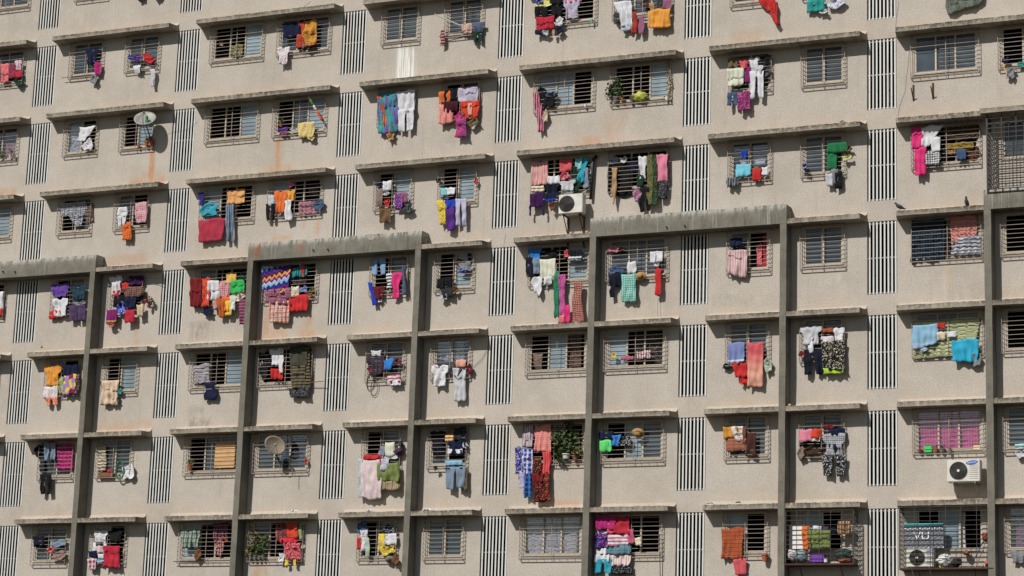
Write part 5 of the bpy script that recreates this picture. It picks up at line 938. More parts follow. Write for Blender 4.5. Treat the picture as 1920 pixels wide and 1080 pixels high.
('c','hanging_cloth','periwinkle edged cloth in left window between fifth and sixth louvre columns, third storey up','cloth',27.370,27.902,-15.653,-16.342,0.177,'periwinkle','bd','white',0.009,1.00,-0.000,G['cloth']),
('c','long_cloth','coral shaded long cloth in left window between fifth and sixth louvre columns, third storey up','cloth',27.995,28.520,-15.648,-17.116,0.184,'coral','gr','peach',0.015,1.00,-0.000,G['cloth']),
('c','curtain','charcoal patterned curtain in right window between fourth and fifth louvre columns, third storey up','curtain',24.126,25.040,-15.143,-16.129,-0.140,'charcoal','fl','taupe',0.022,1.00,-0.000,G['curtain']),
('b','bundled_garment','yellow bundled garment in right window between fourth and fifth louvre columns, third storey up','garment',23.409,23.590,-15.799,-15.997,0.156,'yellow','','',0.005,1.00,-0.000,G['garment']),
('c','hanging_cloth','rose pink cloth in right window between fourth and fifth louvre columns, third storey up','cloth',23.723,24.132,-15.912,-16.036,0.067,'rose_pink','','',0.003,1.00,-0.000,G['cloth']),
('c','hanging_cloth','white striped cloth in right window between fourth and fifth louvre columns, third storey up','cloth',24.217,24.738,-15.774,-16.025,0.071,'white','sv','crimson',0.006,1.00,-0.000,G['cloth']),
('c','curtain','taupe patterned curtain in left window between fourth and fifth louvre columns, third storey up','curtain',20.561,20.898,-15.640,-16.142,-0.140,'taupe','fl','dark_brown',0.016,0.70,-0.000,G['curtain']),
('c','curtain','dark brown woven curtain in left window between fourth and fifth louvre columns, third storey up','curtain',21.607,22.253,-15.010,-16.177,-0.140,'dark_brown','tk','taupe',0.034,1.00,-0.000,G['curtain']),
('c','curtain','pale grey striped curtain in right window between third and fourth louvre columns, third storey up','curtain',16.996,18.063,-14.866,-15.739,-0.140,'pale_grey','sv','white',0.038,1.00,-0.000,G['curtain']),
('c','towel','pale grey towel in right window between third and fourth louvre columns, third storey up','towel',17.798,18.273,-16.060,-17.172,0.156,'pale_grey','','',0.046,0.85,-0.000,G['towel']),
('t','shirt','white shirt in right window between third and fourth louvre columns, third storey up','shirt',16.992,17.625,-15.916,-16.658,0.163,'white','','',0.033,1.00,-0.000,G['shirt']),
('b','bundled_garment','rust bundled garment in right window between third and fourth louvre columns, third storey up','garment',17.138,17.298,-15.906,-16.034,0.170,'rust','','',0.006,1.00,-0.000,G['garment']),
('b','bundled_garment','charcoal patterned bundled garment in right window between third and fourth louvre columns, third storey up','garment',17.604,18.068,-15.766,-16.382,0.177,'charcoal','fl','grey',0.026,1.00,-0.000,G['garment']),
('c','hanging_cloth','peach cloth in right window between third and fourth louvre columns, third storey up','cloth',17.913,18.274,-15.779,-16.057,0.184,'peach','','',0.012,1.00,-0.000,G['cloth']),
('b','bundled_garment','maroon bundled garment in right window between third and fourth louvre columns, third storey up','garment',18.287,18.506,-15.944,-16.296,0.191,'maroon','','',0.014,1.00,-0.000,G['garment']),
('t','shirt','dark slate patterned shirt in left window between third and fourth louvre columns, third storey up','shirt',14.540,15.250,-15.463,-16.151,0.149,'dark_slate','fl','maroon',0.035,1.00,-0.000,G['shirt']),
('b','bundled_garment','leftmost maroon patterned bundled garment in left window between third and fourth louvre columns, third storey','garment',14.612,15.249,-15.809,-16.161,0.156,'maroon','fl','taupe',0.018,1.00,-0.000,G['garment']),
('c','hanging_cloth','white patterned cloth in left window between third and fourth louvre columns, third storey up','cloth',14.717,15.124,-15.325,-15.517,0.163,'white','fl','black',0.010,1.00,-0.000,G['cloth']),
('b','bundled_garment','rightmost maroon patterned bundled garment in left window between third and fourth louvre columns, third storey','garment',15.613,15.892,-15.640,-15.895,0.170,'maroon','fl','grey',0.012,1.00,-0.000,G['garment']),
('c','hanging_cloth','azure blue cloth in left window between third and fourth louvre columns, third storey up','cloth',15.220,15.604,-15.625,-16.026,0.177,'azure_blue','','',-0.043,0.70,-0.000,G['cloth']),
('c','hanging_cloth','white cloth in left window between third and fourth louvre columns, third storey up','cloth',15.400,15.914,-16.408,-16.556,0.184,'white','','',0.007,1.00,-0.000,G['cloth']),
('c','hanging_cloth','white striped cloth in left window between third and fourth louvre columns, third storey up','cloth',15.392,15.899,-16.189,-16.455,0.191,'white','sh','crimson',0.013,1.00,-0.000,G['cloth']),
('b','bundled_garment','black patterned bundled garment in right window between second and third louvre columns, third storey up','garment',10.325,10.738,-15.049,-16.133,0.059,'black','fl','dark_grey',0.069,1.00,-0.000,G['garment']),
('t','shirt','white shirt in right window between second and third louvre columns, third storey up','shirt',10.796,11.337,-15.065,-15.667,0.156,'white','','',0.038,1.00,-0.000,G['shirt']),
('w','scarf','white scarf in right window between second and third louvre columns, third storey up','scarf',11.195,11.347,-15.318,-15.949,0.163,'white','','',0.039,1.00,-0.000,G['scarf']),
('c','hanging_cloth','red cloth in right window between second and third louvre columns, third storey up','cloth',10.891,11.391,-15.760,-16.176,0.170,'red','','',0.026,1.00,-0.000,G['cloth']),
('c','hanging_cloth','charcoal patterned cloth in right window between second and third louvre columns, third storey up','cloth',11.618,12.445,-16.468,-16.831,0.177,'charcoal','fl','grey',0.022,1.00,-0.000,G['cloth']),
('w','scarf','dark khaki striped scarf in right window between second and third louvre columns, third storey up','scarf',12.221,12.389,-15.079,-16.538,0.184,'dark_khaki','sh','black',0.085,1.00,-0.000,G['scarf']),
('c','hanging_cloth','dark olive cloth in right window between second and third louvre columns, third storey up','cloth',11.617,12.283,-15.036,-15.782,0.191,'dark_olive','','',0.045,1.00,-0.000,G['cloth']),
('c','hanging_cloth','dark khaki striped cloth in right window between second and third louvre columns, third storey up','cloth',11.672,12.264,-15.744,-16.525,0.198,'dark_khaki','sh','charcoal',0.047,1.00,-0.000,G['cloth']),
('w','scarf','navy scarf in left window between second and third louvre columns, third storey up','scarf',8.301,8.739,-16.152,-16.769,0.149,'navy','','',0.043,1.10,-0.000,G['scarf']),
('c','hanging_cloth','pale mauve striped cloth in left window between second and third louvre columns, third storey up','cloth',7.662,8.404,-15.458,-16.198,0.063,'pale_mauve','sh','grey',0.053,1.00,-0.000,G['cloth']),
('b','bundled_garment','dark red bundled garment in right window between first and second louvre columns, third storey up','garment',3.970,4.166,-15.860,-16.158,0.149,'dark_red','','',0.025,1.00,-0.000,G['garment']),
('b','bundled_garment','teal bundled garment in right window between first and second louvre columns, third storey up','garment',4.720,4.938,-16.193,-16.429,0.156,'teal','','',0.019,1.00,-0.000,G['garment']),
('b','bundled_garment','grey bundled garment in right window between first and second louvre columns, third storey up','garment',4.573,4.800,-16.428,-16.764,0.163,'grey','','',0.028,1.00,-0.000,G['garment']),
('c','hanging_cloth','light peach cloth in right window between first and second louvre columns, third storey up','cloth',4.071,4.787,-15.919,-16.817,0.170,'light_peach','','',0.012,1.00,-0.000,G['cloth']),
('c','towel','sage green patterned towel in left window between first and second louvre columns, third storey up','towel',2.173,2.420,-15.705,-16.289,0.149,'sage_green','fl','yellow',0.052,1.00,-0.000,G['towel']),
('c','hanging_cloth','white patterned cloth in left window between first and second louvre columns, third storey up','cloth',1.603,2.193,-16.014,-16.489,0.156,'white','fl','orange',0.043,1.00,-0.000,G['cloth']),
('p','trousers','orange patterned trousers in left window between first and second louvre columns, third storey up','trousers',1.726,2.234,-16.423,-16.735,0.163,'orange','fl','white',0.028,1.00,-0.000,G['trousers']),
('t','shirt','amber patterned shirt in left window between first and second louvre columns, third storey up','shirt',1.540,2.298,-15.226,-16.008,0.170,'amber','fl','dark_orange',0.071,1.00,-0.000,G['shirt']),
('c','towel','dark green patterned towel in left window between first and second louvre columns, third storey up','towel',2.977,3.114,-15.621,-16.244,0.177,'dark_green','fl','pink',0.054,1.00,-0.000,G['towel']),
('c','hanging_cloth','navy cloth in left window between first and second louvre columns, third storey up','cloth',2.406,2.993,-15.243,-15.706,0.184,'navy','','',0.041,1.00,-0.000,G['cloth']),
('c','hanging_cloth','lilac geometric cloth in left window between first and second louvre columns, third storey up','cloth',2.398,3.008,-15.637,-16.374,0.191,'lilac','pz','yellow',0.065,1.00,-0.000,G['cloth']),
('b','bundled_garment','red bundled garment in left window between first and second louvre columns, second storey up','garment',1.923,2.169,-17.912,-18.089,0.149,'red','','',0.016,1.00,-0.000,G['garment']),
('b','bundled_garment','black bundled garment in left window between first and second louvre columns, second storey up','garment',1.394,1.674,-18.126,-18.568,0.156,'black','','',0.041,1.00,-0.000,G['garment']),
('c','towel','dark slate towel in left window between first and second louvre columns, second storey up','towel',1.527,1.764,-18.075,-19.059,0.067,'dark_slate','','',0.090,1.00,-0.000,G['towel']),
('c','hanging_cloth','magenta cloth in left window between first and second louvre columns, second storey up','cloth',2.277,2.978,-18.098,-19.045,0.071,'magenta','','',0.084,1.00,-0.000,G['cloth']),
('p','trousers','grey blue trousers in left window between first and second louvre columns, second storey up','trousers',1.807,2.322,-18.097,-18.746,0.177,'grey_blue','','',0.059,1.00,-0.000,G['trousers']),
('p','trousers','black trousers in left window between first and second louvre columns, second storey up','trousers',1.767,2.243,-19.206,-19.919,0.184,'black','','',0.065,1.00,-0.000,G['trousers']),
('c','towel','cream striped towel in right window between first and second louvre columns, second storey up','towel',3.992,4.363,-18.203,-19.155,0.059,'cream','sh','taupe',0.080,1.00,-0.000,G['towel']),
('b','bundled_garment','crimson bundled garment in right window between first and second louvre columns, second storey up','garment',4.486,4.780,-19.053,-19.206,0.156,'crimson','','',0.013,1.00,-0.000,G['garment']),
('b','bundled_garment','white bundled garment in right window between first and second louvre columns, second storey up','garment',5.131,5.633,-18.932,-19.501,0.163,'white','','',0.046,1.00,-0.000,G['garment']),
('c','curtain','slate blue checked curtain in right window between second and third louvre columns, second storey up','curtain',11.098,12.347,-18.555,-19.130,-0.140,'slate_blue','ck','dark_navy',0.037,1.00,-0.000,G['curtain']),
('b','bundled_garment','red bundled garment in right window between second and third louvre columns, second storey up','garment',12.387,12.489,-18.895,-19.146,0.156,'red','','',0.015,1.00,-0.000,G['garment']),
('b','bundled_garment','black bundled garment in left window between third and fourth louvre columns, second storey up','garment',15.904,16.077,-18.464,-18.723,0.149,'black','','',0.012,1.00,-0.000,G['garment']),
('b','bundled_garment','plum bundled garment in left window between third and fourth louvre columns, second storey up','garment',15.754,15.947,-18.686,-18.999,0.156,'plum','','',0.015,1.00,-0.000,G['garment']),
('c','towel','grey blue towel in left window between third and fourth louvre columns, second storey up','towel',15.237,15.411,-18.596,-18.948,0.163,'grey_blue','','',0.018,1.00,-0.000,G['towel']),
('w','strap','pink strap in left window between third and fourth louvre columns, second storey up','strap',15.178,15.248,-18.751,-19.051,0.170,'pink','','',0.015,1.00,-0.000,G['strap']),
('c','hanging_cloth','ivory cloth in left window between third and fourth louvre columns, second storey up','cloth',15.424,15.763,-18.475,-18.958,0.177,'ivory','','',0.024,1.00,-0.000,G['cloth']),
('b','bundled_garment','white patterned bundled garment in left window between third and fourth louvre columns, second storey up','garment',15.425,15.920,-18.860,-19.066,0.184,'white','fl','charcoal',0.010,1.00,-0.000,G['garment']),
('c','hanging_cloth','red cloth in left window between third and fourth louvre columns, second storey up','cloth',14.643,15.212,-18.881,-19.038,0.191,'red','','',0.008,1.00,-0.000,G['cloth']),
('b','bundled_garment','red bundled garment in left window between third and fourth louvre columns, second storey up','garment',15.231,15.384,-18.967,-19.169,0.198,'red','','',0.010,1.00,-0.000,G['garment']),
('w','scarf','pale grey patterned scarf in left window between third and fourth louvre columns, second storey up','scarf',14.449,14.624,-19.010,-20.309,0.205,'pale_grey','fl','teal',0.068,1.00,-0.000,G['scarf']),
('c','hanging_cloth','olive green striped cloth in left window between third and fourth louvre columns, second storey up','cloth',15.270,16.007,-19.776,-20.084,0.212,'olive_green','sv','dusty_pink',0.016,1.00,-0.000,G['cloth']),
('c','hanging_cloth','olive green cloth in left window between third and fourth louvre columns, second storey up','cloth',15.202,15.964,-19.161,-19.798,0.219,'olive_green','','',0.032,1.00,-0.000,G['cloth']),
('c','hanging_cloth','lavender cloth in left window between third and fourth louvre columns, second storey up','cloth',15.322,15.607,-19.021,-19.439,0.226,'lavender','','',-0.021,1.00,-0.000,G['cloth']),
('c','long_cloth','pale pink patterned long cloth in left window between third and fourth louvre columns, second storey','cloth',14.567,15.261,-19.025,-20.321,0.233,'pale_pink','fl','white',0.088,1.00,-0.083,G['cloth']),
('c','hanging_cloth','charcoal cloth in right window between third and fourth louvre columns, second storey up','cloth',17.918,18.350,-18.050,-18.502,0.149,'charcoal','','',0.019,1.00,-0.000,G['cloth']),
('c','hanging_cloth','dark khaki cloth in right window between third and fourth louvre columns, second storey up','cloth',17.639,17.931,-18.058,-18.277,0.156,'dark_khaki','','',0.009,1.00,-0.000,G['cloth']),
('c','hanging_cloth','lemon yellow striped cloth in right window between third and fourth louvre columns, second storey up','cloth',17.611,17.942,-18.263,-18.537,0.163,'lemon_yellow','sh','crimson',0.012,1.00,-0.000,G['cloth']),
('b','bundled_garment','white bundled garment in right window between third and fourth louvre columns, second storey up','garment',18.262,18.399,-18.540,-18.777,0.170,'white','','',0.010,1.00,-0.000,G['garment']),
('t','shirt','navy shirt in right window between third and fourth louvre columns, second storey up','shirt',17.728,18.360,-18.496,-18.984,0.177,'navy','','',0.021,1.00,-0.000,G['shirt']),
('c','hanging_cloth','leftmost white cloth in right window between third and fourth louvre columns, second storey up','cloth',17.723,17.912,-18.767,-18.930,0.184,'white','','',0.007,1.00,-0.000,G['cloth']),
('c','hanging_cloth','rightmost white cloth in right window between third and fourth louvre columns, second storey up','cloth',18.020,18.258,-18.778,-18.940,0.191,'white','','',0.007,1.00,-0.000,G['cloth']),
('t','shirt','dark navy shirt in right window between third and fourth louvre columns, second storey up','shirt',17.009,17.559,-18.108,-18.964,0.063,'dark_navy','','',0.038,1.00,-0.000,G['shirt']),
('c','towel','dark khaki patterned towel in right window between third and fourth louvre columns, second storey up','towel',18.241,18.461,-19.386,-20.192,0.205,'dark_khaki','fl','black',0.033,1.00,-0.000,G['towel']),
('p','trousers','grey blue trousers in right window between third and fourth louvre columns, second storey up','trousers',17.681,18.424,-19.379,-20.121,0.212,'grey_blue','','',0.032,1.00,-0.000,G['trousers']),
('c','hanging_cloth','light blue edged cloth in right window between third and fourth louvre columns, second storey up','cloth',17.667,18.310,-19.157,-19.430,0.219,'light_blue','bd','navy',0.012,1.00,-0.000,G['cloth']),
('c','towel','pale grey striped towel in left window between fourth and fifth louvre columns, second storey up','towel',20.389,20.751,-18.065,-18.808,0.149,'pale_grey','sv','mauve',0.025,1.00,-0.000,G['towel']),
('b','bundled_garment','rose brown patterned bundled garment in left window between fourth and fifth louvre columns, second storey','garment',21.372,21.839,-18.087,-18.415,0.063,'rose_brown','fl','pale_grey',0.010,1.00,-0.000,G['garment']),
('c','towel','peach checked towel in left window between fourth and fifth louvre columns, second storey up','towel',20.799,21.381,-18.067,-18.971,0.163,'peach','ck','salmon',0.029,1.00,-0.000,G['towel']),
('w','scarf','coral striped scarf in left window between fourth and fifth louvre columns, second storey up','scarf',21.110,21.402,-18.903,-19.737,0.170,'coral','sv','red',0.026,0.90,-0.000,G['scarf']),
('c','towel','blue plaid towel in left window between fourth and fifth louvre columns, second storey up','towel',20.409,20.773,-18.867,-19.649,0.177,'blue','pl','white',0.026,1.00,-0.000,G['towel']),
('c','towel','indigo patterned towel in left window between fourth and fifth louvre columns, second storey up','towel',20.133,20.428,-18.767,-19.642,0.184,'indigo','fl','white',0.030,1.00,-0.000,G['towel']),
('w','scarf','lavender patterned scarf in left window between fourth and fifth louvre columns, second storey up','scarf',20.332,20.505,-19.555,-20.135,0.191,'lavender','fl','blue',0.020,1.00,-0.000,G['scarf']),
('c','towel','navy plaid towel in left window between fourth and fifth louvre columns, second storey up','towel',20.495,20.764,-19.634,-20.455,0.198,'navy','pl','azure_blue',0.028,1.00,-0.000,G['towel']),
('c','towel','upper black patterned towel in left window between fourth and fifth louvre columns, second storey up','towel',20.801,21.102,-19.136,-19.680,0.205,'black','fl','orange',0.018,1.00,-0.000,G['towel']),
('c','towel','lower black patterned towel in left window between fourth and fifth louvre columns, second storey up','towel',20.830,21.219,-19.928,-20.591,0.212,'black','fl','orange_red',0.063,1.10,-0.000,G['towel']),
('c','towel','dark maroon patterned towel in left window between fourth and fifth louvre columns, second storey up','towel',21.038,21.388,-19.652,-20.571,0.219,'dark_maroon','fl','orange',0.050,1.00,-0.000,G['towel']),
('c','hanging_cloth','dark red cloth in left window between fourth and fifth louvre columns, second storey up','cloth',20.730,21.185,-19.657,-19.961,0.226,'dark_red','','',0.010,1.00,-0.000,G['cloth']),
('c','hanging_cloth','navy cloth in right window between fourth and fifth louvre columns, second storey up','cloth',23.050,23.535,-18.349,-18.616,0.149,'navy','','',0.007,1.00,-0.000,G['cloth']),
('b','bundled_garment','black patterned bundled garment in right window between fourth and fifth louvre columns, second storey up','garment',23.723,24.147,-18.504,-18.870,0.156,'black','fl','white',0.009,1.00,-0.000,G['garment']),
('c','hanging_cloth','bright green cloth in right window between fourth and fifth louvre columns, second storey up','cloth',23.082,23.471,-18.639,-19.031,0.163,'bright_green','','',0.010,1.00,-0.000,G['cloth']),
('c','hanging_cloth','azure blue cloth in right window between fourth and fifth louvre columns, second storey up','cloth',23.424,23.831,-18.489,-18.863,0.170,'azure_blue','','',-0.053,0.70,-0.000,G['cloth']),
('c','towel','dark brown patterned towel in left window between fifth and sixth louvre columns, second storey up','towel',27.979,28.301,-18.497,-19.310,0.149,'dark_brown','fl','maroon',0.009,1.00,-0.000,G['towel']),
('c','hanging_cloth','rose brown woven cloth in left window between fifth and sixth louvre columns, second storey up','cloth',27.263,27.998,-18.721,-19.139,0.156,'rose_brown','tk','dark_orange',0.006,1.00,-0.000,G['cloth']),
('c','hanging_cloth','white patterned cloth in left window between fifth and sixth louvre columns, second storey up','cloth',27.498,27.887,-18.355,-18.809,0.163,'white','fl','amber',0.006,1.00,-0.000,G['cloth']),
('w','scarf','brown scarf in left window between fifth and sixth louvre columns, second storey up','scarf',27.875,27.980,-18.364,-18.887,0.170,'brown','','',0.006,1.00,-0.000,G['scarf']),
('c','hanging_cloth','mustard cloth in left window between fifth and sixth louvre columns, second storey up','cloth',27.240,27.692,-18.349,-18.716,0.177,'mustard','','',0.005,1.00,-0.000,G['cloth']),
('c','hanging_cloth','dark red patterned cloth in right window between fifth and sixth louvre columns, second storey up','cloth',30.469,30.828,-18.382,-18.518,0.149,'dark_red','fl','black',0.001,1.00,-0.000,G['cloth']),
('c','hanging_cloth','navy cloth in right window between fifth and sixth louvre columns, second storey up','cloth',30.683,31.146,-18.514,-18.752,0.156,'navy','','',0.001,1.00,-0.000,G['cloth']),
('s','shorts','dark navy shorts in right window between fifth and sixth louvre columns, second storey up','shorts',30.644,30.991,-18.995,-19.354,0.163,'dark_navy','','',0.001,1.00,-0.000,G['shorts']),
('t','shirt','grey woven shirt in right window between fifth and sixth louvre columns, second storey up','shirt',30.468,31.178,-18.651,-19.355,0.170,'grey','tk','pale_grey',0.002,1.00,-0.000,G['shirt']),
('p','trousers','black patterned trousers in right window between fifth and sixth louvre columns, second storey up','trousers',30.437,31.188,-19.349,-19.995,0.177,'black','fl','white',0.002,1.00,-0.000,G['trousers']),
('c','hanging_cloth','black cloth in right window between fifth and sixth louvre columns, second storey up','cloth',29.682,30.433,-18.886,-19.212,0.055,'black','','',0.002,1.00,-0.000,G['cloth']),
('b','bundled_garment','dark brown bundled garment in right window between fifth and sixth louvre columns, second storey up','garment',29.864,30.472,-19.066,-19.339,0.191,'dark_brown','','',0.002,1.00,-0.000,G['garment']),
('b','bundled_garment','taupe bundled garment in right window between fifth and sixth louvre columns, second storey up','garment',29.646,29.873,-19.055,-19.467,0.198,'taupe','','',0.002,1.00,-0.000,G['garment']),
('c','hanging_cloth','pink cloth in right window between fifth and sixth louvre columns, second storey up','cloth',29.723,30.132,-18.523,-18.902,0.205,'pink','','',0.002,1.00,-0.000,G['cloth']),
('c','hanging_cloth','white cloth in right window between fifth and sixth louvre columns, second storey up','cloth',30.135,30.389,-18.796,-18.913,0.212,'white','','',0.001,1.00,-0.000,G['cloth']),
('c','hanging_cloth','orange red cloth in right window between fifth and sixth louvre columns, second storey up','cloth',30.082,30.443,-18.519,-18.811,0.219,'orange_red','','',0.001,1.00,-0.000,G['cloth']),
('b','bundled_garment','pale grey bundled garment in right window right of sixth louvre column, second storey up','garment',36.367,36.647,-19.308,-19.608,0.149,'pale_grey','','',-0.004,1.00,-0.000,G['garment']),
('c','hanging_cloth','teal striped cloth in right window right of sixth louvre column, second storey up','cloth',36.348,36.650,-19.152,-19.332,0.156,'teal','sh','white',-0.003,1.00,-0.000,G['cloth']),
('t','shirt','dark navy shirt in left window between first and second louvre columns, bottom storey','shirt',1.595,2.177,-21.377,-21.732,0.149,'dark_navy','','',0.033,1.00,-0.000,G['shirt']),
('c','hanging_cloth','black cloth in left window between first and second louvre columns, bottom storey','cloth',1.649,2.091,-21.591,-21.796,0.063,'black','','',0.019,1.00,-0.000,G['cloth']),
('b','bundled_garment','grey blue bundled garment in left window between first and second louvre columns, bottom storey','garment',2.387,3.034,-21.489,-21.818,0.163,'grey_blue','','',0.030,1.00,-0.000,G['garment']),
('b','bundled_garment','taupe patterned bundled garment in left window between first and second louvre columns, bottom storey','garment',2.477,3.053,-21.921,-22.269,0.170,'taupe','fl','dusty_pink',0.031,1.00,-0.000,G['garment']),
('b','bundled_garment','red patterned bundled garment in left window between first and second louvre columns, bottom storey','garment',2.285,2.583,-21.800,-22.012,0.177,'red','fl','white',0.019,1.00,-0.000,G['garment']),
('t','shirt','white shirt in right window between first and second louvre columns, bottom storey','shirt',4.160,4.750,-21.240,-21.676,0.149,'white','','',0.037,1.00,-0.000,G['shirt']),
('w','scarf','leftmost white scarf in right window between first and second louvre columns, bottom storey','scarf',4.155,4.306,-21.666,-22.051,0.156,'white','','',0.033,1.00,-0.000,G['scarf']),
('w','scarf','rightmost white scarf in right window between first and second louvre columns, bottom storey','scarf',4.603,4.727,-21.673,-22.057,0.163,'white','','',0.032,1.00,-0.000,G['scarf']),
('c','hanging_cloth','pale pink cloth in right window between first and second louvre columns, bottom storey','cloth',4.311,4.604,-21.787,-22.035,0.170,'pale_pink','','',0.021,1.00,-0.000,G['cloth']),
('t','shirt','black shirt in right window between first and second louvre columns, bottom storey','shirt',4.773,5.383,-21.253,-21.657,0.177,'black','','',0.033,1.00,-0.000,G['shirt']),
('c','hanging_cloth','navy cloth in right window between first and second louvre columns, bottom storey','cloth',4.037,4.376,-21.960,-22.209,0.184,'navy','','',0.021,1.00,-0.000,G['cloth']),
('c','hanging_cloth','white cloth in right window between first and second louvre columns, bottom storey','cloth',4.417,4.686,-22.062,-22.232,0.191,'white','','',0.014,1.00,-0.000,G['cloth']),
('b','bundled_garment','pale blue bundled garment in right window between first and second louvre columns, bottom storey','garment',4.366,4.681,-22.217,-22.388,0.198,'pale_blue','','',0.014,1.00,-0.000,G['garment']),
('c','hanging_cloth','crimson plaid cloth in right window between first and second louvre columns, bottom storey','cloth',4.029,4.395,-22.234,-22.617,0.205,'crimson','pl','white',0.033,1.00,-0.000,G['cloth']),
('c','hanging_cloth','crimson cloth in right window between first and second louvre columns, bottom storey','cloth',4.636,5.336,-21.799,-22.568,0.212,'crimson','','',0.064,1.00,-0.000,G['cloth']),
('c','hanging_cloth','dark maroon striped cloth in left window between second and third louvre columns, bottom storey','cloth',8.893,9.528,-21.045,-21.693,0.059,'dark_maroon','sv','mauve',0.045,1.00,-0.000,G['cloth']),
('c','hanging_cloth','rust cloth in left window between second and third louvre columns, bottom storey','cloth',9.018,9.543,-21.553,-21.713,0.063,'rust','','',0.011,1.00,-0.000,G['cloth']),
('c','hanging_cloth','dusty pink striped cloth in left window between second and third louvre columns, bottom storey','cloth',9.039,9.388,-21.686,-22.206,0.067,'dusty_pink','sv','maroon',0.036,0.30,-0.000,G['cloth']),
('t','shirt','pale green plaid shirt in left window between second and third louvre columns, bottom storey','shirt',7.668,8.495,-21.250,-21.927,0.170,'pale_green','pl','dark_green',0.050,1.00,-0.000,G['shirt']),
('b','bundled_garment','brown bundled garment in left window between second and third louvre columns, bottom storey','garment',8.285,8.571,-21.954,-22.331,0.177,'brown','','',0.027,1.00,-0.000,G['garment']),
('c','hanging_cloth','dark slate striped cloth in right window between second and third louvre columns, bottom storey','cloth',11.396,11.832,-21.128,-21.725,0.149,'dark_slate','sv','rust_red',0.037,1.00,-0.000,G['cloth']),
('c','towel','sage green towel in right window between second and third louvre columns, bottom storey','towel',12.263,12.407,-21.103,-21.680,0.156,'sage_green','','',0.034,1.00,-0.000,G['towel']),
('c','hanging_cloth','orange red cloth in right window between second and third louvre columns, bottom storey','cloth',11.809,12.285,-21.118,-21.639,0.163,'orange_red','','',0.032,1.00,-0.000,G['cloth']),
('c','hanging_cloth','crimson patterned cloth in right window between second and third louvre columns, bottom storey','cloth',11.739,12.434,-21.794,-22.350,0.170,'crimson','fl','pale_pink',0.034,1.00,-0.000,G['cloth']),
('c','hanging_cloth','hot red cloth in right window between second and third louvre columns, bottom storey','cloth',11.647,12.280,-21.624,-21.808,0.177,'hot_red','','',0.012,1.00,-0.000,G['cloth']),
('b','bundled_garment','white bundled garment in right window between second and third louvre columns, bottom storey','garment',11.596,11.804,-22.108,-22.460,0.184,'white','','',0.022,1.00,-0.000,G['garment']),
('w','scarf','leftmost yellow scarf in right window between second and third louvre columns, bottom storey','scarf',11.857,11.971,-22.354,-22.556,0.191,'yellow','','',0.012,1.00,-0.000,G['scarf']),
('w','scarf','rightmost yellow scarf in right window between second and third louvre columns, bottom storey','scarf',12.157,12.272,-22.358,-22.559,0.198,'yellow','','',0.012,1.00,-0.000,G['scarf']),
('b','bundled_garment','navy patterned bundled garment in left window between third and fourth louvre columns, bottom storey','garment',15.477,15.903,-21.233,-21.525,0.149,'navy','fl','white',0.014,1.00,-0.000,G['garment']),
('c','towel','yellow towel in left window between third and fourth louvre columns, bottom storey','towel',15.331,15.552,-21.525,-21.982,0.156,'yellow','','',0.023,1.00,-0.000,G['towel']),
('b','bundled_garment','yellow patterned bundled garment in left window between third and fourth louvre columns, bottom storey','garment',15.353,15.921,-21.896,-22.260,0.163,'yellow','fl','charcoal',0.018,1.00,-0.000,G['garment']),
('c','hanging_cloth','white cloth in left window between third and fourth louvre columns, bottom storey','cloth',15.522,15.968,-21.520,-21.914,0.170,'white','','',0.019,1.00,-0.000,G['cloth']),
('b','bundled_garment','denim blue bundled garment in left window between third and fourth louvre columns, bottom storey','garment',14.474,14.884,-21.109,-21.568,0.177,'denim_blue','','',0.024,1.00,-0.000,G['garment']),
('c','towel','red towel in left window between third and fourth louvre columns, bottom storey','towel',14.527,14.667,-21.645,-22.048,0.184,'red','','',0.021,1.00,-0.000,G['towel']),
('c','towel','white patterned towel in left window between third and fourth louvre columns, bottom storey','towel',14.641,14.926,-21.390,-22.088,0.191,'white','fl','maroon',0.036,1.00,-0.000,G['towel']),
('w','scarf','pale green scarf in left window between third and fourth louvre columns, bottom storey','scarf',14.853,15.006,-21.670,-22.311,0.198,'pale_green','','',0.033,1.00,-0.000,G['scarf']),
('b','bundled_garment','brown bundled garment in left window between third and fourth louvre columns, bottom storey','garment',15.861,16.101,-22.253,-22.579,0.205,'brown','','',0.016,1.00,-0.000,G['garment']),
('c','hanging_cloth','rightmost white cloth in right window between fourth and fifth louvre columns, bottom storey','cloth',23.076,23.454,-21.537,-21.675,0.149,'white','','',0.004,1.00,-0.000,G['cloth']),
('c','hanging_cloth','leftmost white cloth in right window between fourth and fifth louvre columns, bottom storey','cloth',23.018,23.434,-22.103,-22.304,0.156,'white','','',0.005,1.00,-0.000,G['cloth']),
('c','hanging_cloth','black patterned cloth in right window between fourth and fifth louvre columns, bottom storey','cloth',23.573,24.280,-22.618,-22.933,0.163,'black','fl','grey',0.008,1.00,-0.000,G['cloth']),
('c','hanging_cloth','lower white striped cloth in right window between fourth and fifth louvre columns, bottom storey','cloth',23.380,24.239,-22.312,-22.670,0.170,'white','sv','peach',0.010,1.00,-0.000,G['cloth']),
('c','hanging_cloth','middle white cloth in right window between fourth and fifth louvre columns, bottom storey','cloth',23.012,23.510,-22.282,-22.577,0.177,'white','','',0.008,1.00,-0.000,G['cloth']),
('p','trousers','turquoise trousers in right window between fourth and fifth louvre columns, bottom storey','trousers',23.012,23.604,-22.466,-22.905,0.184,'turquoise','','',0.012,1.00,-0.000,G['trousers']),
('c','hanging_cloth','turquoise plaid cloth in right window between fourth and fifth louvre columns, bottom storey','cloth',23.437,24.202,-22.009,-22.321,0.191,'turquoise','pl','taupe',0.008,1.00,-0.000,G['cloth']),
('c','hanging_cloth','indigo patterned cloth in right window between fourth and fifth louvre columns, bottom storey','cloth',23.015,23.483,-21.649,-22.122,0.198,'indigo','fl','salmon',0.012,1.00,-0.000,G['cloth']),
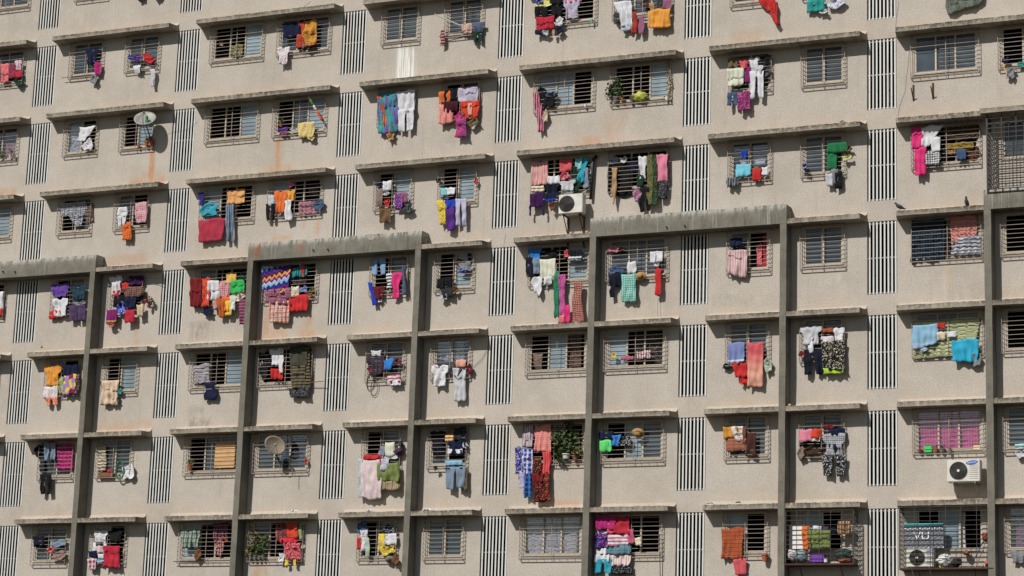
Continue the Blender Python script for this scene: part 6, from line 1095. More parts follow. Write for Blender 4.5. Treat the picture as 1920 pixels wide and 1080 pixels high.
('c','hanging_cloth','upper white striped cloth in right window between fourth and fifth louvre columns, bottom storey','cloth',23.453,24.144,-21.676,-22.042,0.205,'white','sh','rose_pink',0.009,1.00,-0.000,G['cloth']),
('w','scarf','rose pink scarf in right window between fourth and fifth louvre columns, bottom storey','scarf',24.128,24.330,-21.525,-21.978,0.212,'rose_pink','','',0.010,1.00,-0.000,G['scarf']),
('c','hanging_cloth','crimson cloth in right window between fourth and fifth louvre columns, bottom storey','cloth',23.602,24.192,-21.115,-21.676,0.219,'crimson','','',0.014,1.00,-0.000,G['cloth']),
('c','towel','coral towel in right window between fourth and fifth louvre columns, bottom storey','towel',23.421,23.655,-21.311,-21.671,0.226,'coral','','',0.009,1.00,-0.000,G['towel']),
('c','hanging_cloth','magenta cloth in right window between fourth and fifth louvre columns, bottom storey','cloth',23.044,23.728,-21.096,-21.546,0.233,'magenta','','',-0.051,0.80,-0.000,G['cloth']),
('c','hanging_cloth','cream cloth in right window between fourth and fifth louvre columns, bottom storey','cloth',24.376,24.570,-21.795,-22.037,0.240,'cream','','',0.005,1.00,-0.000,G['cloth']),
('c','hanging_cloth','coral cloth in left window between fifth and sixth louvre columns, bottom storey','cloth',27.599,28.037,-22.477,-22.981,0.149,'coral','','',0.048,0.80,-0.000,G['cloth']),
('c','hanging_cloth','rust woven cloth in left window between fifth and sixth louvre columns, bottom storey','cloth',27.209,27.960,-21.520,-22.482,0.156,'rust','tk','dark_orange',0.013,1.00,-0.000,G['cloth']),
('b','bundled_garment','dark navy bundled garment in right window between fifth and sixth louvre columns, bottom storey','garment',30.716,31.001,-21.541,-21.792,0.310,'dark_navy','','',0.001,1.00,-0.000,G['garment']),
('c','hanging_cloth','dusky purple cloth in right window between fifth and sixth louvre columns, bottom storey','cloth',30.457,30.691,-21.537,-21.673,0.320,'dusky_purple','','',0.001,1.00,-0.000,G['cloth']),
('c','hanging_cloth','white cloth in right window between fifth and sixth louvre columns, bottom storey','cloth',30.198,30.467,-21.535,-21.677,0.330,'white','','',0.001,1.00,-0.000,G['cloth']),
('c','towel','orange towel in right window between fifth and sixth louvre columns, bottom storey','towel',29.857,30.096,-21.513,-22.274,0.340,'orange','','',0.004,1.00,-0.000,G['towel']),
('c','hanging_cloth','tan striped cloth in right window between fifth and sixth louvre columns, bottom storey','cloth',31.005,31.375,-21.399,-21.818,0.350,'tan','sv','brown',0.001,1.00,-0.000,G['cloth']),
('c','hanging_cloth','olive green cloth in right window between fifth and sixth louvre columns, bottom storey','cloth',30.022,30.755,-21.675,-22.231,0.360,'olive_green','','',0.003,1.00,-0.000,G['cloth']),
('t','shirt','grey shirt in right window right of sixth louvre column, bottom storey','shirt',36.168,36.616,-22.336,-22.709,0.149,'grey','','',-0.005,1.00,-0.000,G['shirt']),
('c','curtain','pale grey striped curtain in left window right of sixth louvre column, bottom storey','curtain',34.470,34.788,-21.137,-22.321,-0.140,'pale_grey','sv','white',-0.011,1.00,-0.000,G['curtain']),
('b','bundled_garment','charcoal bundled garment in right window between first and second louvre columns, eighth storey up','garment',4.368,4.682,-1.346,-1.747,0.149,'charcoal','','',0.032,1.00,-0.000,G['garment']),
('b','bundled_garment','grey bundled garment in right window between first and second louvre columns, eighth storey up','garment',5.109,5.382,-1.429,-1.798,0.156,'grey','','',0.028,1.00,-0.000,G['garment']),
('c','curtain','dusty pink curtain in left window between first and second louvre columns, eighth storey up','curtain',1.508,2.547,-1.053,-1.407,-0.140,'dusty_pink','','',0.031,1.00,-0.000,G['curtain']),
('c','hanging_cloth','purple edged cloth in right window between second and third louvre columns, sixth storey up','cloth',10.636,11.047,-7.125,-7.412,0.149,'purple','bd','dark_orange',0.018,0.80,-0.000,G['cloth']),
('c','hanging_cloth','straw yellow cloth in right window between second and third louvre columns, sixth storey up','cloth',11.430,12.082,-7.004,-7.587,0.156,'straw_yellow','','',0.035,0.90,-0.000,G['cloth']),
('b','bundled_garment','straw yellow bundled garment in right window between second and third louvre columns, sixth storey up','garment',11.860,12.103,-7.471,-7.715,0.163,'straw_yellow','','',0.014,1.00,-0.000,G['garment']),
('b','bundled_garment','white bundled garment in right window between second and third louvre columns, sixth storey up','garment',11.140,11.429,-7.190,-7.313,0.170,'white','','',0.007,1.00,-0.000,G['garment']),
('b','bundled_garment','mauve patterned bundled garment in right window between fourth and fifth louvre columns, fifth storey up','garment',24.062,24.352,-10.335,-10.823,0.240,'mauve','fl','pale_grey',0.011,1.00,-0.000,G['garment']),
('b','bundled_garment','dark olive bundled garment in right window between third and fourth louvre columns, second storey up','garment',17.262,17.403,-19.332,-19.480,0.226,'dark_olive','','',0.006,1.00,-0.000,G['garment']),
('c','curtain','vivid pink striped curtain in left window right of sixth louvre column, second storey up','curtain',33.389,35.258,-18.041,-19.351,-0.140,'vivid_pink','sv','hot_pink',-0.006,1.00,-0.000,G['curtain']),  # pink brightened in the colour to stand in for sun coming through
('c','curtain','pale grey patterned curtain in left window between fourth and fifth louvre columns, bottom storey','curtain',20.427,22.287,-21.031,-22.303,-0.140,'pale_grey','fl','rose_pink',0.044,1.00,-0.000,G['curtain']),
('c','curtain','pale grey striped curtain in left window between first and second louvre columns, sixth storey up','curtain',1.577,2.213,-6.029,-7.253,-0.140,'pale_grey','sv','white',0.107,1.00,-0.000,G['curtain']),
('c','curtain','dusty pink patterned curtain in window left of first louvre column, sixth storey up','curtain',-1.252,-0.650,-6.622,-7.208,-0.140,'dusty_pink','fl','mauve',0.056,1.00,-0.000,G['curtain']),
('c','curtain','mauve patterned curtain in right window right of sixth louvre column, bottom storey','curtain',36.298,36.577,-21.221,-22.244,-0.140,'mauve','fl','slate_blue',-0.015,1.00,-0.000,G['curtain']),
]
for i, (kind, name, label, cat, x0, x1, z1, z0, d, c1, pat, c2, k, n, sl, grp) in enumerate(LAUNDRY):
    garment(kind, name, label, cat, x0, x1, z1, z0, d, c1, pat, c2, k, n, sl, i*7+3, grp)

# ------------------------------------------------------------------ satellite dishes
def dish(x, z, d, r, tilt, yaw, label, wallx, wallz, roll=0.0, squash=1.0, mat='dish'):
    t = empty('satellite_dish', (wallx, 0, wallz)); tag(t, label, 'satellite dish')
    mb = MB(); n = 28; rings = 6
    Mx = Matrix.Rotation(roll, 3, 'Y') @ Matrix.Rotation(yaw, 3, 'Z') @ Matrix.Rotation(tilt, 3, 'X')
    def P(q): v = Mx @ Vector(q); return (v.x + x-wallx, v.y - d, v.z + z-wallz)
    idx = []
    for off in (0, .012):
        rows = []
        for i in range(rings+1):
            rad = r*i/rings; y = -.16*r*(i/rings)**2*1.6 + off; row = []
            for k in range(n):
                a = 2*math.pi*k/n; row.append(len(mb.v)); mb.v.append(P((rad*math.cos(a), y, rad*squash*math.sin(a))))
            rows.append(row)
        for i in range(rings):
            for k in range(n): mb.f.append((rows[i][k], rows[i][(k+1) % n], rows[i+1][(k+1) % n], rows[i+1][k])); mb.mi.append(0)
        idx.append(rows[-1])
    for k in range(n): mb.f.append((idx[0][k], idx[0][(k+1) % n], idx[1][(k+1) % n], idx[1][k])); mb.mi.append(0)
    mb.build('dish', M[mat], t, True)
    mb = MB(); mb.tube([P((0, .02, 0)), P((0, .1, -.05)), (x-wallx+.05, -.25, -.1), (.03, -.02, 0)], .02, 8)
    mb.tube([P((-.1, .01, -.1)), (.0, -.12, -.15), (.03, -.02, -.22)], .012, 6); mb.box(-.06, .12, -.02, -.004, -.3, .08)
    mb.build('mount', M['black'], t)
    mb = MB(); mb.tube([P((0, -.02, -r*.98)), P((0, -r*.7, -r*.75)), P((0, -r*.95, -r*.15))], .013, 6)
    mb.tube([P((-r*.7, -.2*r, -r*.6)), P((0, -r*.95, -r*.15))], .008, 5); mb.tube([P((r*.7, -.2*r, -r*.6)), P((0, -r*.95, -r*.15))], .008, 5)
    mb.build('arm', M['steel'], t)
    mb = MB(); mb.tube([P((0, -r*1.02, -r*.18)), P((0, -r*.98, -r*.12)), P((0, -r*.80, -r*.08)), P((0, -r*.78, -r*.07))], [.02, .04, .04, .025], 10)
    mb.build('receiver', M['steel'], t)
dish(5.403, -6.510, .6, .40, R(-38), R(20), 'round grey satellite dish with green sticker on sixth storey near second louvre column', 5.265, -7.017)
dish(11.434, -18.526, .55, .38, R(-22), R(30), 'oval tan satellite dish beside the pillar, on third wide window of second storey', 11.547, -18.992, R(34), .80, 'dish_tan')


# ------------------------------------------------------------------ air conditioners
def ac(x0, x1, z0, z1, d, dep, fanx, fanr, label, logo=None, legs=0.0, slatside=True):
    t = empty('air_conditioner', ((x0+x1)/2, 0, z0)); tag(t, label, 'air conditioner')
    cx = (x0+x1)/2; W = x1-x0; H = z1-z0
    bm = bmesh.new(); bmesh.ops.create_cube(bm, size=1)
    for v in bm.verts: v.co = Vector((v.co.x*W, v.co.y*dep - d + dep/2, v.co.z*H + H/2))
    bmesh.ops.bevel(bm, geom=bm.edges[:], offset=.018, segments=2, affect='EDGES')
    me = bpy.data.meshes.new('casing'); bm.to_mesh(me); bm.free(); me.materials.append(M['white_metal']); link(me, 'casing', t)
    fx_, fz = fanx - cx, H*.5; y = -d - .004
    mb = MB(); n = 40
    mb.face([(fx_ + fanr*math.cos(2*math.pi*k/n), y, fz + fanr*math.sin(2*math.pi*k/n)) for k in range(n)][::-1], 0)
    for q in range(1, 12):
        rad = fanr*q/11.0
        mb.tube([(fx_ + rad*math.cos(2*math.pi*k/n), y-.012, fz + rad*math.sin(2*math.pi*k/n)) for k in range(n+1)], .005, 4, 1, False)
    for q in range(12):
        a = 2*math.pi*q/12; mb.tube([(fx_, y-.014, fz), (fx_+fanr*math.cos(a), y-.010, fz+fanr*math.sin(a))], .005, 4, 1)
    mb.build('fan_grille', [M['grille_dark'], M['black'] if not logo else M['grille_dark']], t)
    mb = MB(); mb.tube([(fx_, y-.02, fz), (fx_, y-.03, fz)], fanr*.16, 16); 
    if logo: mb.build('fan_hub', M['white_metal'], t)
    if slatside:
        mb = MB()
        for q in range(9):
            z = H*.14 + q*H*.085
            if logo and z > H*.76: break
            mb.box(fx_+fanr+.06, W/2-.05, y-.004, y+.001, z, z+.008)
        mb.build('vent_lines', M['steel'], t)
    for x in (-W*.32, W*.34):
        mb = MB(); mb.box(x-.02, x+.02, -d+.01, -.001, -.045, -.003)
        if legs: mb.box(x-.025, x+.025, -.045, -.003, -legs, -.046); mb.tube([(x, -d+.06, -.04), (x, -.03, -legs*.6)], .018, 5)
        else: mb.tube([(x, -d+.06, -.04), (x, -.02, -.36)], .018, 5)
        mb.build('bracket', M['rust_iron'] if legs else M['steel'], t)
    if logo:
        lx, lz, lw, lh = logo; lx -= cx; lz -= z0
        mb = MB(); a = R(7)
        pts = []
        for k in range(n):
            ex, ez = lw/2*math.cos(2*math.pi*k/n), lh/2*math.sin(2*math.pi*k/n); pts.append((lx + ex*math.cos(a)-ez*math.sin(a), y-.003, lz + ex*math.sin(a)+ez*math.cos(a)))
        b0 = len(mb.v); mb.v += pts + [(p[0], y+.002, p[2]) for p in pts]
        mb.f.append(tuple(reversed(range(n)))); mb.mi.append(0)
        for k in range(n): mb.f.append((k, (k+1) % n, (k+1) % n + n, k+n)); mb.mi.append(0)
        lo = mb.build('badge', simple('badge_blue', (24, 84, 176), .4), t)
        tx('lettering', 'SAMSUNG', lh*.50, (lx, y-.006, lz), lo, simple('badge_white', (238, 238, 240), .5), a, lw*.78)
    return t
def tx(name, s, size, loc, parent, mat, rot=0.0, width=None, bold=.0):
    cu = bpy.data.curves.new(name, 'FONT'); cu.body = s; cu.size = size; cu.align_x = 'CENTER'; cu.align_y = 'CENTER'; cu.extrude = .002; cu.offset = bold
    o = bpy.data.objects.new(name, cu); col.objects.link(o); bpy.context.view_layer.update()
    dg = bpy.context.evaluated_depsgraph_get(); me = bpy.data.meshes.new_from_object(o.evaluated_get(dg)); bpy.data.objects.remove(o)
    if width:
        xs = [v.co.x for v in me.vertices]; s_ = width/(max(xs)-min(xs))
        for v in me.vertices: v.co.x *= s_
    me.transform(Matrix.Translation(loc) @ Matrix.Rotation(-rot, 4, 'Y') @ Matrix.Rotation(R(90), 4, 'X'))
    me.materials.clear(); me.materials.append(mat); return link(me, name, parent)
def acpx(a, b, *r, **k): return ac(a[0], b[0], b[1], a[1], *r, **k)
acpx((21.580, -10.488), (22.424, -11.139), .55, .32, (21.866, -10.805)[0], .27, 'weathered air conditioner on rusty legs beneath the fullest laundry window, fifth storey', None, 1.05, False)
acpx((34.390, -19.652), (35.376, -20.321), .55, .34, (34.735, -19.986)[0], .265, 'clean white air conditioner with blue badge under the pink-curtained window', (35.143, -19.749, .36, .12))
acpx((33.117, -22.265), (33.927, -22.838), .42, .34, (33.439, -22.542)[0], .235, 'white air conditioner standing inside the bottom-right balcony cage', (33.810, -22.347, .20, .055))


# ------------------------------------------------------------------ plants, pots, small things
def foliage(mb, cx, cy, cz, rx, ry, rz, n, size, seed, droop=0):
    rr = random.Random(seed)
    cl_ = [(rr.uniform(-1, 1), rr.uniform(-1, 1), rr.uniform(-1, 1)) for _ in range(max(5, n//26))]
    for _ in range(n):
        c = rr.choice(cl_); p = Vector((cx + rx*(c[0]*.75 + rr.gauss(0, .22)), cy + ry*(c[1]*.7 + rr.gauss(0, .25)), cz + rz*(c[2]*.75 + rr.gauss(0, .22))))
        a = Vector((rr.gauss(0, 1), rr.gauss(0, 1)-.3, rr.gauss(0, .8)-droop)).normalized(); b_ = a.orthogonal().normalized()
        b_ = (Matrix.Rotation(rr.uniform(0, 6.28), 3, a) @ b_); L = size*rr.uniform(.6, 1.4); w = L*.36
        mb.face([tuple(p), tuple(p + a*L*.5 + b_*w), tuple(p + a*L), tuple(p + a*L*.5 - b_*w)])
def pot(x, z, r, h, mat, label, plant=None, d=.08, cat='flower pot', group=None):
    t = empty('flower_pot', (x, -d, z)); tag(t, label, cat, group)
    mb = MB(); mb.tube([(0, 0, 0), (0, 0, h*.8), (0, 0, h*.8), (0, 0, h), (0, 0, h), (0, 0, h*.9)], [r*.7, r*.95, r*1.1, r*1.1, r*.9, r*.85], 14); mb.build('pot', mat, t)
    if plant:
        rx, rz, n, m_, sz = plant
        mb = MB(); foliage(mb, 0, 0, h + rz*.9, rx, min(rx, .09), rz, n, sz, int(abs(x)*97)); 
        for k in range(5): mb.tube([(0, 0, h*.8), (rx*.5*math.sin(k*2.1), .02*math.cos(k), h + rz*(.7+.2*k % 1))], .006, 4)
        mb.build('plant', M[m_], t)
    return t
# potted plants and objects kept on the sills and cage floors
pot(4.876, -7.367, .06, .13, M['terracotta'], 'small terracotta pot left of two larger ones under round satellite dish', None, .1)
pot(5.214, -7.326, .085, .17, M['terracotta'], 'middle terracotta pot under the round satellite dish', (.08, .06, 30, 'leaf', .06), .12)
pot(5.392, -7.333, .095, .19, M['terracotta'], 'rightmost terracotta pot under the round satellite dish', (.07, .05, 24, 'leaf_dry', .05), .12)
pot(-1.116, -7.277, .07, .12, M['leaf'], 'green pot at far left edge before the pink curtain, sixth storey', (.08, .1, 40, 'leaf', .06), .1)
pot(-0.708, -7.298, .06, .12, M['white_metal'], 'white pot below the pink curtain at left edge, sixth storey', (.07, .12, 40, 'leaf_dry', .06), .1)
pot(-0.529, -7.304, .05, .10, M['pot_grey'], 'grey pot right of a white pot at left edge, sixth storey', None, .1)
pot(23.336, -7.348, .085, .16, M['pot_grey'], 'grey flower pot under the leafy bush beside the yellow melon', (.30, .42, 420, 'leaf', .09), .1)
pot(23.564, -7.330, .07, .13, M['terracotta'], 'terracotta flower pot between grey pots beside the yellow melon', (.07, .05, 26, 'leaf_dry', .05), .1)
pot(23.898, -7.399, .07, .12, M['pot_grey'], 'dark grey flower pot directly left of the yellow melon', (.08, .06, 26, 'leaf_dry', .06), .1)
pot(10.718, -7.080, .07, .12, M['terracotta'], 'red-brown pot with small plant above the purple cloth, sixth storey', (.10, .12, 50, 'leaf', .07), .1)
pot(12.276, -13.326, .075, .12, M['terracotta'], 'terracotta pot on grille right of the red cloth, fourth storey', (.14, .1, 60, 'leaf_dry', .06), .1)
pot(7.886, -19.208, .10, .18, M['terracotta'], 'terracotta pot with small plant left of the wooden blind', (.10, .12, 60, 'leaf_dry', .07), .1)
for px_, pz_, gn in ((10.491, -22.320, 'first'), (10.665, -22.341, 'second'), (10.828, -22.342, 'third'), (10.985, -22.325, 'fourth')):
    pot(px_, pz_, .065, .15, M['pot_grey'], gn + ' pot from left in plant row beneath orange cloth, bottom storey', (.16, .16 if gn == 'first' else .36, 150, 'leaf_dry' if gn in ('first', 'third') else 'leaf', .10), .12, 'flower pot', 'flower pots in a row on a bottom storey window')
pot(21.925, -19.205, .14, .16, M['white_metal'], 'white rectangular planter amid dense bush beside a pillar, second storey', (.48, .42, 620, 'leaf', .11), .12)
pot(22.244, -19.286, .10, .18, M['brown_wood'], 'brown drooping planter right of white planter, second storey', (.16, .12, 140, 'leaf_dry', .10), .12)
pot(33.473, -19.312, .08, .07, M['terracotta'], 'shallow bowl left of the bright green box, second storey', None, .1)
pot(33.959, -19.326, .075, .10, M['terracotta'], 'terracotta pot next to the bright green box, second storey', (.05, .05, 16, 'leaf', .05), .1)
pot(34.162, -19.339, .08, .10, M['pot_grey'], 'grey pot between terracotta pot and grey mug, second storey', (.07, .07, 20, 'leaf', .05), .1)
pot(28.630, -22.583, .10, .22, M['terracotta'], 'brown clay pot hung outside the lower right grille, bottom storey', None, .16)
pot(5.812, -13.359, .06, .10, M['terracotta'], 'hanging pot of red flowers beside crowded laundry, fourth storey', (.17, .14, 110, 'leaf', .07), .2)
def climber(x0, x1, z0, z1, d, n, seed, label, mat='leaf', size=.09):
    t = empty('climbing_plant', ((x0+x1)/2, -d, z0)); tag(t, label, 'plant')
    w_, h_ = (x1-x0)/2, (z1-z0)
    mb = MB()
    for k in range(4): foliage(mb, rnd.uniform(-w_*.4, w_*.4), 0, h_*(k+.5)/4, w_*.7, .07, h_*.16, n//4, size, seed+k)
    mb.build('leaves', M[mat], t)
    mb = MB(); mb.tube([(0, 0, 0), (w_*.3, .01, h_*.35), (-w_*.2, 0, h_*.7), (w_*.1, 0, h_)], .012, 5); mb.build('stem', M['brown_wood'], t)
def cb(a, b, d, n, seed, label, **k): climber(a[0], b[0], b[1], a[1], d, n, seed, label, **k)
cb((21.784, -17.814), (22.232, -18.591), .14, 170, 3, 'tall green climber beside pillar above the dense bush, second storey')
cb((21.451, -18.715), (21.915, -19.344), .16, 240, 9, 'leafy climber right of the peach checked cloth, second storey')
cb((25.057, -5.931), (25.356, -7.449), .14, 110, 15, 'thin vine on right edge of the plant window, sixth storey', mat='leaf_dry', size=.06)
cb((10.302, -21.225), (10.581, -22.210), .14, 60, 21, 'sparse plant climbing grille left of the pot row, bottom storey', mat='leaf_dry', size=.08)
cb((17.661, -3.385), (18.029, -3.687), .14, 50, 25, 'small plant basket hung on the grille right of white pole', mat='leaf_dry', size=.05)
# red blossom among the leaves
mb = MB(); x_, z_ = 5.820, -13.146; foliage(mb, 0, 0, 0, .15, .05, .13, 46, .05, 5)
tag(mb.build('blossom', simple('red_blossom', (190, 40, 60), .7), None, False, (x_, -.24, z_)), 'cluster of red blossom beside crowded laundry, fourth storey', 'flowers')
def box_thing(name, a, b, d, dep, mat, label, cat, group=None):
    x0, z1 = a; x1, z0 = b; bm = bmesh.new(); bmesh.ops.create_cube(bm, size=1)
    for v in bm.verts: v.co = Vector((v.co.x*(x1-x0), v.co.y*dep, v.co.z*(z1-z0) + (z1-z0)/2))
    bmesh.ops.bevel(bm, geom=bm.edges[:], offset=min(.012, (z1-z0)*.2), segments=2, affect='EDGES')
    me = bpy.data.meshes.new(name); bm.to_mesh(me); bm.free(); me.materials.append(mat)
    o = link(me, name, None, ((x0+x1)/2, -d + dep/2, z0)); tag(o, label, cat, group); return o
def blob(name, a, b, d, mat, label, cat, seed=1, dep=.12):
    x0, z1 = a; x1, z0 = b; bm = bmesh.new(); bmesh.ops.create_icosphere(bm, subdivisions=3, radius=1); rr = random.Random(seed); p_ = [rr.uniform(0, 6) for _ in range(6)]
    for v in bm.verts:
        s = 1 + .16*math.sin(v.co.x*5+p_[0])*math.sin(v.co.z*6+p_[1]) + .08*math.sin(v.co.x*13+p_[2])*math.sin(v.co.z*11+p_[3])
        v.co = Vector((v.co.x*s*(x1-x0)/2, v.co.y*s*dep, v.co.z*s*(z1-z0)/2 + (z1-z0)/2))
    me = bpy.data.meshes.new(name); bm.to_mesh(me); bm.free(); me.materials.append(mat)
    for q in me.polygons: q.use_smooth = True
    o = link(me, name, None, ((x0+x1)/2, -d, z0)); tag(o, label, cat); return o
blob('melon', (23.964, -7.033), (24.459, -7.378), .1, simple('yellow_green_rind', (170, 172, 62), .5, 0, .3, 9), 'large yellow melon on the sill beside potted plants, sixth storey', 'melon', 2)
box_thing('storage_box', (33.598, -19.132), (33.835, -19.342), .12, .14, simple('bright_green_plastic', (40, 196, 84), .4), 'bright green plastic box on sill before the pink curtain', 'box')
def cup(a, r, h, mat, label, d):
    mb = MB(); mb.tube([(0,0,0), (0,0,h), (0,0,h), (0,0,.02)], [r*.8, r, r*.85, r*.7], 12); o = mb.build('cup', mat, None, False, (a[0], -d, a[1])); tag(o, label, 'cup')
cup((25.119, -7.461), .04, .13, M['paper'], 'white cup at right corner of the plant window, sixth storey', .1)
cup((34.387, -19.395), .05, .18, M['pot_grey'], 'grey mug hung below the pink-curtained window grille', .14)
cup((22.254, -7.384), .05, .08, M['paper'], 'white cup in window right of pink scarf, sixth storey', .1)
cup((22.423, -4.495), .035, .14, simple('teal_plastic', (60, 170, 150), .4), 'teal bottle at lower right of grille, seventh storey', .14)
cup((30.602, -22.649), .07, .13, M['paper'], 'white tub beside purple crate in the balcony cage', .3)
cup((34.120, -22.837), .05, .13, simple('yellow_plastic', (222, 196, 40), .4), 'yellow bottle on the floor of bottom-right balcony cage', .3)
# hats
def hat(a, r, d, label, band):
    mb = MB(); n = 20; prof = [(r, 0), (r*.98, -.012), (r*.55, -.03), (r*.5, -.10), (r*.3, -.13), (.001, -.135)]
    for (q, y) in prof:
        for k in range(n): mb.v.append((q*math.cos(2*math.pi*k/n), y, q*.8*math.sin(2*math.pi*k/n)))
    for i in range(len(prof)-1):
        for k in range(n): mb.f.append((i*n+k, i*n+(k+1) % n, (i+1)*n+(k+1) % n, (i+1)*n+k)); mb.mi.append(1 if i == 2 else 0)
    o = mb.build('straw_hat', [simple('straw', (176, 138, 88), .8, 0, .3, 20), simple('hat_band', band, .8)], None, True, (a[0], -d, a[1])); tag(o, label, 'hat'); return o
hat((24.364, -13.321), .19, .16, 'round straw hat hung right of the mint checked cloth', (110, 74, 40))
h2 = hat((24.400, -18.454), .22, .18, 'brown sun hat hung on the grille right of dark clothes, second storey', (90, 60, 36)); h2.rotation_euler = (R(35), 0, 0)
h3 = hat((15.743, -22.381), .15, .15, 'grey basin hung under yellow laundry, bottom storey', (120, 118, 112)); h3.name = 'basin'; h3['category'] = 'basin'; h3.data.materials[0] = M['pot_grey']; h3.data.materials[1] = M['pot_grey']
# green hose, black cable coil
def coil(name, a, rx, rz, d, n, rad, mat, label, cat, seed=0):
    rr = random.Random(seed); mb = MB()
    for k in range(n):
        sx, sz = rx*rr.uniform(.8, 1.1), rz*rr.uniform(.85, 1.1); ox = rr.uniform(-.03, .03)
        mb.tube([(ox+sx*math.cos(q*math.pi/9), -.015*k, sz*math.sin(q*math.pi/9)) for q in range(19)], rad, 5)
    o = mb.build(name, mat, None, True, (a[0], -d, a[1])); tag(o, label, cat)
coil('garden_hose', (5.102, -19.152), .18, .32, .16, 3, .012, simple('green_hose', (30, 120, 84), .5), 'green hose coiled on the grille beside a white bag, second storey', 'hose', 3)
coil('cable_coil', (14.772, -16.432), .15, .30, .16, 3, .010, M['black'], 'black cable coil hanging under patterned laundry, third storey', 'cable', 4)
box_thing('wooden_tray', (4.162, -19.203), (4.773, -19.368), .14, .12, M['brown_wood'], 'brown wooden tray below the cream blind, second storey', 'tray')
box_thing('rolled_blind', (8.795, -18.235), (9.597, -19.155), .04, .03, M['wood'], 'light wooden slatted blind in window beside a pillar, second storey', 'blind')
mb = MB(); 
# poles
def pole(a, b, d0, d1, rad, mat, name, label, cat):
    mb = MB(); x0, z0 = a; x1, z1 = b; mb.tube([(0,0,0), (x1-x0, -(d1-d0), z1-z0)], rad, 6); o = mb.build(name, mat, None, False, (x0, -d0, z0)); tag(o, label, cat); return o
pole((1.329, -4.391), (2.688, -4.376), .16, .16, .012, M['brown_wood'], 'wooden_stick', 'thin wooden stick across the grille bottom at upper left, seventh storey', 'stick')
pole((17.593, -4.077), (16.755, -3.699), .16, .55, .022, M['white_metal'], 'laundry_pole', 'white pole jutting left from the grille above a bare wall, seventh storey', 'pole')
pole((16.769, -4.388), (18.520, -4.170), .17, .17, .012, M['bar'], 'laundry_rod', 'slanting rod carrying slate and beige clothes under white pole', 'rod')
pole((12.295, -16.331), (12.983, -16.311), .17, .22, .014, M['brown_wood'], 'wooden_stick', 'short brown stick poking right past the khaki striped cloth', 'stick')
pole((7.489, -22.368), (8.723, -22.388), .16, .16, .014, M['rust_iron'], 'iron_rod', 'rusty rod under the green plaid shirt window, bottom storey', 'rod')
pole((15.758, -11.860), (15.995, -13.506), .30, .18, .014, M['bar_dark'], 'laundry_pole', 'dark upright pole under the beam right of hot pink scarf', 'pole')
pole((5.716, -12.277), (6.239, -12.319), .18, .3, .010, M['bar_dark'], 'laundry_rod', 'thin dark rod poking right from crowded laundry, fourth storey', 'rod')
pole((36.126, -7.226), (36.286, -7.650), .16, .2, .02, M['wood'], 'wooden_stick', 'short pale stick below navy garment at right edge, sixth storey', 'stick')
pole((25.181, -21.681), (25.207, -23.138), .16, .10, .014, M['rust_iron'], 'rusty_pipe', 'rusty upright pipe at the grille right of the colourful laundry, bottom storey', 'pipe')
# rolled flag
t = empty('rolled_flag', (0, 0, 0))
t.location = ((12.095, -6.479)[0], -.3, (12.095, -6.479)[1]); tag(t, 'rolled orange and green flag leaning across the sixth storey grille', 'flag')
a_, b_ = (11.944, -6.184), (12.428, -7.064); ox, oz = t.location.x, t.location.z
mb = MB(); mb.tube([(a_[0]-ox, -.14, a_[1]-oz), (b_[0]-ox, .12, b_[1]-oz)], .014, 6); mb.build('pole', M['steel'], t)
mb = MB(); A_ = Vector((a_[0]-ox, -.14, a_[1]-oz)); B_ = Vector((b_[0]-ox, .12, b_[1]-oz))
for k, (s0, s1, m_) in enumerate(((.12, .34, 0), (.34, .55, 1), (.55, .97, 2))):
    q = [A_.lerp(B_, s0 + (s1-s0)*i/4) + Vector((.01*math.sin(i*2+k), 0, 0)) for i in range(5)]; mb.tube(q, [.03, .045, .04, .045, .03], 7, m_)
mb.build('flag_cloth', [simple('flag_green', (70, 130, 60), .8), simple('flag_white', (220, 216, 206), .8), simple('flag_orange', (222, 88, 30), .8)], t, True)
# iron brackets left on the wall
for k, (a, b, c, lab) in enumerate((((33.306, -7.647), (33.328, -8.160), (33.230, -7.974), 'left rusty iron bracket on bare wall under three-pane window, sixth storey'), ((33.927, -7.644), (33.941, -8.155), (33.898, -7.956), 'right rusty iron bracket on bare wall under three-pane window, sixth storey'))):
    t = empty('wall_bracket', (a[0], 0, b[1])); tag(t, lab, 'bracket', 'iron brackets on the wall')
    h = a[1]-b[1]
    mb = MB(); mb.box(-.025, .025, -.03, -.003, 0, h); mb.build('upright', M['rust_iron'], t)
    mb = MB(); mb.tube([(0, -.02, .03), (0, -.30, .10+.22)], .018, 5); mb.build('strut', M['rust_iron'], t)
# pigeons
def pigeon(a, d, flip, label, up=.0):
    s = 1 if not flip else -1; mb = MB()
    sp = [(-.17*s, .0, .03), (-.12*s, 0, .045), (-.06*s, 0, .075), (0, 0, .105), (.05*s, 0, .135), (.08*s, 0, .17), (.092*s, 0, .20), (.11*s, 0, .212), (.128*s, 0, .210), (.150*s, 0, .205)]
    mb.tube([(p[0], p[1], p[2]+up*p[0]*s) for p in sp], [.012, .022, .046, .058, .050, .032, .024, .027, .020, .004], 10)
    mb.tube([(-.01*s, -.02, .06), (-.01*s, -.02, 0), (.025*s, -.02, 0)], .005, 4); mb.tube([(-.01*s, .02, .06), (-.01*s, .02, 0), (.025*s, .02, 0)], .005, 4)
    o = mb.build('pigeon', simple('dark_feathers', (44, 44, 50), .7, 0, .3, 30), None, True, (a[0], -d, a[1])); tag(o, label, 'pigeon', 'pigeons on the canopy'); o.scale = (1.15, 1.15, 1.15); return o
pigeon((32.954, -11.808), .44, True, 'dark pigeon perched at the left end of the fourth storey canopy')
p2 = pigeon((34.992, -11.790), .40, True, 'dark pigeon perched upright mid canopy near the balcony parapet'); p2.rotation_euler = (0, R(35), R(60))
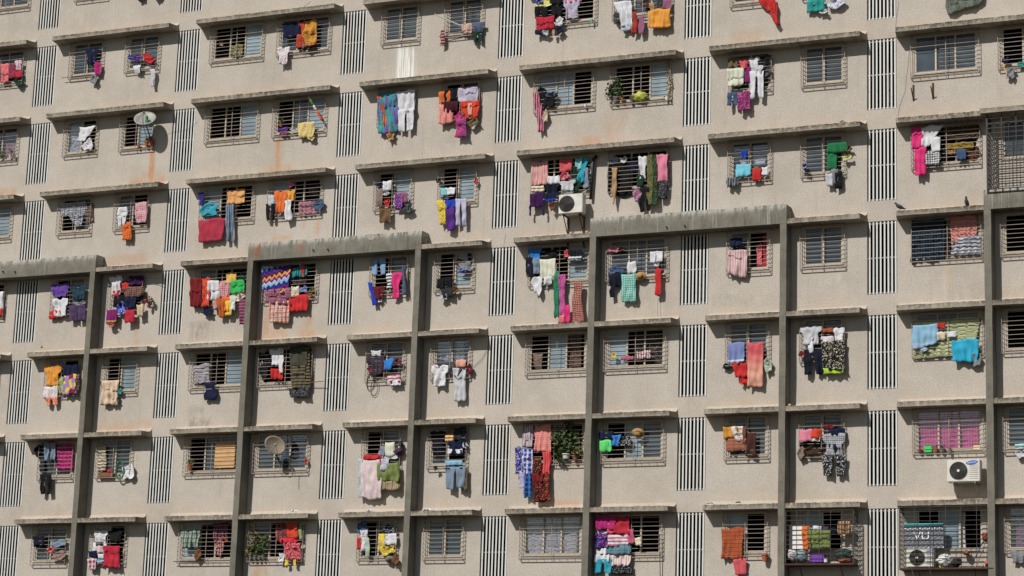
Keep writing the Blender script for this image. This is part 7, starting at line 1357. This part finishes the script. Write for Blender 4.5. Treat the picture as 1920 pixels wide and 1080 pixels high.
# litter on top of canopies
def litter(a, w_, h_, label, seed, mat='paper', d=.3):
    mb = MB(); rr = random.Random(seed); n = 7; g_ = []
    for j in range(n):
        for i in range(n):
            mb.v.append(((i/(n-1)-.5)*w_ + rr.uniform(-.02, .02), (j/(n-1)-.5)*w_*.6, max(0, h_*(rr.uniform(.1, 1))*(1-abs(i/(n-1)-.5)*1.6)) + .004))
    for j in range(n-1):
        for i in range(n-1): mb.f.append((j*n+i, j*n+i+1, (j+1)*n+i+1, (j+1)*n+i)); mb.mi.append(0)
    o = mb.build('crumpled_bag', M[mat], None, False, (a[0], -d, a[1])); tag(o, label, 'litter', 'litter lying on the canopies')
litter((12.193, -20.770), .22, .12, 'crumpled white bag on bottom canopy right of the second pillar', 1)
litter((17.144, -20.833), .32, .12, 'white plastic bag on the bottom canopy left of fourth louvre column', 2)
litter((15.045, -20.805), .30, .08, 'torn white scrap on canopy above navy patterned laundry', 3)
litter((1.516, -14.649), .10, .14, 'grey scrap standing on canopy above amber shirt, third storey', 4, 'steel')
litter((16.614, -17.713), .16, .06, 'small white scrap on canopy beside third pillar, second storey', 5)
litter((31.094, -8.759), .18, .07, 'white scrap on canopy above the green cloth, fifth storey', 6)
litter((26.882, -20.793), .22, .06, 'blue-grey scrap on canopy near fifth louvre column, bottom storey', 7, 'glass')
litter((27.805, -20.784), .18, .07, 'small blue scrap at middle of canopy above orange cloth', 8, 'glass')
litter((29.448, -17.815), .34, .10, 'dry leaves and scraps on canopy right of fifth pillar, second storey', 9, 'wood')
litter((28.067, -14.807), .14, .10, 'white and red wrapper on canopy above periwinkle cloth', 10)
litter((34.750, -19.568), .10, .03, 'red scrap atop the clean white air conditioner', 11, 'terracotta', .4)
# striped rag folded over the second beam
mb = MB(); (rx0, rz1), (rx1, rz0) = (14.473, -11.377), (14.999, -11.592); n = 10
for j in range(4):
    for i in range(n+1):
        u = i/n; s_ = math.sin(math.pi*u); mb.v.append((rx0 + (rx1-rx0)*u, (-.56 if j else -.30) - .006*math.sin(i*2), rz1 + .012 - (rz1-rz0)*(0, 0, .5, 1)[j]*s_ + (.02 if j == 0 else 0)))
for j in range(3):
    for i in range(n): mb.f.append((j*(n+1)+i, (j+1)*(n+1)+i, (j+1)*(n+1)+i+1, j*(n+1)+i+1)); mb.mi.append(0)
o_ = mb.build('rag', simple('rag_grey', (176, 168, 156), .9, 0, .5, 30)); tag(o_, 'grey striped rag folded over the beam right of third louvre column', 'rag')
x_, z_ = 5.520, -6.517
mb = MB(); mb.box(-.05, .05, -.03, 0, -.13, .13); tag(mb.build('sticker', simple('green_sticker', (40, 120, 70), .5), None, False, (x_, -.68, z_)), 'green sticker at the middle of the round grey dish', 'sticker')
# loose cables down the wall
def cable(pts, label, rad=.0035):
    mb = MB(); mb.tube([(p[0]-pts[0][0], -.012 - .01*(i % 2), p[1]-pts[0][1]) for i, p in enumerate(pts)], rad, 4)
    o = mb.build('cable', M['bar_dark'], None, False, (pts[0][0], 0, pts[0][1])); tag(o, label, 'cable', 'thin cables on the wall')
cable([(33.195, -6.370), (33.150, -6.881), (33.084, -7.388), (33.039, -7.823), (32.859, -8.318), (32.805, -8.641)], 'thin cable sagging left of the two rusty brackets, sixth storey')
cable([(32.855, -4.815), (32.800, -5.218), (32.744, -5.658)], 'short cable beside sixth louvre column at top of picture')
cable([(11.593, -2.465), (11.400, -2.610), (11.189, -2.817)], 'thin wire above the mustard cloth, seventh storey')
cable([(10.216, -3.109), (9.966, -3.459), (9.754, -3.687)], 'thin wire between two seventh storey windows left of navy cloth')
cable([(18.936, -15.415), (18.806, -15.709), (18.612, -15.888), (18.455, -16.012)], 'upper wire from white shirt window to fourth louvre column', .003)
cable([(18.940, -15.527), (18.770, -15.820), (18.575, -15.980), (18.438, -16.086)], 'lower wire from white shirt window to fourth louvre column', .003)
cable([(19.478, -11.534), (19.414, -11.989)], 'short wire above fourth louvre column, fourth storey', .003)
cable([(5.883, -6.970), (6.245, -6.834), (6.846, -6.803), (7.243, -6.546)], 'wire running from the round dish across the louvres')
cable([(24.909, -14.045), (24.917, -14.632)], 'left hairline wire under the red towel, third storey', .003)
cable([(25.008, -14.051), (25.016, -14.674)], 'right hairline wire under the red towel, third storey', .003)
cable([(12.124, -19.464), (12.145, -19.957)], 'dark wire stub below the oval dish window', .006)
# black waste pipe beside the AC
mb = MB(); q_ = [(22.677, -9.109), (22.597, -9.236), (22.578, -9.691), (22.535, -10.598)]
mb.tube([(p[0]-q_[0][0], -.05 if i == 0 else -.12, p[1]-q_[0][1]) for i, p in enumerate(q_)], .05, 8)
tag(mb.build('black_pipe', M['black'], None, True, (q_[0][0], 0, q_[0][1])), 'thick black pipe curving down beside the crowded laundry window, fifth storey', 'pipe')

# cage balconies on the bottom storey and the ornamental balcony at the right edge
def balcony(a, b, d, label, name='balcony_cage', nx=8, nz=12, floor=True, arches=False, side=True, plate=.03, xmid=()):
    x0, z1 = a; x1, z0 = b; t = empty(name, ((x0+x1)/2, 0, z0)); tag(t, label, 'balcony cage'); W_ = x1-x0; H_ = z1-z0; q = .015 if arches else .010
    mb = MB()
    for k in range(nz+1):
        z = H_*k/nz; mb.box(-W_/2, W_/2, -d-q, -d+q, z-q*.7, z+q*.7)
    for k in range(nx+1):
        x = -W_/2 + W_*k/nx; w_ = q*1.6 if k in (0, nx) else q*.8; mb.box(x-w_, x+w_, -d-q*1.5, -d-q*.2, 0, H_)
    if arches:
        n = nx*2
        for k in range(n):
            xa = -W_/2 + W_*(k+.5)/n; rr_ = W_/n/2
            for zc in (H_*.82, H_*.35): mb.tube([(xa+rr_*math.cos(s*math.pi/6), -d-q*2, zc+rr_*math.sin(s*math.pi/6)) for s in range(7)], .007, 4)
            mb.box(xa-rr_-.006, xa-rr_+.006, -d-q*2, -d-q*.5, 0, H_*.82)
        mb.box(-W_/2, W_/2, -d-.03, -d, H_*.22, H_*.22+.025); mb.box(-W_/2, W_/2, -d-.03, -d, H_*.27, H_*.27+.025)
    mb.build('front_grille', M['bar_dark'], t)
    for s in (-W_/2, W_/2):
        mb = MB()
        for k in range(nz+1):
            z = H_*k/nz; mb.box(s-q*.7, s+q*.7, -d, -.003, z-q*.7, z+q*.7)
        for k in range(4): y = -d*k/4 - .004; mb.box(s-q*.8, s+q*.8, y-q, y+q*.2, 0, H_)
        if arches:
            for k in range(nz):
                z = H_*k/nz; mb.tube([(s, -d, z), (s, -d*.6, z+H_/nz), (s, -d*.2, z)], .007, 4)
        mb.build('side_grille', M['bar_dark'], t)
    if floor:
        mb = MB(); mb.box(-W_/2-.02, W_/2+.02, -d-.03, -.004, -plate-.012, -.012); mb.build('floor_plate', M['rust_iron'], t)
        for x in (-W_*.3, W_*.3):
            mb = MB(); mb.tube([(x, -d*.9, -plate-.02), (x, -.03, -.42)], .018, 5); mb.build('bracket', M['rust_iron'], t)
    return t
balcony((29.387, -21.085), (31.513, -22.706), .50, 'dark iron balcony cage with grey bags and olive towel, bottom storey', nx=6, nz=11)
balcony((32.937, -21.045), (35.720, -22.875), .52, 'dark iron balcony cage holding an air conditioner and brooms, bottom right', nx=6, nz=13)
balcony((35.719, -8.981), (37.061, -11.475), .58, 'ornamental black iron balcony railing at right edge, fifth storey', 'ornamental_balcony', nx=3, nz=16, floor=False, arches=True)
# things inside the cages
box_thing('foam_board', (29.400, -21.483), (29.883, -22.227), .2, .05, M['paper'], 'tall white board behind the bars left of orange cloth, bottom storey', 'board')
box_thing('plastic_crate', (30.110, -22.405), (30.557, -22.647), .35, .25, simple('purple_plastic', (104, 48, 160), .5), 'purple plastic crate on the cage floor below the olive towel', 'crate')
def bag(a, b, d, c, label, seed, cat='bag'): blob('stuffed_bag', a, b, d, simple('bag_%d' % seed, c, .8, 0, .35, 14), label, cat, seed, .15)
bag((29.371, -22.238), (29.690, -22.599), .3, (206, 200, 196), 'white knotted bag at left corner of the cage, bottom storey', 31)
bag((29.612, -22.263), (30.017, -22.623), .34, (140, 158, 164), 'blue-grey stuffed bag beside the purple crate', 32)
bag((30.871, -22.240), (31.425, -22.600), .3, (40, 66, 62), 'dark green bag above rust-coloured cloth in the cage', 33)
bag((30.981, -22.537), (31.429, -22.683), .38, (150, 72, 44), 'rust-orange cloth heap at right corner of the cage', 34)
bag((34.015, -22.433), (34.478, -22.828), .34, (220, 218, 216), 'white plastic sack beside the caged air conditioner', 35)
bag((34.442, -22.573), (34.781, -22.840), .36, (34, 32, 36), 'black bag between white sack and brooms', 36)
bag((34.768, -22.328), (34.982, -22.469), .2, (176, 96, 62), 'small orange-brown bundle on the ledge above the black bag', 37)
bag((35.379, -21.831), (35.600, -22.098), .4, (130, 62, 44), 'brown bundle atop the brooms beside the pillar', 38)
bag((35.472, -22.673), (35.608, -22.847), .42, (196, 92, 50), 'orange bundle at the foot of the brooms', 39)
for k, (a, b, c, lab) in enumerate((((35.089, -22.683), (35.442, -22.063), (50, 84, 150), 'blue-handled broom leaning in the bottom-right cage'), ((35.174, -22.850), (35.512, -22.066), (170, 150, 120), 'pale wooden broom stick right of the blue one'), ((35.441, -22.854), (35.550, -22.003), (196, 190, 184), 'white broom stick nearest the bottom-right pillar'))):
    pole(a, b, .3+.04*k, .42, .018, simple('stick_%d' % k, c, .6), 'broom_stick', lab, 'broom')
# wrapped television carton with lettering
t = empty('wrapped_carton', (0, 0, 0)); (cx0, cz1), (cx1, cz0) = (33.038, -21.623), (34.225, -22.259)
t.location = ((cx0+cx1)/2, -.36, cz0); tag(t, 'grey bubble-wrapped carton with white lettering above the caged air conditioner', 'carton')
w_, h_ = (cx1-cx0), (cz1-cz0); mb = MB(); n = 24
for j in range(n//2+1):
    for i in range(n+1): mb.v.append((-w_/2 + w_*i/n, .012*math.sin(i*2.1+j)*math.sin(j*1.7) , h_*j/(n//2)))
for j in range(n//2):
    for i in range(n): mb.f.append((j*(n+1)+i, j*(n+1)+i+1, (j+1)*(n+1)+i+1, (j+1)*(n+1)+i)); mb.mi.append(0)
mb.box(-w_/2+.004, w_/2-.004, .03, .2, .004, h_-.004); mb.build('wrapping', simple('grey_wrap', (122, 124, 132), .25, 0, .35, 16, .3, .8), t)
lm = simple('white_print', (228, 228, 230), .5)
tx('lettering', 'VU', h_*.52, (-w_*.05, -.03, h_*.55), t, lm, 0, w_*.40)
mb = MB(); mb.tube([(-w_/2, 0, h_+.05), (w_/2, 0, h_+.05)], .055, 10); mb.build('teal_roll', simple('teal_foam', (86, 172, 178), .7), t, True)
box_thing('sticker', (35.069, -19.151), (35.278, -19.278), .012, .008, simple('sticker', (224, 214, 150), .5), 'pale yellow sticker at lower right of the pink-curtained window', 'sticker')
bag((15.745, -18.675), (16.085, -18.927), .14, (64, 40, 56), 'dark purse shape hung right of ivory shirt, second storey', 40)


# ground at the foot of the building
mb = MB(); mb.face([(-900, -900, GROUND), (900, -900, GROUND), (900, 900, GROUND), (-900, 900, GROUND)])
g = mb.build('ground', simple('dusty_ground', (46, 48, 46), .95, 0, .25, .4)); tag(g, kind='structure')

# ------------------------------------------------------------------ light, sky, camera
w = bpy.data.worlds.new('World'); sc.world = w; w.use_nodes = True
nt = w.node_tree; bg = nt.nodes['Background']; sky = nt.nodes.new('ShaderNodeTexSky'); sky.sky_type = 'NISHITA'; sky.sun_disc = False
L = Vector((.36, 1.0, -.92)).normalized()
sky.sun_elevation = math.asin(-L.z); sky.sun_rotation = math.atan2(-L.x, -L.y); sky.air_density = 1.3; sky.dust_density = .9; sky.ozone_density = 1.0
nt.links.new(sky.outputs[0], bg.inputs[0]); bg.inputs[1].default_value = .05
ld = bpy.data.lights.new('sun', 'SUN'); ld.energy = 4.0; ld.angle = R(.53); ld.color = (1.0, .965, .91)
lo = bpy.data.objects.new('sun', ld); col.objects.link(lo); lo.rotation_euler = L.to_track_quat('-Z', 'Y').to_euler(); lo.location = (10, -30, 20)
cam = bpy.data.cameras.new('camera'); cam.sensor_width = 36; cam.lens = FPX*36/1920; cam.clip_end = 3000; cam.clip_start = .5
co = bpy.data.objects.new('camera', cam); col.objects.link(co); co.location = CAM; co.rotation_euler = Eul; sc.camera = co
sc.render.resolution_x = 1024; sc.render.resolution_y = 576
sc.view_settings.view_transform = 'Standard'; sc.view_settings.look = 'None'; sc.view_settings.exposure = 0.0; sc.view_settings.gamma = 1
sc.render.engine = 'CYCLES'; sc.cycles.max_bounces = 6; sc.cycles.transparent_max_bounces = 8
